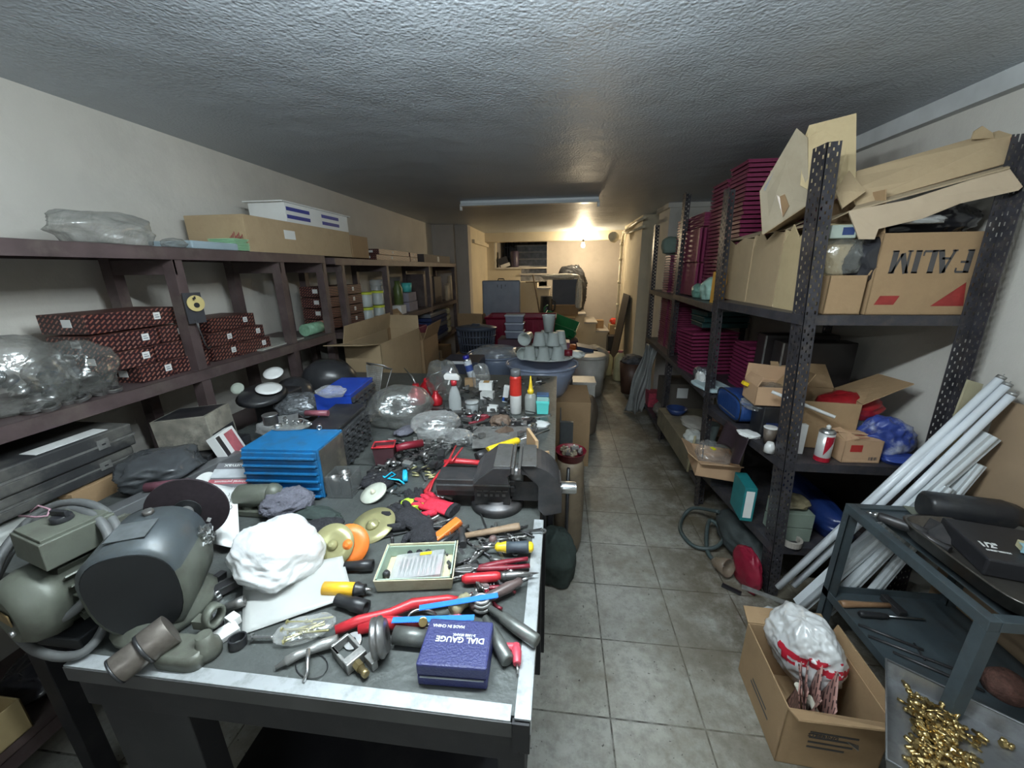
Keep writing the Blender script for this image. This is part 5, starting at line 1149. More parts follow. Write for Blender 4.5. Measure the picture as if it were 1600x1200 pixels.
# black and white cartons behind the leaflet
t = carton('black and white carton standing open behind the dark grey bag', .20, .16, .14, Vector((-1.46, 1.30, BZ + .04)), (0, R(-4), R(14)), m=mat('cream_black_card', (.30, .28, .23), .5, 0, .7, 7, dirt=(.03, .03, .03), dirt_amt=.9, dscale=5))
link('dark_panel', MB().bx(.1002, -.07, .02, .1012, .07, .06), M_BLACKP, t); link('dark_panel', MB().bx(-.09, -.07, .1402, .09, .07, .1412), M_BLACKP, t)
solo('support_block', 'dark case under the black and white carton', 'case', MB().bx(-.11, -.11, 0, .11, .11, .038), M_BLACKP, Vector((-1.45, 1.31, BZ)), bevel=.004)
t = carton('white carton with red print leaning by the left rack post', .035, .12, .12, Vector((-1.285, 1.27, BZ)), (0, R(-20), R(14)), m=M_PAPER)
link('red_print', MB().bx(.0176, -.01, .02, .0182, .045, .11), mat('red_print', (.45, .12, .14), .5, 0, .2, 40), t)
link('black_print', MB().bx(.0176, -.058, .015, .0182, -.035, .115), M_BLACKP, t)
t = disc('white oval card disc lying on a black dish by the left rack post', 'disc', 'card_disc', Vector((-1.36, 1.60, BZ + .19)), (R(10), R(14), 0), .055, M_PAPER, h=.002)
solo('black_dish', 'curved black plastic dish under the white oval disc', 'lid', MB().lathe([(.10, 0), (.085, .018), (.0, .03)], n=24, sx=1, sy=1.2), M_BLACKP, Vector((-1.40, 1.60, BZ + .155)), (R(10), R(10), 0))
solo('black_block', 'black plastic housing under the curved black dish', 'housing', MB().bx(-.08, -.08, 0, .08, .08, .15), M_BLACKP, Vector((-1.40, 1.70, BZ)), bevel=.01)
# helmets / black hoods, bubble bags behind the blue cabinets
def hood(label, loc, rot, s):
    t = thing('black_hood', label, 'hood', loc, rot)
    b = MB().rings([[Vector((math.cos(2 * PI * j / 28) * .13 * s * q, math.sin(2 * PI * j / 28) * .10 * s * q, z * s)) for j in range(28)] for q, z in ((1, 0), (1.02, .05), (.9, .11), (.62, .15), (.2, .165))], 0, True)
    link('shell', b, mat('satin_black_plastic', (.03, .031, .034), .3), t)
    link('rim', MB().tube([(math.cos(2 * PI * j / 28) * .132 * s, math.sin(2 * PI * j / 28) * .102 * s, .012) for j in range(28)], .007 * s, 6, closed=True), M_BLACKP, t)
    return t
hood('black plastic hood with a white disc on it, behind the blue drawer cabinet', Vector((-1.42, 2.16, BZ)), (R(16), R(10), R(30)), 1.25)
hood('second black plastic hood left of the one with the white disc', Vector((-1.44, 1.86, BZ)), (R(8), R(-16), R(90)), 1.0)
disc('white card disc tilted on top of the black hood', 'disc', 'card_disc', onX(427, 583, -1.42) - Vector((0, 0, .0)), (R(26), R(12), 0), .045, M_PAPER, h=.002)
disc('pale green grey disc leaning left of the black hoods', 'disc', 'card_disc', onX(371, 607, -1.50), (R(50), R(30), 0), .028, mat('sage_card', (.36, .40, .34), .6), h=.002)
bag('foil_bag', 'silvery bubbly bag in front of the black hoods', 'bag', .20, .16, .10, Vector((-1.26, 1.66, BZ + .04)), R(15), mat('silver_foil', (.30, .32, .34), .22, .7, .3, 20, .8, 60), 71, n=60, amp=.25, ripple=.12)
bag('clear_bag', 'clear bag slumped under the silvery bubbly bag', 'bag', .20, .15, .08, Vector((-1.24, 1.50, BZ)), R(5), M_FILM, 72, n=50, amp=.3)
t = thing('oil_pot', 'small dark metal pot with a lid left of the blue drawer cabinet', 'pot', Vector((-1.17, 1.27, BZ)))
link('pot', MB().lathe([(.030, 0), (.036, .01), (.037, .035), (.02, .05)], n=24), M_DULL, t); link('lid', MB().lathe([(.020, .05), (.018, .058), (.006, .066), (.005, .075)], n=20), M_DULL, t)
solo('orange_net', 'bright orange bundle beside the small dark metal pot', 'bundle', blob(.035, .035, .05, 8, .3, 8, 30), M_ORA, Vector((-1.22, 1.38, BZ)))
# bottom left of the picture: lower rack shelf
Zl = .2405
t = carton('open cream carton on the lowest left shelf at the picture corner', .17, .16, .12, Vector((-1.72, .60, Zl)), (0, 0, 0), m=mat('cream_card2', (.44, .34, .17), .7, 0, .15, 9), open_=True, flaps=())
bag('dark_bag', 'black shiny bag behind the cream carton on the lowest left shelf', 'bag', .2, .3, .12, Vector((-1.74, .86, Zl)), 0, mat('shiny_black_film', (.03, .03, .035), .12), 81, n=44, amp=.3)
bag('shiny_bag', 'grey shiny film bag under the coiled cable at the left picture edge', 'bag', .24, .26, .12, Vector((-1.66, .52, Zc - .0)), 0, M_FILMG, 82, n=44, amp=.3)
# what the two big clear bags on the middle shelf hold
random.seed(19)
for i in range(16):
    q = Vector((-1.74 + random.uniform(-.05, .05), onX(35 if i < 9 else 122, 560, -1.65).y + random.uniform(-.07, .07) + (.02 if i > 8 else 0), Z2 + .008 + .035 * (i % 4)))
    solo('metal_part', 'dark turned metal part inside the %s clear bag on the middle left shelf' % ('left' if i < 9 else 'right'), 'part', MB().lathe([(.022, 0), (.026, .006), (.026, .02), (.014, .022), (.014, .034)], n=18), (M_DULL, M_IRON, M_STEEL)[i % 3], q, (R(random.uniform(-60, 60)), R(random.uniform(-60, 60)), 0), 'parts in the %s clear bag' % ('left' if i < 9 else 'right'))
# ================================================================ second table: bottles, cans, bags and the heap of metal bits
T2 = BZ
M_TINRED = mat('red_tin', (.42, .012, .02), .3, .2, .15, 12, dirt=(.1, .02, .02), dirt_amt=.35, dscale=18)
def oil_can(label, loc, s, rz=0, tilt=0):
    t = thing('oil_can', label, 'oil can', loc, (tilt, 0, rz))
    link('body', MB().lathe([(.04 * s, 0), (.044 * s, .01 * s), (.044 * s, .045 * s), (.026 * s, .07 * s), (.016 * s, .085 * s), (.016 * s, .10 * s)], n=24), M_TINRED, t)
    link('spout', MB().tube([(0, 0, .1 * s), (.03 * s, 0, .13 * s), (.10 * s, 0, .16 * s)], [.005 * s, .004 * s, .002 * s], 8), M_STEEL, t); return t
oil_can('red oil can nearest the big clear bag, with a thin steel spout', P(652, 630), 1.15, R(140))
oil_can('red oil can lying behind the upright red oil can', P(668, 618), 1.0, R(20), R(24)).location.z += .02
oil_can('smaller red oil can right of the other two red cans', P(682, 632), .8, R(60))
bag('big_clear_bag', 'big ballooned clear bag between the small drawers and the red oil cans', 'bag', .30, .26, .17, P(622, 664) + Vector((0, .04, 0)), R(10), M_FILMG, 91, n=64, amp=.2, k=3.5, ripple=.05, smooth=True)
bag('smoky_bag', 'upright pointed grey clear bag behind the spray bottle', 'bag', .20, .12, .22, P(690, 628) + Vector((0, .06, 0)), R(-20), M_FILMG, 92, n=50, amp=.28, k=3.5, neck=.5)
bag('clear_bag', 'crumpled clear bag of grey parts in front of the red oil cans', 'bag', .21, .16, .10, P(680, 680), R(30), M_FILM, 93, n=54, amp=.28)
bag('grey_cloth', 'slate grey cloth scrap lying inside the mouth of the big clear bag', 'cloth', .07, .10, .03, P(634, 678), R(-30), M_GRYFAB, 94, n=36, amp=.3)
# mesh strainer
t = thing('strainer', 'wire mesh basket leaning upright behind the royal blue drawer top', 'strainer', P(590, 625) + Vector((0, 0, .0)), (R(-22), 0, R(-22)))
wf = MB(); hh = .19; ww = .13
prm = [(-ww / 2, 0, hh), (ww / 2, 0, hh), (ww / 2, -.07, hh + .01), (-ww / 2, -.07, hh + .01)]
wf.tube(prm, .005, 6, closed=True)
wf.tube([(-ww / 2, 0, hh), (-ww * .3, 0, 0), (ww * .3, 0, 0), (ww / 2, 0, hh)], .003, 6).tube([(-ww / 2, -.07, hh), (-ww * .3, -.03, 0), (ww * .3, -.03, 0), (ww / 2, -.07, hh)], .003, 6)
link('frame', wf, M_CAST, t)
ms = MB()
for i in range(15):
    u = i / 14; x0 = lerp(-ww * .3, ww * .3, u); x1 = lerp(-ww / 2, ww / 2, u)
    ms.cyl((x0, -.03, .0), (x1, -.07, hh), .0008, n=4)
for i in range(18):
    v = i / 17; xw = lerp(ww * .3, ww / 2, v); ms.cyl((-xw, lerp(-.03, -.07, v), hh * v), (xw, lerp(-.03, -.07, v), hh * v), .0008, n=4)
ms.quad((-ww * .3, -.03, 0), (ww * .3, -.03, 0), (ww / 2, -.069, hh), (-ww / 2, -.069, hh), t=.0008, m=1)
link('mesh', ms, [M_CAST, mat('mesh_haze', (.30, .29, .25), .5, .2, alpha=.55)], t)
# spray bottle
q = P(712, 648)
t = thing('spray_bottle', 'clear spray bottle with a white and red trigger head among the bags', 'spray bottle', q)
link('bottle', MB().lathe([(.030, 0), (.033, .01), (.033, .09), (.024, .13), (.013, .155), (.013, .165)], n=22, sy=.8), M_CLEARP, t)
link('collar', MB().cyl((0, 0, .16), (0, 0, .188), .015, n=16), M_RED, t)
link('trigger_head', MB().prism([(-.045, .19), (.03, .188), (.03, .205), (.015, .22), (-.04, .222), (-.05, .21)], -.011, .011, axis='y').box((-.025, 0, .176), (.008, .012, .03), (0, .3, 0)), M_WHP, t, .003)
# grey cup
t = thing('grey_cup', 'round grey plastic pot with a pale lid right of the spray bottle', 'pot', P(738, 645))
link('pot', MB().lathe([(.030, 0), (.032, .005), (.034, .06)], n=26), mat('mid_grey_plastic', (.23, .25, .25), .45), t)
link('lid', MB().lathe([(.036, .055), (.036, .066), (.0, .067)], n=26), mat('light_grey_plastic', (.36, .38, .38), .45), t)
spray_can('blue capped white spray can tilted left, behind the clear film', P(738, 592), (0, R(-14), 0), .026, .17, mat('white_blue_can', (.60, .64, .68), .35, .2, .15, 30), mat('deep_blue_cap', (.02, .02, .26), .35), mband=mat('blue_print', (.05, .09, .30), .4), band=(.35, .6))
bag('clear_film', 'wrinkled clear film bag beside the blue capped spray can', 'bag', .10, .07, .15, P(752, 606), R(0), M_FILM, 95, n=40, amp=.3)
# white first aid style boxes
t = carton('white box with a brown label, stacked on another white box behind the grey pot', .078, .06, .045, P(760, 618) + Vector((0, 0, .04)), (0, 0, R(2)), m=M_PAPER); link('brown_label', MB().bx(-.015, -.02, .0452, .02, .025, .046), mat('brown_print', (.38, .22, .07), .6), t)
carton('lower white box under the white box with a brown label', .075, .06, .038, P(762, 622), (0, 0, R(-3)), m=mat('offwhite_card', (.55, .56, .54), .6))
carton('small flat white carton in front of the two stacked white boxes', .052, .04, .03, P(770, 642), (0, 0, R(-6)), m=M_PAPER)
t = spray_can('red and white spray can with a grey cap beside the yellow nozzle bottle', P(806, 645), (0, 0, 0), .030, .235, mat('white_can', (.62, .62, .60), .32, .2), mat('grey_cap', (.13, .135, .14), .4), mband=mat('red_can_paint', (.55, .03, .02), .32), band=(.62, .80), shoulder=mat('red_can_paint', (.55, .03, .02), .32))
link('red_flash', MB().lathe([(.0306, .10), (.0306, .15)], n=24, caps=(False, False)), mat('red_can_paint', (.55, .03, .02), .32), t).scale = (1, 1, 1)
t = thing('sealant_tube', 'white and blue tube standing behind the red and white spray can', 'tube', P(789, 628), (0, R(8), R(0)))
link('tube', MB().bx(-.016, -.012, 0, .016, .012, .10), M_PAPER, t, .004); link('blue_band', MB().bx(-.0164, -.0124, .008, .0164, .0124, .03), mat('blue_print2', (.02, .09, .38), .4), t)
t = thing('nozzle_bottle', 'grey squeeze bottle with a tall yellow nozzle', 'bottle', P(829, 645))
link('bottle', MB().lathe([(.028, 0), (.031, .008), (.031, .085), (.026, .10), (.014, .108)], n=24), mat('grey_clear_bottle', (.30, .32, .30), .3, alpha=.92), t)
link('nozzle', MB().lathe([(.016, .105), (.017, .125), (.012, .128), (.009, .15), (.0025, .20)], n=16), M_YEL, t)
t = thing('turquoise_box', 'turquoise plastic box with a blue lid at the right edge of the second table', 'box', P(848, 645))
link('box', MB().box((0, 0, .03), (.058, .05, .06), None, 0, 1.1), M_TEAL, t, .003); link('rim', MB().bx(-.034, -.029, .055, .034, .029, .072), M_TEAL, t, .003)
link('inner', MB().bx(-.03, -.026, .072, .03, .026, .095), mat('pale_teal_clear', (.30, .50, .47), .3), t, .002); link('lid', MB().bx(-.032, -.028, .095, .032, .028, .105), mat('dark_blue_lid', (.02, .08, .19), .4), t, .003)
# red mug and red scoop
t = thing('red_dipper', 'red rimmed dark square cup with a red handle in front of the small drawers', 'cup', P(603, 722), (0, 0, R(15)))
b = MB(); k = .040
b.rings([[Vector((x * s_, y * s_, z)) for x, y in ((-1, -.7), (1, -.7), (1, .7), (-1, .7))] for s_, z in ((k * .85, 0), (k, .075), (k * .9, .075), (k * .8, .01))], 0, False)
link('cup', b, mat('dark_cup', (.07, .03, .035), .4), t, .003)
link('rim', MB().tube([(x * k * 1.0, y * k * 1.0, .075) for x, y in ((-1, -.7), (1, -.7), (1, .7), (-1, .7))], .004, 8, closed=True), M_RED, t)
link('inner_lining', MB().quad((-k * .88, -.6 * k, .06), (k * .88, -.6 * k, .06), (k * .88, .6 * k, .06), (-k * .88, .6 * k, .06), t=.002), M_RED, t)
link('handle', MB().tube([(k, .01, .05), (k + .04, .03, .05), (k + .10, .055, .045)], [.014, .016, .016], 12), M_DKRED, t)
# red pair of clamps: T shape
t = thing('red_clamp', 'large red bar clamp crossed over itself, left of the vise', 'clamp', P(706, 722))
g = lambda x, y, z: onZ(x, y, BZ + z) - P(706, 722)
link('long_arm', MB().tube([g(668, 776, .01), g(676, 752, .012), g(700, 722, .03), g(712, 697, .045)], [.007, .008, .008, .006], 6, flat=.6), M_RED, t)
link('second_arm', MB().tube([g(705, 722, .038), g(722, 700, .05)], .0065, 6, flat=.6), M_RED, t)
link('cross_bar', MB().tube([g(694, 722, .026), g(712, 720, .028), g(760, 724, .028)], [.010, .012, .010], 6, flat=.7), M_RED, t)
link('foot', MB().tube([g(670, 778, .008), g(665, 768, .008), g(675, 752, .012)], [.008, .008, .006], 6), M_RED, t)
link('screw_pin', MB().cyl(g(756, 724, .028), g(768, 722, .03), .006, n=10), M_STEEL, t)
# yellow driver
a = seg(762, 704, 858, 672, BZ + .055, BZ + .06)
t = thing('torque_driver', 'yellow sleeved driver with a long steel shaft lying behind the vise', 'screwdriver', a[0], a[1]); l = a[2]
link('handle', MB().lathe([(.014, 0), (.015, .01), (.015, l * .45), (.010, l * .48)], (0, 0, 0), (1, 0, 0), 16), M_YEL, t)
link('shaft', MB().cyl((l * .48, 0, 0), (l, 0, 0), .0035, n=8), M_STEEL, t)
link('knob', MB().lathe([(.018, -.05), (.02, -.03), (.016, -.005)], (0, 0, -.006), (1, 0, .15), 16), M_IRON, t)
solo('folded_sheet', 'folded sheet of dull metal lying behind the vise jaws', 'sheet', MB().quad(P(738, 708) - P(790, 700), P(836, 704) - P(790, 700), P(830, 680) - P(790, 700) + Vector((0, 0, .02)), P(740, 680) - P(790, 700) + Vector((0, 0, .02)), t=.003), M_CAST, P(790, 700) + Vector((0, 0, .022)))
solo('brown_bracket', 'bent brown plate standing among the metal bits behind the folded sheet', 'plate', MB().quad((-.06, 0, 0), (.0, .0, 0), (.0, .01, .07), (-.05, .02, .04), t=.003).quad((.0, 0, 0), (.045, .02, 0), (.03, .03, .05), (0, .01, .07), t=.003), mat('rusty_plate', (.14, .095, .07), .6, .3, .3, 14), P(790, 690))
a = seg(728, 660, 780, 650, BZ + .02); pliers('dark red handled pliers in the loose heap behind the folded metal sheet', a[0], a[1], a[2], M_DKRED, .2, w=.010)
# the loose heap
random.seed(31)
ZN = {}
def pick(lst): return random.choice(lst)
def heap(zone, x0, x1, y0, y1, n, kinds, lift=.012, grpname=''):
    for i in range(n):
        x = random.uniform(x0, x1); y = random.uniform(y0, y1); z = BZ + random.uniform(0, lift)
        p = onZ(x, y, z); rz = random.uniform(0, 2 * PI); tl = random.uniform(-.15, .15); k = pick(kinds); p.x = min(p.x, -.16 if k in ('wrench', 'drill') else -.10); mm = pick([M_STEEL, M_DULL, M_IRON, M_DULL])
        L1 = 'in the loose heap %s' % zone; G = lambda s: '%s %s' % (s, grpname)
        if k == 'bolt': bolt('steel bolt ' + L1, p, (0, tl, rz), random.uniform(.03, .055), .005, mm, G('bolts'))
        elif k == 'socket': socket('steel socket ' + L1, p, (0, tl, rz), random.uniform(.025, .04), random.uniform(.009, .013), mm, G('sockets'))
        elif k == 'wrench': wrench('steel spanner ' + L1, p, (0, tl, rz), random.uniform(.10, .15), mm, G('spanners'), random.uniform(.006, .008))
        elif k == 'drill': drill_bit('drill bit ' + L1, p, (0, tl, rz), random.uniform(.06, .10), random.uniform(.003, .005), mm, G('drill bits'))
        elif k == 'ring': ring('steel ring ' + L1, p, (tl * 2, tl, rz), .008, random.uniform(.013, .018), .006, mm, 'steel_ring', 'ring', G('rings'))
        elif k == 'key': hexkey('black hex key ' + L1, p, rz, random.uniform(.05, .08), .0025, M_IRON, G('hex keys'))
        elif k == 'pin': solo('roller_pin', 'steel roller pin ' + L1, 'pin', MB().cyl((-.02, 0, .006), (.02, 0, .006), .006, n=12), mm, p, (0, tl, rz), G('roller pins'))
        elif k == 'nut': solo('hex_nut', 'hexagon nut ' + L1, 'nut', MB().cyl((0, 0, 0), (0, 0, .008), .010, n=6, smooth=False), mm, p, (tl, tl, rz), G('nuts'))
        elif k == 'block': solo('metal_block', 'small metal block ' + L1, 'block', MB().box((0, 0, .009), (random.uniform(.02, .05), random.uniform(.015, .03), .018)), pick([M_DULL, M_IRON, M_CAST]), p, (tl, tl, rz), G('metal blocks'), bevel=.0015)
AL = ['bolt', 'socket', 'wrench', 'drill', 'ring', 'key', 'pin', 'nut', 'block', 'block']
heap('between the clear bin and the red clamp', 610, 690, 688, 738, 64, AL, .03, 'left of the red clamp')
heap('between the grey pot and the folded sheet', 725, 862, 645, 684, 95, AL, .04, 'behind the folded sheet')
heap('behind the white boxes and bottles', 690, 800, 605, 650, 50, AL, .02, 'beside the bottles')
heap('around the black gloves on the workbench', 605, 720, 762, 860, 36, ['key', 'drill', 'bolt', 'pin', 'wrench'], .004, 'around the gloves')
heap('in front of the vise base', 745, 832, 826, 856, 26, ['key', 'drill', 'key', 'wrench', 'drill'], .004, 'in front of the vise')
heap('behind the grinding machine on the bench', 338, 366, 880, 985, 10, ['block', 'bolt', 'socket', 'nut'], .006, 'behind the grinding machine')
heap('under the screwdrivers at the right of the bench', 700, 800, 870, 900, 14, ['drill', 'drill', 'pin', 'key'], .004, 'under the screwdrivers')
heap('between the clear bag and the grey pot', 690, 730, 652, 700, 34, AL, .03, 'in front of the spray bottle')
heap('right behind the vise jaws', 745, 850, 684, 700, 22, ['block', 'socket', 'pin', 'nut', 'ring'], .012, 'behind the vise jaws')
heap('in front of the small black drawers', 575, 612, 728, 760, 16, AL, .01, 'before the small drawers')
heap('beside the olive pump casting', 440, 500, 800, 830, 10, ['key', 'pin', 'nut', 'drill'], .01, 'by the pump casting')
heap('at the rear of the second table', 745, 850, 593, 608, 26, AL, .02, 'at the table rear')
solo('black_pliers', 'black handled pliers lying right of the black gloves', 'pliers', MB().tube([(0, .02, .01), (.05, .012, .012), (.085, .003, .012)], [.006, .008, .007], 8).tube([(0, -.02, .01), (.05, -.012, .012), (.085, -.003, .012)], [.006, .008, .007], 8).prism([(.08, -.008), (.13, -.002), (.13, .002), (.08, .008)], .005, .018), M_BLACKP, P(680, 868), (0, 0, R(60)))
carton('small brown carton half hidden behind the white boxes', .07, .05, .05, P(735, 603), (0, 0, R(12)), m=M_CARD2)
bag('clear_film', 'loose clear film spread over the metal bits by the spray bottle', 'film', .16, .11, .05, P(712, 690), R(-20), M_FILM, 99, n=44, amp=.32)
bag('brown_paper', 'brown crumpled paper bag by the folded metal sheet', 'paper', .09, .06, .06, P(782, 668), R(10), mat('brown_paper', (.16, .11, .08), .6), 100, n=40, amp=.3)
for k, (x, y, l, a_) in enumerate(((628, 800, .11, 70), (640, 856, .10, 30), (700, 862, .09, 100))):
    screwdriver('dark handled screwdriver lying %s' % ('against the big olive disc', 'left of the orange block under the gloves', 'between the orange block and the hammer')[k], P(x, y), (0, 0, R(a_)), l, M_BLACKP, None, .009, shaft=.5)
for i in range(9):
    p = P(662 + random.uniform(-16, 14), 737 + random.uniform(-9, 12)); p.z += .003 * (i % 3)
    solo('brass_pin', 'short brass rod in the small cluster left of the red clamp', 'rod', MB().cyl((-.013, 0, .0035), (.013, 0, .0035), .0033, n=10), mat('dusty_brass', (.50, .46, .24), .4, .6), p, (0, 0, random.uniform(-.6, 1.2)), 'brass rods left of the red clamp')
a = seg(614, 722, 650, 728, BZ + .01); solo('steel_rod', 'bright steel rod lying in front of the red rimmed cup', 'rod', MB().lathe([(.006, 0), (.007, a[2] * .3), (.0045, a[2] * .35), (.0045, a[2])], (0, 0, 0), (1, 0, 0), 12), M_STEEL, a[0], a[1])
bag('grey_bag', 'pale grey film bag at the right end of the heap by the turquoise box', 'bag', .10, .06, .03, P(842, 668), R(20), mat('white_crumple', (.55, .57, .56), .4), 97, n=40, amp=.3)
carton('small white and black carton in the heap below the yellow nozzle bottle', .04, .03, .018, P(822, 662) + Vector((0, 0, .012)), (0, R(6), R(24)), m=M_PAPER)
# ---------------------------------------------------------------- things right of the tables, on the floor
solo('sheet_metal', 'tall grey metal sheet standing in the gap beside the second table', 'panel', MB().bx(0, 0, 0, .09, .03, .60).bx(0, .03, 0, .008, .3, .60), mat('grey_sheet', (.12, .13, .135), .35, .5, .25, 8), Vector((.03, 2.5, .001)))
t = thing('wooden_cask', 'brown rounded tub standing on the floor by the vise', 'tub', Vector((.085, 1.97, .001)))
link('body', MB().lathe([(.065, 0), (.08, .08), (.085, .3), (.078, .55), (.07, .60)], n=28), mat('brown_tub', (.17, .13, .085), .6, 0, .3, 6, dirt=(.07, .055, .04), dirt_amt=.6, dscale=7), t)
t = thing('red_basin', 'dark red bowl full of greasy parts on the brown tub beside the vise', 'bowl', Vector((.085, 1.97, .603)))
link('bowl', MB().lathe([(.07, 0), (.085, .05), (.088, .05), (.08, .045), (.065, .01)], n=28, caps=(True, True)), M_DKRED, t)
random.seed(44)
for i in range(10):
    q = Vector((.085 + random.uniform(-.05, .05), 1.97 + random.uniform(-.05, .05), .603 + .022 + .012 * (i % 3)))
    solo('greasy_part', 'greasy grey metal part in the dark red bowl', 'part', MB().box((0, 0, .01), (random.uniform(.02, .045), random.uniform(.015, .03), .018)).cyl((0, 0, .015), (0, 0, .028), .007, n=8), pick([M_DULL, M_CAST, mat('greasy_tan', (.22, .19, .13), .5)]), q, (random.uniform(-.3, .3), random.uniform(-.3, .3), random.uniform(0, 6)), 'greasy parts in the red bowl')
solo('black_rod_leg', 'thin black tube leg standing on the tiles under the vise', 'rod', MB().cyl((0, 0, 0), (0, 0, .62), .009, n=10).lathe([(.014, 0), (.014, .012)], n=12), M_BLACKP, P(883, 884, 0))
bag('green_cloth', 'dark green bag on the floor behind the thin black leg', 'bag', .2, .2, .3, Vector((.02, 1.72, 0)), 0, mat('dark_green_fabric', (.03, .045, .04), .85, 0, .3, 30), 98, n=40, amp=.2)
# ================================================================ right rack contents
ZA, ZB_, ZC_ = 1.4265, .7565, .3015      # near bay shelves (top of board)
ZD, ZE, ZF = 1.3965, .8415, .2015        # middle bay
ZG, ZH, ZI = 1.3815, .8415, .1215        # far bay
# ---- FALIM carton
t = carton('big brown carton printed upside down, at the near end of the top right shelf', .36, .36, .31, Vector((1.415, 1.915, ZA)), m=M_CARD2, open_=True, flaps=(('x-', .16, 100), ('y+', .15, 60)))
M_FINK = mat('dark_grey_ink', (.07, .065, .065), .6)
def serif(parent, word, x0, z0, h, m, yf):
    "upright serif capitals drawn as strokes, then turned upside down"
    G = {'F': [((0, 0), (0, 1), .17), ((0, .96), (.55, .96), .07), ((0, .52), (.4, .52), .07), ((-.14, .02), (.2, .02), .05), ((-.14, .97), (.1, .97), .05), ((.55, .96), (.55, .78), .05)],
         'A': [((-.02, 0), (.34, 1), .08), ((.34, 1), (.70, 0), .17), ((.12, .36), (.56, .36), .07), ((-.16, .02), (.12, .02), .05), ((.55, .02), (.86, .02), .05)],
         'L': [((0, 0), (0, 1), .17), ((0, .04), (.55, .04), .07), ((-.14, .97), (.16, .97), .05), ((-.14, .02), (.1, .02), .05), ((.55, .04), (.55, .24), .05)],
         'I': [((0, 0), (0, 1), .17), ((-.16, .02), (.16, .02), .05), ((-.16, .97), (.16, .97), .05)],
         'M': [((0, 0), (0, 1), .07), ((0, 1), (.38, .12), .16), ((.38, .12), (.74, 1), .07), ((.76, 0), (.76, 1), .17), ((-.14, .02), (.13, .02), .05), ((.6, .02), (.94, .02), .05), ((-.14, .97), (.06, .97), .05), ((.7, .97), (.92, .97), .05)]}
    adv = {'F': .86, 'A': 1.02, 'L': .84, 'I': .46, 'M': 1.1}; x = 0
    for ch in word:
        b = MB()
        for (a, c, wd) in G[ch]:
            p = Vector(((a[0] + x) * .78, 0, a[1])) * h; q = Vector(((c[0] + x) * .78, 0, c[1])) * h; d = (q - p).normalized(); n = Vector((-d.z, 0, d.x)) * wd * h * .68
            pts = [p - n, q - n, q + n, p + n]
            pts = [Vector((x0 - v.x, yf, z0 - v.z)) for v in pts]
            b.poly(pts, .0008)
        link('letter', b, m, parent)
        x += adv[ch]
serif(t, 'FALIM', .136, .245, .084, M_FINK, -.1806)
M_RINK = mat('red_ink', (.30, .03, .025), .6, 0, .2, 30)
link('red_triangle', MB().poly([(.05, -.1806, .035), (.165, -.1806, .035), (.150, -.1806, .125)], .0008), M_RINK, t)
link('red_mark', MB().poly([(-.155, -.1806, .04), (-.085, -.1806, .04), (-.07, -.1806, .075), (-.14, -.1806, .075)], .0008), M_RINK, t)
t = carton('low torn brown carton beside the printed carton, with its top ragged', .14, .05, .155, Vector((1.15, 1.765, ZA)), m=M_CARD2, open_=True, flaps=(('x+', .1, 110),))
bag('black_bag', 'shiny black plastic bag bulging between the two near cartons on the top right shelf', 'bag', .15, .09, .17, Vector((1.235, 1.785, ZA + .13)), 0, mat('shiny_black_film', (.03, .03, .035), .12), 101, n=50, amp=.28)
bag('grey_bag', 'grey crumpled film bag behind the near rack post on the top right shelf', 'bag', .14, .07, .14, Vector((1.13, 1.775, ZA + .157)), 0, M_FILMG, 102, n=44, amp=.3)
t = thing('device', 'pale green grey device with a dark window on the grey film bag', 'device', Vector((1.10, 1.775, ZA + .295)), (0, 0, R(-4)))
link('body', MB().bx(-.045, -.03, 0, .045, .03, .05), mat('pale_sage_plastic', (.33, .38, .33), .4), t, .004); link('window', MB().bx(-.005, -.0312, .012, .035, -.029, .04), M_DKBLUE, t)
# long torn cardboard lying over the top
def panel(t, pts, m=M_CARD, th=.006, name='panel'): return link(name, MB().poly([p - t.location for p in pts], th), m, t)
t = thing('torn_carton', 'long torn cardboard carton lying tilted across the top of the right rack', 'box', Vector((1.35, 1.80, 1.86)))
panel(t, [onY(1338, 322, 1.80), onY(1322, 300, 1.82), onY(1338, 268, 1.88), onY(1560, 205, 1.80), onY(1583, 212, 1.76), onY(1575, 255, 1.73)], name='rear_wall')
panel(t, [onY(1325, 330, 1.74), onY(1420, 312, 1.72), onY(1575, 262, 1.70), onY(1597, 292, 1.68), onY(1590, 298, 1.68), onY(1500, 318, 1.70), onY(1440, 342, 1.71), onY(1372, 358, 1.72), onY(1366, 374, 1.72), onY(1342, 374, 1.73)], mat('pale_kraft', (.46, .36, .25), .8, 0, .12, 6), name='front_wall')
panel(t, [onY(1338, 322, 1.80), onY(1572, 260, 1.73), onY(1578, 262, 1.69), onY(1330, 330, 1.74)], M_CARDIN, name='bottom')
panel(t, [onY(1326, 267, 1.86), onY(1352, 300, 1.78), onY(1316, 326, 1.77), onY(1305, 300, 1.80)], M_CARD, name='flap')
panel(t, [onY(1517, 218, 1.78), onY(1522, 205, 1.78), onY(1534, 197, 1.78), onY(1550, 208, 1.78), onY(1552, 216, 1.78)], M_CARD, name='torn_flap')
solo('red_card', 'small dark red card sticking up at the right end of the torn carton', 'card', MB().quad(onY(1580, 215, 1.74) - Vector((1.6, 1.7, 2)), onY(1591, 212, 1.74) - Vector((1.6, 1.7, 2)), onY(1589, 228, 1.74) - Vector((1.6, 1.7, 2)), onY(1579, 224, 1.74) - Vector((1.6, 1.7, 2)), t=.004), M_RINK, Vector((1.6, 1.7, 2)))
bag('black_bag', 'dark plastic bag squeezed between the printed carton and the torn carton', 'bag', .40, .24, .13, Vector((1.45, 1.92, ZA + .30)), 0, mat('shiny_black_film', (.03, .03, .035), .12), 103, n=56, amp=.24)
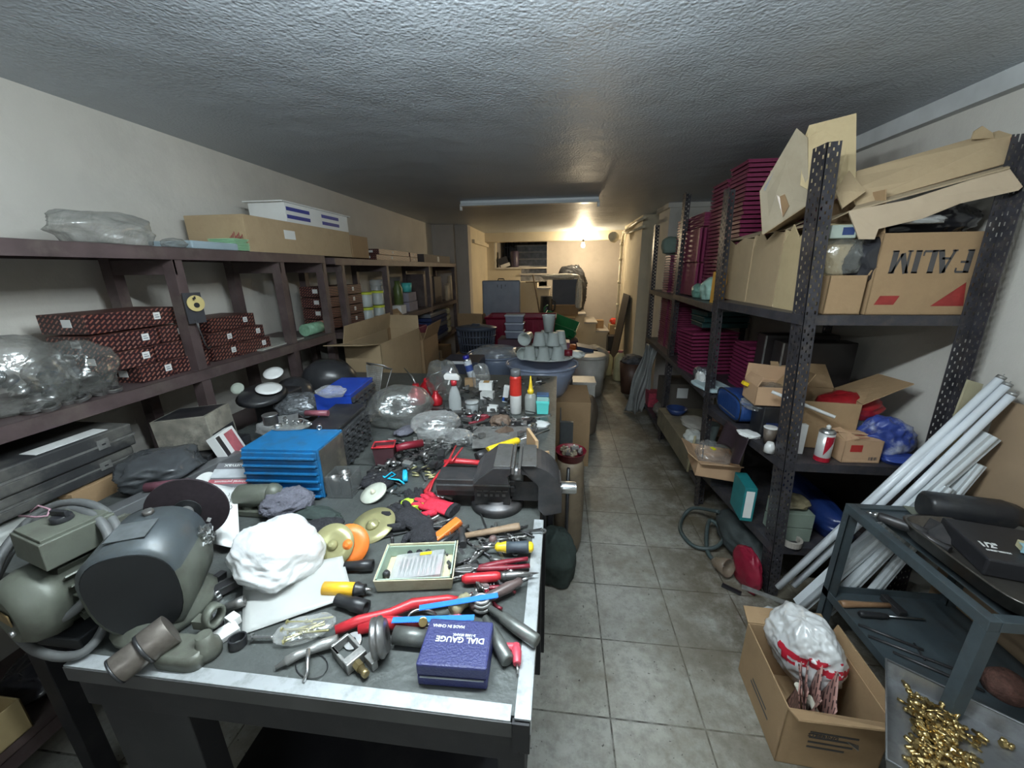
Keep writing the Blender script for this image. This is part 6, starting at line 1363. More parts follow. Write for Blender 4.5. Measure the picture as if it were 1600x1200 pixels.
solo('silver_strip', 'silver plastic strip showing under the torn carton', 'strip', blob(.14, .05, .03, 9, .3, 5, 30), mat('silver_film', (.45, .46, .46), .25, .5), onY(1440, 350, 1.735))
# ---- three cartons on end with their open tops to the aisle
def oncarton(label, px0, px1, pyt, xf, m, ytop=None, jag=1):
    a = onX(px0, 470, xf); b = onX(px1, 470, xf); w = (a.y - b.y); top = onX((px0 + px1) / 2, pyt, xf).z
    t = thing('open_carton', label, 'box', Vector((xf + .085, (a.y + b.y) / 2, ZA))); h = top - ZA; th = .005
    bb = MB().bx(-.085, -w / 2, 0, .085, w / 2, th).bx(.08, -w / 2, 0, .085, w / 2, h).bx(-.085, -w / 2, 0, .085, -w / 2 + th, h).bx(-.085, w / 2 - th, 0, .085, w / 2, h).bx(-.04, -w / 2, h - th, .085, w / 2, h)
    link('body', bb, m, t, .001)
    pts = [(-.085, -w / 2, 0), (-.085, w / 2, 0), (-.0852, w / 2 * .98, h * .82), (-.085, w * .28, h * (1.02 + .03 * jag)), (-.0853, w * .05, h * (.90 - .02 * jag)), (-.085, -w * .2, h * 1.0), (-.085, -w / 2, h * .97)]
    link('front_wall', MB().poly(pts, .005), m, t)
    link('flap', MB().poly([(-.083, -w / 2, h), (-.083, w / 2, h), (.02, w / 2, h + .03 * jag), (.01, -w / 2, h + .045)], .004), M_CARDIN, t)
    link('tape_seam', MB().bx(-.08545, w * .08, 0.004, -.0853, w * .1, h * .86), M_CARDIN, t)
    return t
oncarton('leftmost of three kraft cartons standing left of the near rack post', 1119, 1164, 376, 1.05, M_CARD, jag=-.5)
oncarton('middle of three kraft cartons standing left of the near rack post', 1165, 1208, 366, 1.055, M_CARD, jag=.3)
oncarton('largest kraft carton next to the near rack post, with torn edges', 1209, 1262, 358, 1.05, mat('yellow_kraft', (.50, .39, .22), .8, 0, .12, 6, dirt=(.3, .22, .12), dirt_amt=.4, dscale=6), jag=1)
# tilted tall carton on top with its flap up
t = thing('tilted_carton', 'tall open carton tilted on the top right shelf, its flap reaching the ceiling', 'box', Vector((1.12, 2.0, 1.80)))
YT = 1.95
F4 = [onY(1192, 366, 2.05), onY(1264, 318, 1.92), onY(1262, 215, 1.92), onY(1245, 200, 1.93), onY(1188, 298, 2.06)]
panel(t, F4, mat('grey_kraft', (.36, .30, .21), .8, 0, .12, 6, dirt=(.2, .16, .1), dirt_amt=.4, dscale=6), name='front_wall')
B4 = [p + Vector((.22, .22, .05)) for p in F4]
panel(t, [F4[0], F4[4], B4[4], B4[0]], name='side_wall'); panel(t, [F4[4], F4[3], B4[3], B4[4]], name='top_wall') if False else None
panel(t, [F4[0], F4[1], B4[1], B4[0]], name='bottom'); panel(t, B4, name='back_wall')
panel(t, [onY(1250, 290, 1.93), onY(1256, 218, 1.93), onY(1264, 196, 1.93), onY(1338, 177, 1.86), onY(1337, 286, 1.86), onY(1300, 316, 1.88)], mat('yellow_kraft', (.50, .39, .22), .8), name='flap')
link('tape_strip', MB().poly([p - t.location + Vector((0, -.005, 0)) for p in (onY(1203, 268, 2.03), onY(1211, 262, 2.02), onY(1232, 322, 1.97), onY(1222, 340, 1.985))], .002), mat('brown_tape', (.25, .15, .07), .3), t)
link('clear_tape', MB().poly([p - t.location + Vector((0, -.005, 0)) for p in (onY(1192, 296, 2.05), onY(1245, 205, 1.935), onY(1250, 212, 1.93), onY(1197, 302, 2.045))], .001), mat('silver_film', (.45, .46, .46), .25, .5), t)
# ---- magenta trays
_tb = MB()
_tw, _td, _th = .34, .24, .017
_tb.bx(-_tw / 2, -_td / 2, 0, _tw / 2, _td / 2, .003)
for s in (-1, 1): _tb.bx(s * _tw / 2 - .003, -_td / 2 - .002, 0, s * _tw / 2 + .003, _td / 2 + .002, _th).bx(-_tw / 2 - .002, s * _td / 2 - .003, 0, _tw / 2 + .002, s * _td / 2 + .003, _th)
for s in (-1, 1): _tb.bx(s * _tw / 2 - .005, -_td / 2 - .009, _th - .005, s * _tw / 2 + .009, _td / 2 + .009, _th)
for s in (-1, 1): _tb.bx(-_tw / 2 - .009, s * _td / 2 - .005, _th - .005, _tw / 2 + .009, s * _td / 2 + .009, _th)
TRAY_ME = mesh_of('magenta_tray', _tb, M_MAG)
ORD = ['lowest', 'second from the bottom', 'third from the bottom', 'fourth from the bottom', 'fifth from the bottom', 'sixth from the bottom', 'seventh from the bottom', 'eighth from the bottom', 'ninth from the bottom', 'tenth from the bottom', 'eleventh from the bottom', 'twelfth from the bottom']
def tray(label, loc, rot=(0, 0, 0), group=None, sc=1.0, m=None):
    o = bpy.data.objects.new('plastic_tray', TRAY_ME); COL.objects.link(o); o.location = loc; o.rotation_euler = rot; o.scale = (sc, sc, 1)
    return tagp(o, label, 'tray', group)
def stack(where, x, y, z, n, pitch, sc=1.0, lean=0.0, rz=0.0):
    for k in range(n):
        lb = ('topmost magenta tray in the %s' % where) if k == n - 1 else ('lowest magenta tray in the %s' % where) if k == 0 else ('magenta tray inside the %s' % where)
        tray(lb, Vector((x + random.uniform(-.003, .003) + lean * k, y + random.uniform(-.004, .004), z + pitch * k)), (0, 0, rz + random.uniform(-.02, .02)), 'magenta trays in the %s' % where, sc)
random.seed(77)
stack('tall stack just behind the second rack post, top shelf', 1.25, 2.76, ZD, 33, .025, 1.0)
stack('tall stack in the middle of the top shelf', 1.25, 3.04, ZD, 31, .025, 1.0)
stack('stack nearer than the second rack post, behind the kraft cartons', 1.34, 2.40, ZA, 24, .025, .85)
stack('stack behind the tilted tall carton', 1.42, 2.02, ZA + .40, 22, .0188, 1.0) if False else None
stack('stack beside the third rack post, top shelf', 1.24, 3.88, ZG, 27, .024, .9)
stack('short stack at the far end of the top shelf', 1.22, 4.22, ZG, 15, .024, .8)
for k in range(6):
    tray('upright magenta tray on edge in the upper row, %s' % ['nearest the aisle', 'second from the aisle', 'third from the aisle', 'fourth from the aisle', 'fifth from the aisle', 'nearest the wall'][k], Vector((1.04 + .033 * k, 3.40, ZD + .385)), (R(90), 0, R(90)), 'upright magenta trays', .98)
    tray('upright magenta tray on edge in the lower row, %s' % ['nearest the aisle', 'second from the aisle', 'third from the aisle', 'fourth from the aisle', 'fifth from the aisle', 'nearest the wall'][k], Vector((1.04 + .033 * k, 3.39, ZD + .13)), (R(90), 0, R(90)), 'upright magenta trays', .98)
for k in range(5): tray('magenta tray lying flat on the upright ones near the ceiling, %s' % ['lowest', 'second', 'third', 'fourth', 'topmost'][k], Vector((1.18, 3.40, ZD + .52 + .019 * k)), (0, 0, R(90)), None, .95)
# mint bundles and orange box in front
t = thing('orange_box', 'yellow orange cardboard piece standing at the left of the kraft cartons', 'box', Vector((1.04, 2.67, ZD)))
link('panel', MB().prism([(-.035, 0), (.055, 0), (.055, .19), (.03, .195), (.01, .185), (-.035, .18), (-.05, .13), (-.03, .09), (-.05, .04)], -.05, .0, axis='x'), mat('orange_card', (.72, .36, .04), .6), t)
bag('mint_bags', 'pile of pale mint plastic bags at the front of the top shelf', 'bag', .14, .20, .15, Vector((1.07, 2.92, ZD)), 0, mat('mint_film', (.36, .56, .48), .35, 0, .12, 14), 111, n=46, amp=.26)
bag('mint_bags', 'darker mint plastic bags slumped beside the pale mint pile', 'bag', .12, .13, .10, Vector((1.07, 3.14, ZD)), 0, mat('mint_film2', (.16, .32, .26), .35, 0, .25, 14), 112, n=40, amp=.28)
bag('mint_cloth', 'grey green cloth at the far end of the top right shelf', 'cloth', .2, .2, .16, Vector((1.12, 4.25, ZG + .37)), 0, mat('sage_fabric', (.19, .26, .22), .8), 113, n=30)
# lower shelves of the middle and far bays
stack('wide low stack at the far end, middle shelf', 1.24, 4.18, ZH, 24, .0205, .92)
stack('second low stack beside it, nearer the third post', 1.24, 3.88, ZH, 24, .0205, .92)
stack('loosely nested stack tilted at the front of the middle shelf', 1.17, 3.10, ZE, 12, .027, 1.0, lean=-.003, rz=R(8))
stack('short stack right of the second rack post, middle shelf', 1.36, 2.66, ZE, 12, .025, .9)
for k in range(3):
    tray('', Vector((1.2, 3.12, 0))) if False else solo('green_tray', 'dark green tray on the loosely nested magenta stack, %s' % ['lowest', 'middle', 'topmost'][k], 'tray', MB().bx(-.16, -.12, 0, .16, .12, .035).bx(-.168, -.128, .03, .168, .128, .037), mat('bottle_green', (.012, .05, .05), .4), Vector((1.22, 3.12, ZE + .345 + .042 * k)), (0, 0, R(4 * k)), bevel=.003)
solo('black_lid_tray', 'flat black tray lying behind the loose magenta stack', 'tray', MB().bx(-.17, -.13, 0, .17, .13, .04), M_BLACKP, Vector((1.30, 3.42, ZE)), (0, 0, R(4)), bevel=.004)
def bcase(label, x, y, z, w, d, h):
    t = thing('black_case', label, 'case', Vector((x, y, z)))
    link('shell', MB().bx(-w / 2, -d / 2, 0, w / 2, d / 2, h), mat('dark_brown_case', (.022, .018, .018), .35), t, .006)
    link('metal_edge', MB().bx(-w / 2 - .002, -d / 2 - .003, .005, -w / 2 + .006, -d / 2 + .004, h - .005), M_CAST, t); return t
bcase('dark case with a bright metal corner on the middle shelf, left one', 1.41, 2.44, ZB_ + .0, .40, .10, .48)
bcase('dark case with a bright metal corner on the middle shelf, right one', 1.43, 2.31, ZB_ + .0, .38, .10, .46)
# ---- near bay, middle shelf
t = carton('open kraft carton with folded out flaps behind the small red labelled carton', .28, .26, .24, Vector((1.30, 2.02, ZB_)), (0, 0, R(-8)), m=M_CARD2, open_=True, flaps=(('x+', .2, 150), ('y+', .16, 140), ('x-', .14, 60)))
bag('red_bag', 'red plastic bag stuffed behind the blue and white bag', 'bag', .26, .16, .12, Vector((1.44, 1.98, ZB_ + .14)), 0, mat('red_film', (.32, .015, .02), .35), 121, n=50, amp=.22)
solo('dark_roll', 'dark grey bag lying under the red plastic bag', 'bag', blob(.26, .2, .15, 122, .24, 4, 40), mat('dark_grey_film', (.06, .065, .07), .25), Vector((1.47, 1.97, ZB_)))
t = carton('small kraft carton with a red label beside the spray can', .165, .13, .105, Vector((1.375, 1.815, ZB_)), (0, 0, R(3)), m=mat('orange_kraft', (.50, .32, .19), .75, 0, .1, 8), flaps=(('x-', .06, 15), ('y+', .07, 12), ('y-', .06, 8)), open_=True)
link('red_label', MB().bx(-.055, -.0662, .055, -.005, -.0652, .088), mat('red_label', (.42, .03, .025), .6), t)
lettering(t, 'Gedore', .014, (-.030, -.0668, .071), (PI / 2, 0, 0), mat('label_ink', (.65, .5, .4), .6)) if False else None
link('barcode', MB(Matrix.Translation((.052, -.0656, .022))).bx(-.02, 0, -.008, -.017, .0003, .008).bx(-.014, 0, -.008, -.012, .0003, .008).bx(-.009, 0, -.008, -.003, .0003, .008).bx(0, 0, -.008, .002, .0003, .008).bx(.005, 0, -.008, .01, .0003, .008).bx(.013, 0, -.008, .015, .0003, .008), M_FINK, t)
link('red_outline', MB().quad((-.05, -.05, .1155), (.03, -.05, .1155), (.03, -.046, .1157), (-.05, -.046, .1157), t=.0006).quad((-.05, -.02, .116), (.03, -.02, .116), (.03, -.016, .1162), (-.05, -.016, .1162), t=.0006), M_RINK, t)
bag('blue_white_bag', 'blue and white plastic bag slumped at the right end of the middle shelf', 'bag', .20, .18, .17, Vector((1.53, 1.86, ZB_)), R(-20), mat('blue_white_film', (.04, .07, .30), .3, 0, .4, 6, dirt=(.55, .58, .62), dirt_amt=.95, dscale=7), 123, n=60, amp=.3)
bag('blue_packet', 'flat blue packet with a white panel at the foot of the blue and white bag', 'packet', .16, .10, .04, Vector((1.56, 1.77, ZB_)), R(-8), mat('blue_packet', (.03, .06, .28), .35, 0, .2, 9), 124, n=36, amp=.2)
cn = spray_can('white and red spray can standing at the edge of the middle right shelf', Vector((1.225, 1.765, ZB_)), (0, 0, 0), .031, .175, mat('can_white', (.60, .60, .58), .3, .3), M_WHP, cap=False, mband=mat('can_red', (.42, .012, .03), .3, .2), band=(.01, .13))
b = MB()
def onc(a, z, r=.0315): return Vector((math.sin(a) * r, -math.cos(a) * r, z))
for i in range(6):
    a0 = -.55 + i * .2; a1 = a0 + .2; zb0 = .035 + max(0, (.9 - i * .2)) * 0; 
    b.add([onc(a0, .035 + .012 * i), onc(a1, .047 + .012 * i), onc(a1, .128), onc(a0, .125)], [(0, 1, 2, 3)])
link('red_flash', b, mat('can_red', (.42, .012, .03), .3, .2), cn)
link('white_stripe', MB().add([onc(-.35, .112, .0318), onc(.5, .118, .0318), onc(.5, .108, .0318), onc(-.35, .102, .0318)], [(0, 1, 2, 3)]), mat('can_white', (.60, .60, .58), .3, .3), cn)
t = thing('small_bottles', 'small white tube standing behind the near rack post', 'tube', Vector((1.16, 1.83, ZB_))); link('tube', MB().bx(-.016, -.012, 0, .016, .012, .15), M_WHP, t, .003)
solo('yellow_jar', 'small clear jar with a yellow label between the post and the spray can', 'jar', MB().lathe([(.025, 0), (.027, .02), (.027, .09), (.018, .11)], n=20), mat('yellow_clear', (.30, .29, .10), .25, 0, .5, 12), Vector((1.185, 1.90, ZB_)))
solo('white_tube', 'long white plastic tube slanting behind the near rack post', 'tube', MB().cyl(onY(1206, 612, 1.95) - Vector((1.1, 1.9, .9)), onY(1305, 652, 1.80) - Vector((1.1, 1.9, .9)), .008, n=12), M_WHP, Vector((1.1, 1.9, .9)))
solo('navy_block', 'navy plastic block behind the near rack post', 'block', MB().bx(-.03, -.02, 0, .03, .02, .08), M_DKBLUE, Vector((1.175, 1.88, ZB_ + .155)) if False else Vector((1.12, 1.99, ZB_)), bevel=.003)
# ---- middle shelf seen left of the near post
t = thing('paper_cup', 'brown paper cup with a white rim on the middle shelf left of the near post', 'cup', Vector((1.075, 1.93, ZB_)))
link('cup', MB().lathe([(.022, 0), (.031, .085), (.029, .085), (.02, .006)], n=24), mat('brown_cup', (.12, .095, .075), .5), t); link('rim', MB().lathe([(.031, .084), (.033, .088), (.03, .09), (.0, .0885)], n=24), M_WHP, t)
bag('white_scrap', 'torn white paper scrap lying left of the brown paper cup', 'paper', .08, .10, .02, Vector((1.02, 2.02, ZB_)), R(30), M_PAPER, 131, n=36, amp=.45)
solo('white_pot', 'small white pot standing in front of the brown paper cup', 'pot', MB().lathe([(.024, 0), (.022, .03), (.014, .05)], n=20), M_WHP, Vector((1.03, 1.83, ZB_)))
bag('tarpaulin', 'dark purple brown tarpaulin hanging over the edge of the middle shelf', 'tarpaulin', .42, .62, .16, Vector((1.16, 2.22, ZB_ - .0)), 0, mat('plum_shade', (.035, .022, .028), .45, 0, .3, 6), 132, n=50, amp=.2) if False else None
# dark sheet added at the shelf edge for the shade under the shelf
def hang(u, v):
    y = lerp(1.96, 2.24, u); return Vector((.995 + .0 - .02 * math.sin(u * 9) * v - .025 * v, y, ZB_ + .008 - .15 * v * (1 + .12 * math.sin(u * 7)))) - Vector((1.0, 2.2, .75))
solo('under_shelf_shade', 'dark sheet standing in for the shade below the middle right shelf', 'sheet', MB().grid(hang, 24, 8), mat('plum_shade', (.035, .022, .028), .45, 0, .3, 6), Vector((1.0, 2.2, .75)), solid=.003)
t = thing('blue_bag', 'bright blue and black travel bag lying on the middle shelf', 'bag', onX(1150, 640, 1.10))
t.location = Vector((1.12, 2.32, ZB_ + .0)); t.scale = (.62, 1, 1)
b = MB().rings([[Vector((x, math.copysign(abs(math.cos(2 * PI * j / 28)) ** .6, math.cos(2 * PI * j / 28)) * .17 * q, .075 + math.copysign(abs(math.sin(2 * PI * j / 28)) ** .6, math.sin(2 * PI * j / 28)) * .075 * q)) for j in range(28)] for x, q in ((-.16, .80), (-.15, .96), (-.12, 1), (.10, 1), (.14, .9))], 0, True)
link('body', b, mat('blue_nylon', (.015, .055, .20), .45, 0, .15, 8, .2, 60), t)
link('piping', MB().tube([(-.152, math.copysign(abs(math.cos(2 * PI * j / 28)) ** .6, math.cos(2 * PI * j / 28)) * .165, .075 + math.copysign(abs(math.sin(2 * PI * j / 28)) ** .6, math.sin(2 * PI * j / 28)) * .072) for j in range(28)], .005, 6, closed=True), M_BLACKP, t)
link('zip', MB().bx(-.164, -.12, .03, -.160, .10, .036), M_CAST, t)
bag('clear_film', 'shiny clear film draped over the right half of the blue bag', 'film', .16, .16, .05, Vector((1.10, 2.12, ZB_ + .12)), 0, M_FILM, 133, n=44, amp=.3)
t = thing('slippers', 'pair of pale blue soft slippers on the middle shelf', 'slippers', Vector((1.08, 2.62, ZE)), (0, 0, R(100)))
M_SLIP = mat('pale_blue_foam', (.42, .54, .56), .7, 0, .1, 14)
link('slipper', MB().prism([(-.12, -.03), (-.10, -.045), (.06, -.05), (.12, -.035), (.135, 0), (.12, .035), (.06, .045), (-.10, .04), (-.12, .02)], 0, .022), M_SLIP, t, .006)
link('slipper', MB().prism([(-.12, .06), (-.10, .05), (.06, .05), (.12, .06), (.135, .095), (.12, .13), (.06, .14), (-.10, .13), (-.12, .11)], .0, .022), M_SLIP, t, .006)
bag('silver_bag', 'small bag of silver film at the front of the middle shelf, by the magenta stack', 'bag', .12, .13, .09, Vector((1.05, 2.82, ZE)), 0, mat('silver_foil', (.30, .32, .34), .22, .7), 134, n=44, amp=.3)
bag('white_net', 'white crumpled paper hanging over the shelf edge by the silver bag', 'paper', .05, .13, .12, Vector((1.005, 2.74, ZE - .05)), 0, M_PAPER, 135, n=36, amp=.35)
t = carton('small kraft carton with an open top and a yellow tag on the middle shelf', .20, .17, .10, Vector((1.13, 2.10, ZB_ + .17)), (0, 0, R(-4)), m=mat('orange_kraft', (.50, .32, .19), .75), flaps=(('x-', .05, 60), ('y+', .08, 90)), open_=True)
link('yellow_tag', MB().box((-.115, .03, .085), (.03, .03, .02), (0, .4, 0)), M_YEL, t, .002)
bag('clear_film', 'shiny film inside the small kraft carton with the yellow tag', 'film', .15, .13, .05, Vector((1.13, 2.10, ZB_ + .215)), 0, M_FILMG, 136, n=36, amp=.3)
solo('case_under', 'flat dark case under the small kraft carton with the yellow tag', 'case', MB().bx(-.07, -.06, 0, .09, .06, .165), M_BLACKP, Vector((1.14, 2.07, ZB_)), bevel=.006)
# ---- near bay lowest shelf
def ab(label, x, y, w, d, h, m, **k): return carton(label, w, d, h, Vector((x, y, ZC_)), m=m, **k)
t = carton('teal folder box standing at the front of the lowest right shelf', .06, .17, .20, Vector((1.04, 2.0, ZC_)), (0, 0, R(-6)), m=mat('teal_card', (.015, .19, .20), .5, 0, .15, 20))
link('white_label', MB().bx(.0302, -.07, .03, .031, .05, .17), M_PAPER, t); link('white_label', MB().bx(-.02, -.0852, .02, .02, -.0845, .18), M_PAPER, t)
for k in range(2): carton('sage green box on the lowest right shelf, %s of two' % ('lower', 'upper')[k], .15, .14, .075, Vector((1.19, 1.84, ZC_ + .079 * k)), (0, 0, R(2 - 3 * k)), m=mat('sage_box', (.20, .245, .20), .5, 0, .12, 8))
bag('papers', 'jumble of brown and green papers on the upper sage green box', 'papers', .16, .13, .04, Vector((1.19, 1.86, ZC_ + .155)), 0, mat('brown_green_print', (.20, .17, .10), .6, 0, .6, 14), 141, n=36, amp=.3)
ring('wide tape roll with a printed label inside, at the front of the lowest right shelf', Vector((1.17, 1.755, ZC_)), (0, 0, 0), .036, .048, .03, mat('clear_tape_roll', (.34, .31, .27), .3), 'tape_roll', 'tape roll')
solo('blue_wrap', 'long dark blue plastic wrapped bundle on the lowest right shelf', 'bundle', blob(.16, .60, .15, 142, .16, 4, 44), mat('dark_blue_wrap', (.012, .03, .13), .3, 0, .3, 8), Vector((1.40, 2.05, ZC_ + .0)))
solo('dark_board', 'large dark board standing against the wall behind the lowest shelf', 'panel', MB().bx(-.01, -.38, 0, .01, .38, .40), mat('dark_brown_panel', (.022, .017, .016), .6), Vector((1.58, 2.12, ZC_)))
t = carton('open kraft and grey carton of clear cups jutting from the lowest right shelf', .24, .26, .10, Vector((.99, 2.33, ZC_ + .085)), (0, R(4), R(-8)), m=mat('orange_kraft', (.50, .32, .19), .75), flaps=(('x-', .07, 150), ('y-', .05, 160)), open_=True)
bag('cup_film', 'clear film bag of cups in the jutting carton on the lowest right shelf', 'bag', .22, .22, .11, Vector((1.01, 2.39, ZC_ + .115)), 0, M_FILM, 143, n=50, amp=.28)
solo('yellow_tag', 'small bright yellow tag on the clear film in the jutting carton', 'tag', MB().bx(-.012, -.016, 0, .012, .016, .002), mat('bright_yellow', (.8, .75, .02), .5), Vector((.985, 2.33, ZC_ + .226)), (.2, 0, .5))
solo('black_box_low', 'flat black box under the jutting carton on the lowest right shelf', 'box', MB().bx(-.10, -.12, 0, .12, .12, .08), M_BLACKP, Vector((1.07, 2.38, ZC_)), bevel=.003)
solo('glass_jar', 'tall grey glass vase on the lower shelf behind the second rack post', 'vase', MB().lathe([(.04, 0), (.045, .02), (.04, .10), (.055, .20), (.05, .20), (.035, .1), (.03, .02)], n=24), mat('grey_glass', (.22, .27, .26), .12, 0, .1, 8, alpha=.8), Vector((1.08, 2.64, ZF + .17)))
# ---- middle bay low shelf
solo('wooden_crate', 'worn plywood crate on the low shelf between the second and third posts', 'crate', MB().bx(-.08, -.44, 0, .30, .44, .165), mat('dirty_plywood', (.20, .17, .11), .7, 0, .25, 7, dirt=(.09, .07, .05), dirt_amt=.6, dscale=6), Vector((1.03, 3.08, ZF)), bevel=.002)
bag('white_cloth', 'white cloth heap with a dark knot on the plywood crate', 'cloth', .14, .16, .07, Vector((1.03, 2.80, ZF + .166)), 0, mat('white_fabric', (.58, .60, .56), .8), 144, n=44, amp=.3)
solo('navy_bowl', 'dark navy bowl lying on the plywood crate', 'bowl', MB().lathe([(.05, 0), (.09, .06), (.085, .06), (.045, .008)], n=24), M_DKBLUE, Vector((1.06, 3.35, ZF + .166)))
bag('paper_wrap', 'grey white paper wrap under the navy bowl on the plywood crate', 'paper', .2, .26, .05, Vector((1.14, 3.10, ZF + .166)), 0, mat('grey_paper', (.36, .34, .30), .7), 145, n=40, amp=.25)
carton('orange and white printed carton on the plywood crate', .10, .14, .11, Vector((1.22, 2.95, ZF + .166)), (0, 0, R(20)), m=mat('orange_white_card', (.50, .30, .20), .6, 0, .6, 12))
solo('stick', 'pale wooden stick leaning on the second rack post', 'stick', MB().cyl((0, 0, 0), (.04, .05, .26), .009, n=8), mat('pale_wood', (.42, .37, .22), .6), Vector((.93, 2.60, .10)) if False else Vector((.955, 2.62, ZF + .0)))
# ---- far bay low
t = carton('brown carton with a white label on the low shelf of the far bay', .36, .34, .26, Vector((1.24, 3.88, ZI + .16)), m=mat('dull_brown_card', (.10, .085, .07), .7), sticker=(-.03, .17, .10, .10, 'y-'))
bag('grey_film', 'dull film sheet under the brown carton with the white label', 'film', .40, .42, .155, Vector((1.22, 3.88, ZI)), 0, mat('dull_film', (.20, .185, .16), .4, 0, .25, 6), 146, n=40, amp=.2)
t = carton('pink and red printed bag on the low shelf by the far rack post', .16, .18, .16, Vector((1.10, 4.30, ZI)), m=mat('pink_red_print', (.36, .04, .07), .5, 0, .5, 40), name='printed_bag', cat='bag')
link('white_patch', MB().bx(.02, -.0912, .03, .07, -.0902, .07), M_PAPER, t)
# ---- things on the floor near the rack
M_HOSE = mat('green_grey_hose', (.05, .07, .07), .5, 0, .2, 20)
hp = [Vector(p) for p in ((1.02, 2.2, .16), (.93, 2.35, .08), (.86, 2.33, .02), (.80, 2.18, .02), (.84, 2.04, .02), (.95, 2.02, .04), (1.03, 2.12, .06), (.98, 2.22, .08), (.90, 2.0, .02), (.96, 1.90, .02), (1.04, 1.95, .05))]
solo('green_hose', 'dark green rubber hose looped on the floor under the right rack', 'hose', MB().tube(smooth_path([p - Vector((.9, 2.1, 0)) for p in hp], 6), .012, 8), M_HOSE, Vector((.9, 2.1, 0)))
bag('green_bag', 'dark grey green bag on the floor under the lowest right shelf', 'bag', .26, .44, .17, Vector((1.14, 2.08, 0)), 0, mat('dark_grey_green', (.05, .06, .06), .5, 0, .3, 8), 151, n=44, amp=.25)
solo('glass_cup', 'small amber clear glass cup lying on the floor by the hose', 'cup', MB().lathe([(.014, 0), (.03, .02), (.042, .06), (.05, .10), (.047, .10), (.038, .06), (.012, .006)], n=22), mat('amber_glass', (.30, .23, .17), .08, 0, .1, 8, alpha=.6), Vector((.89, 1.90, .045)), (R(75), 0, R(30)))
bag('red_bag', 'dark red plastic bag squeezed by the foot of the near rack post', 'bag', .08, .20, .20, Vector((1.02, 1.80, 0)), R(10), mat('deep_red_film', (.26, .012, .035), .35), 152, n=40, amp=.2)
solo('white_card', 'white triangular card on the floor by the near rack post', 'card', MB().poly([(0, 0, 0), (.10, .05, 0), (.11, -.02, .05)], .003), M_PAPER, Vector((.965, 1.60, .005)))
solo('black_strip', 'short black plastic strip on the tiles in front of the dark red bag', 'strip', MB().box((0, 0, .006), (.09, .022, .012)), M_BLACKP, Vector((.93, 1.74, 0)), (0, 0, R(-35)))
# plastic sacks and bin at the far end of the rack
def sack(u, v):
    a = onZ(lerp(966, 1000, u), lerp(650, 655, u), 0.01); a = Vector((lerp(.78, 1.0, u), 4.32 + .05 * math.sin(u * 9), .01)); c = Vector((lerp(.98, 1.12, u), 4.40 + .03 * math.sin(u * 12), .80))
    p = a.lerp(c, v); p.y += .02 * math.sin(u * 22 + v * 4) * (1 - .4 * v); p.x += .015 * math.sin(v * 9 + u * 5); return p - Vector((.9, 4.4, 0))
solo('grey_sheet', 'long pale grey plastic sheet draped to the floor at the far rack end', 'sheet', MB().grid(sack, 26, 18), mat('pale_grey_film', (.26, .27, .26), .35, 0, .2, 8, .5, 12), Vector((.9, 4.4, 0)), solid=.004)
t = thing('brown_bin', 'dark brown bin full of rags standing beyond the draped grey sheet', 'bin', Vector((1.0, 5.15, 0)))
link('bin', MB().lathe([(.13, 0), (.17, .42), (.165, .42), (.12, .01)], n=26), mat('brown_plastic', (.09, .045, .03), .45), t)
bag('rags', 'heap of grey and black rags in the dark brown bin', 'rags', .26, .26, .14, Vector((1.0, 5.15, .37)), 0, mat('grey_black_rag', (.10, .10, .11), .8, 0, .7, 12), 153, n=44, amp=.3)
for k, (x, y, h) in enumerate(((.93, 5.75, .42), (.78, 6.05, .34))):
    t = thing('jerry_can', 'pale yellow plastic can with a pink cap by the far right wall, %s' % ('nearer', 'farther')[k], 'canister', Vector((x, y, 0)))
    link('can', MB().lathe([(.085, 0), (.09, .02), (.09, h * .8), (.06, h * .92), (.035, h)], n=20), mat('pale_yellow_clear', (.62, .58, .34), .35), t); link('cap', MB().cyl((0, 0, h), (0, 0, h + .03), .036, n=16), mat('pink_cap', (.60, .22, .22), .4), t)
solo('leaning_board', 'dark board leaning on the right wall beyond the far rack post', 'board', MB().quad((0, -.3, 0), (0, .3, 0), (.17, .3, 1.2), (.17, -.3, 1.2), t=.015), mat('dark_brown_panel', (.022, .017, .016), .6), Vector((1.0, 5.75, .01)) if False else Vector((.93, 6.6, .01)))
# ================================================================ beyond the second table: tubs, cups, crates
def big_tub(label, x, y, z, r, h, m):
    t = thing('plastic_tub', label, 'tub', Vector((x, y, z)))
    link('tub', MB().lathe([(r * .62, 0), (r * .72, h * .15), (r * .92, h * .75), (r * .98, h * .97), (r * .965, h * .97), (r * .90, h * .74), (r * .70, h * .17), (r * .60, .01)], n=48), m, t)
    link('rim', MB().tube([(math.cos(2 * PI * j / 48) * r, math.sin(2 * PI * j / 48) * r, h) for j in range(48)], .011, 8, closed=True), m, t)
    return t
carton('brown carton standing on the floor under the near clear tub', .60, .50, .575, Vector((-.02, 3.25, 0)), m=M_CARD2)
big_tub('large bluish clear tub behind the bottles, heaped with white cups', -.13, 3.22, .577, .305, .27, M_BLUETUB)
carton('brown carton under the second bluish tub', .5, .5, .52, Vector((-.70, 3.80, 0)), m=M_CARD2)
big_tub('second bluish clear tub, full of clear film, left of the cup heap', -.62, 3.85, .522, .30, .27, mat('bluish_tub2', (.26, .32, .44), .2, 0, .06, 5, alpha=.7))
bag('film_heap', 'heap of clear film bags in the second bluish tub', 'bag', .46, .42, .16, Vector((-.62, 3.85, .70)), 0, M_FILM, 161, n=60, amp=.25)
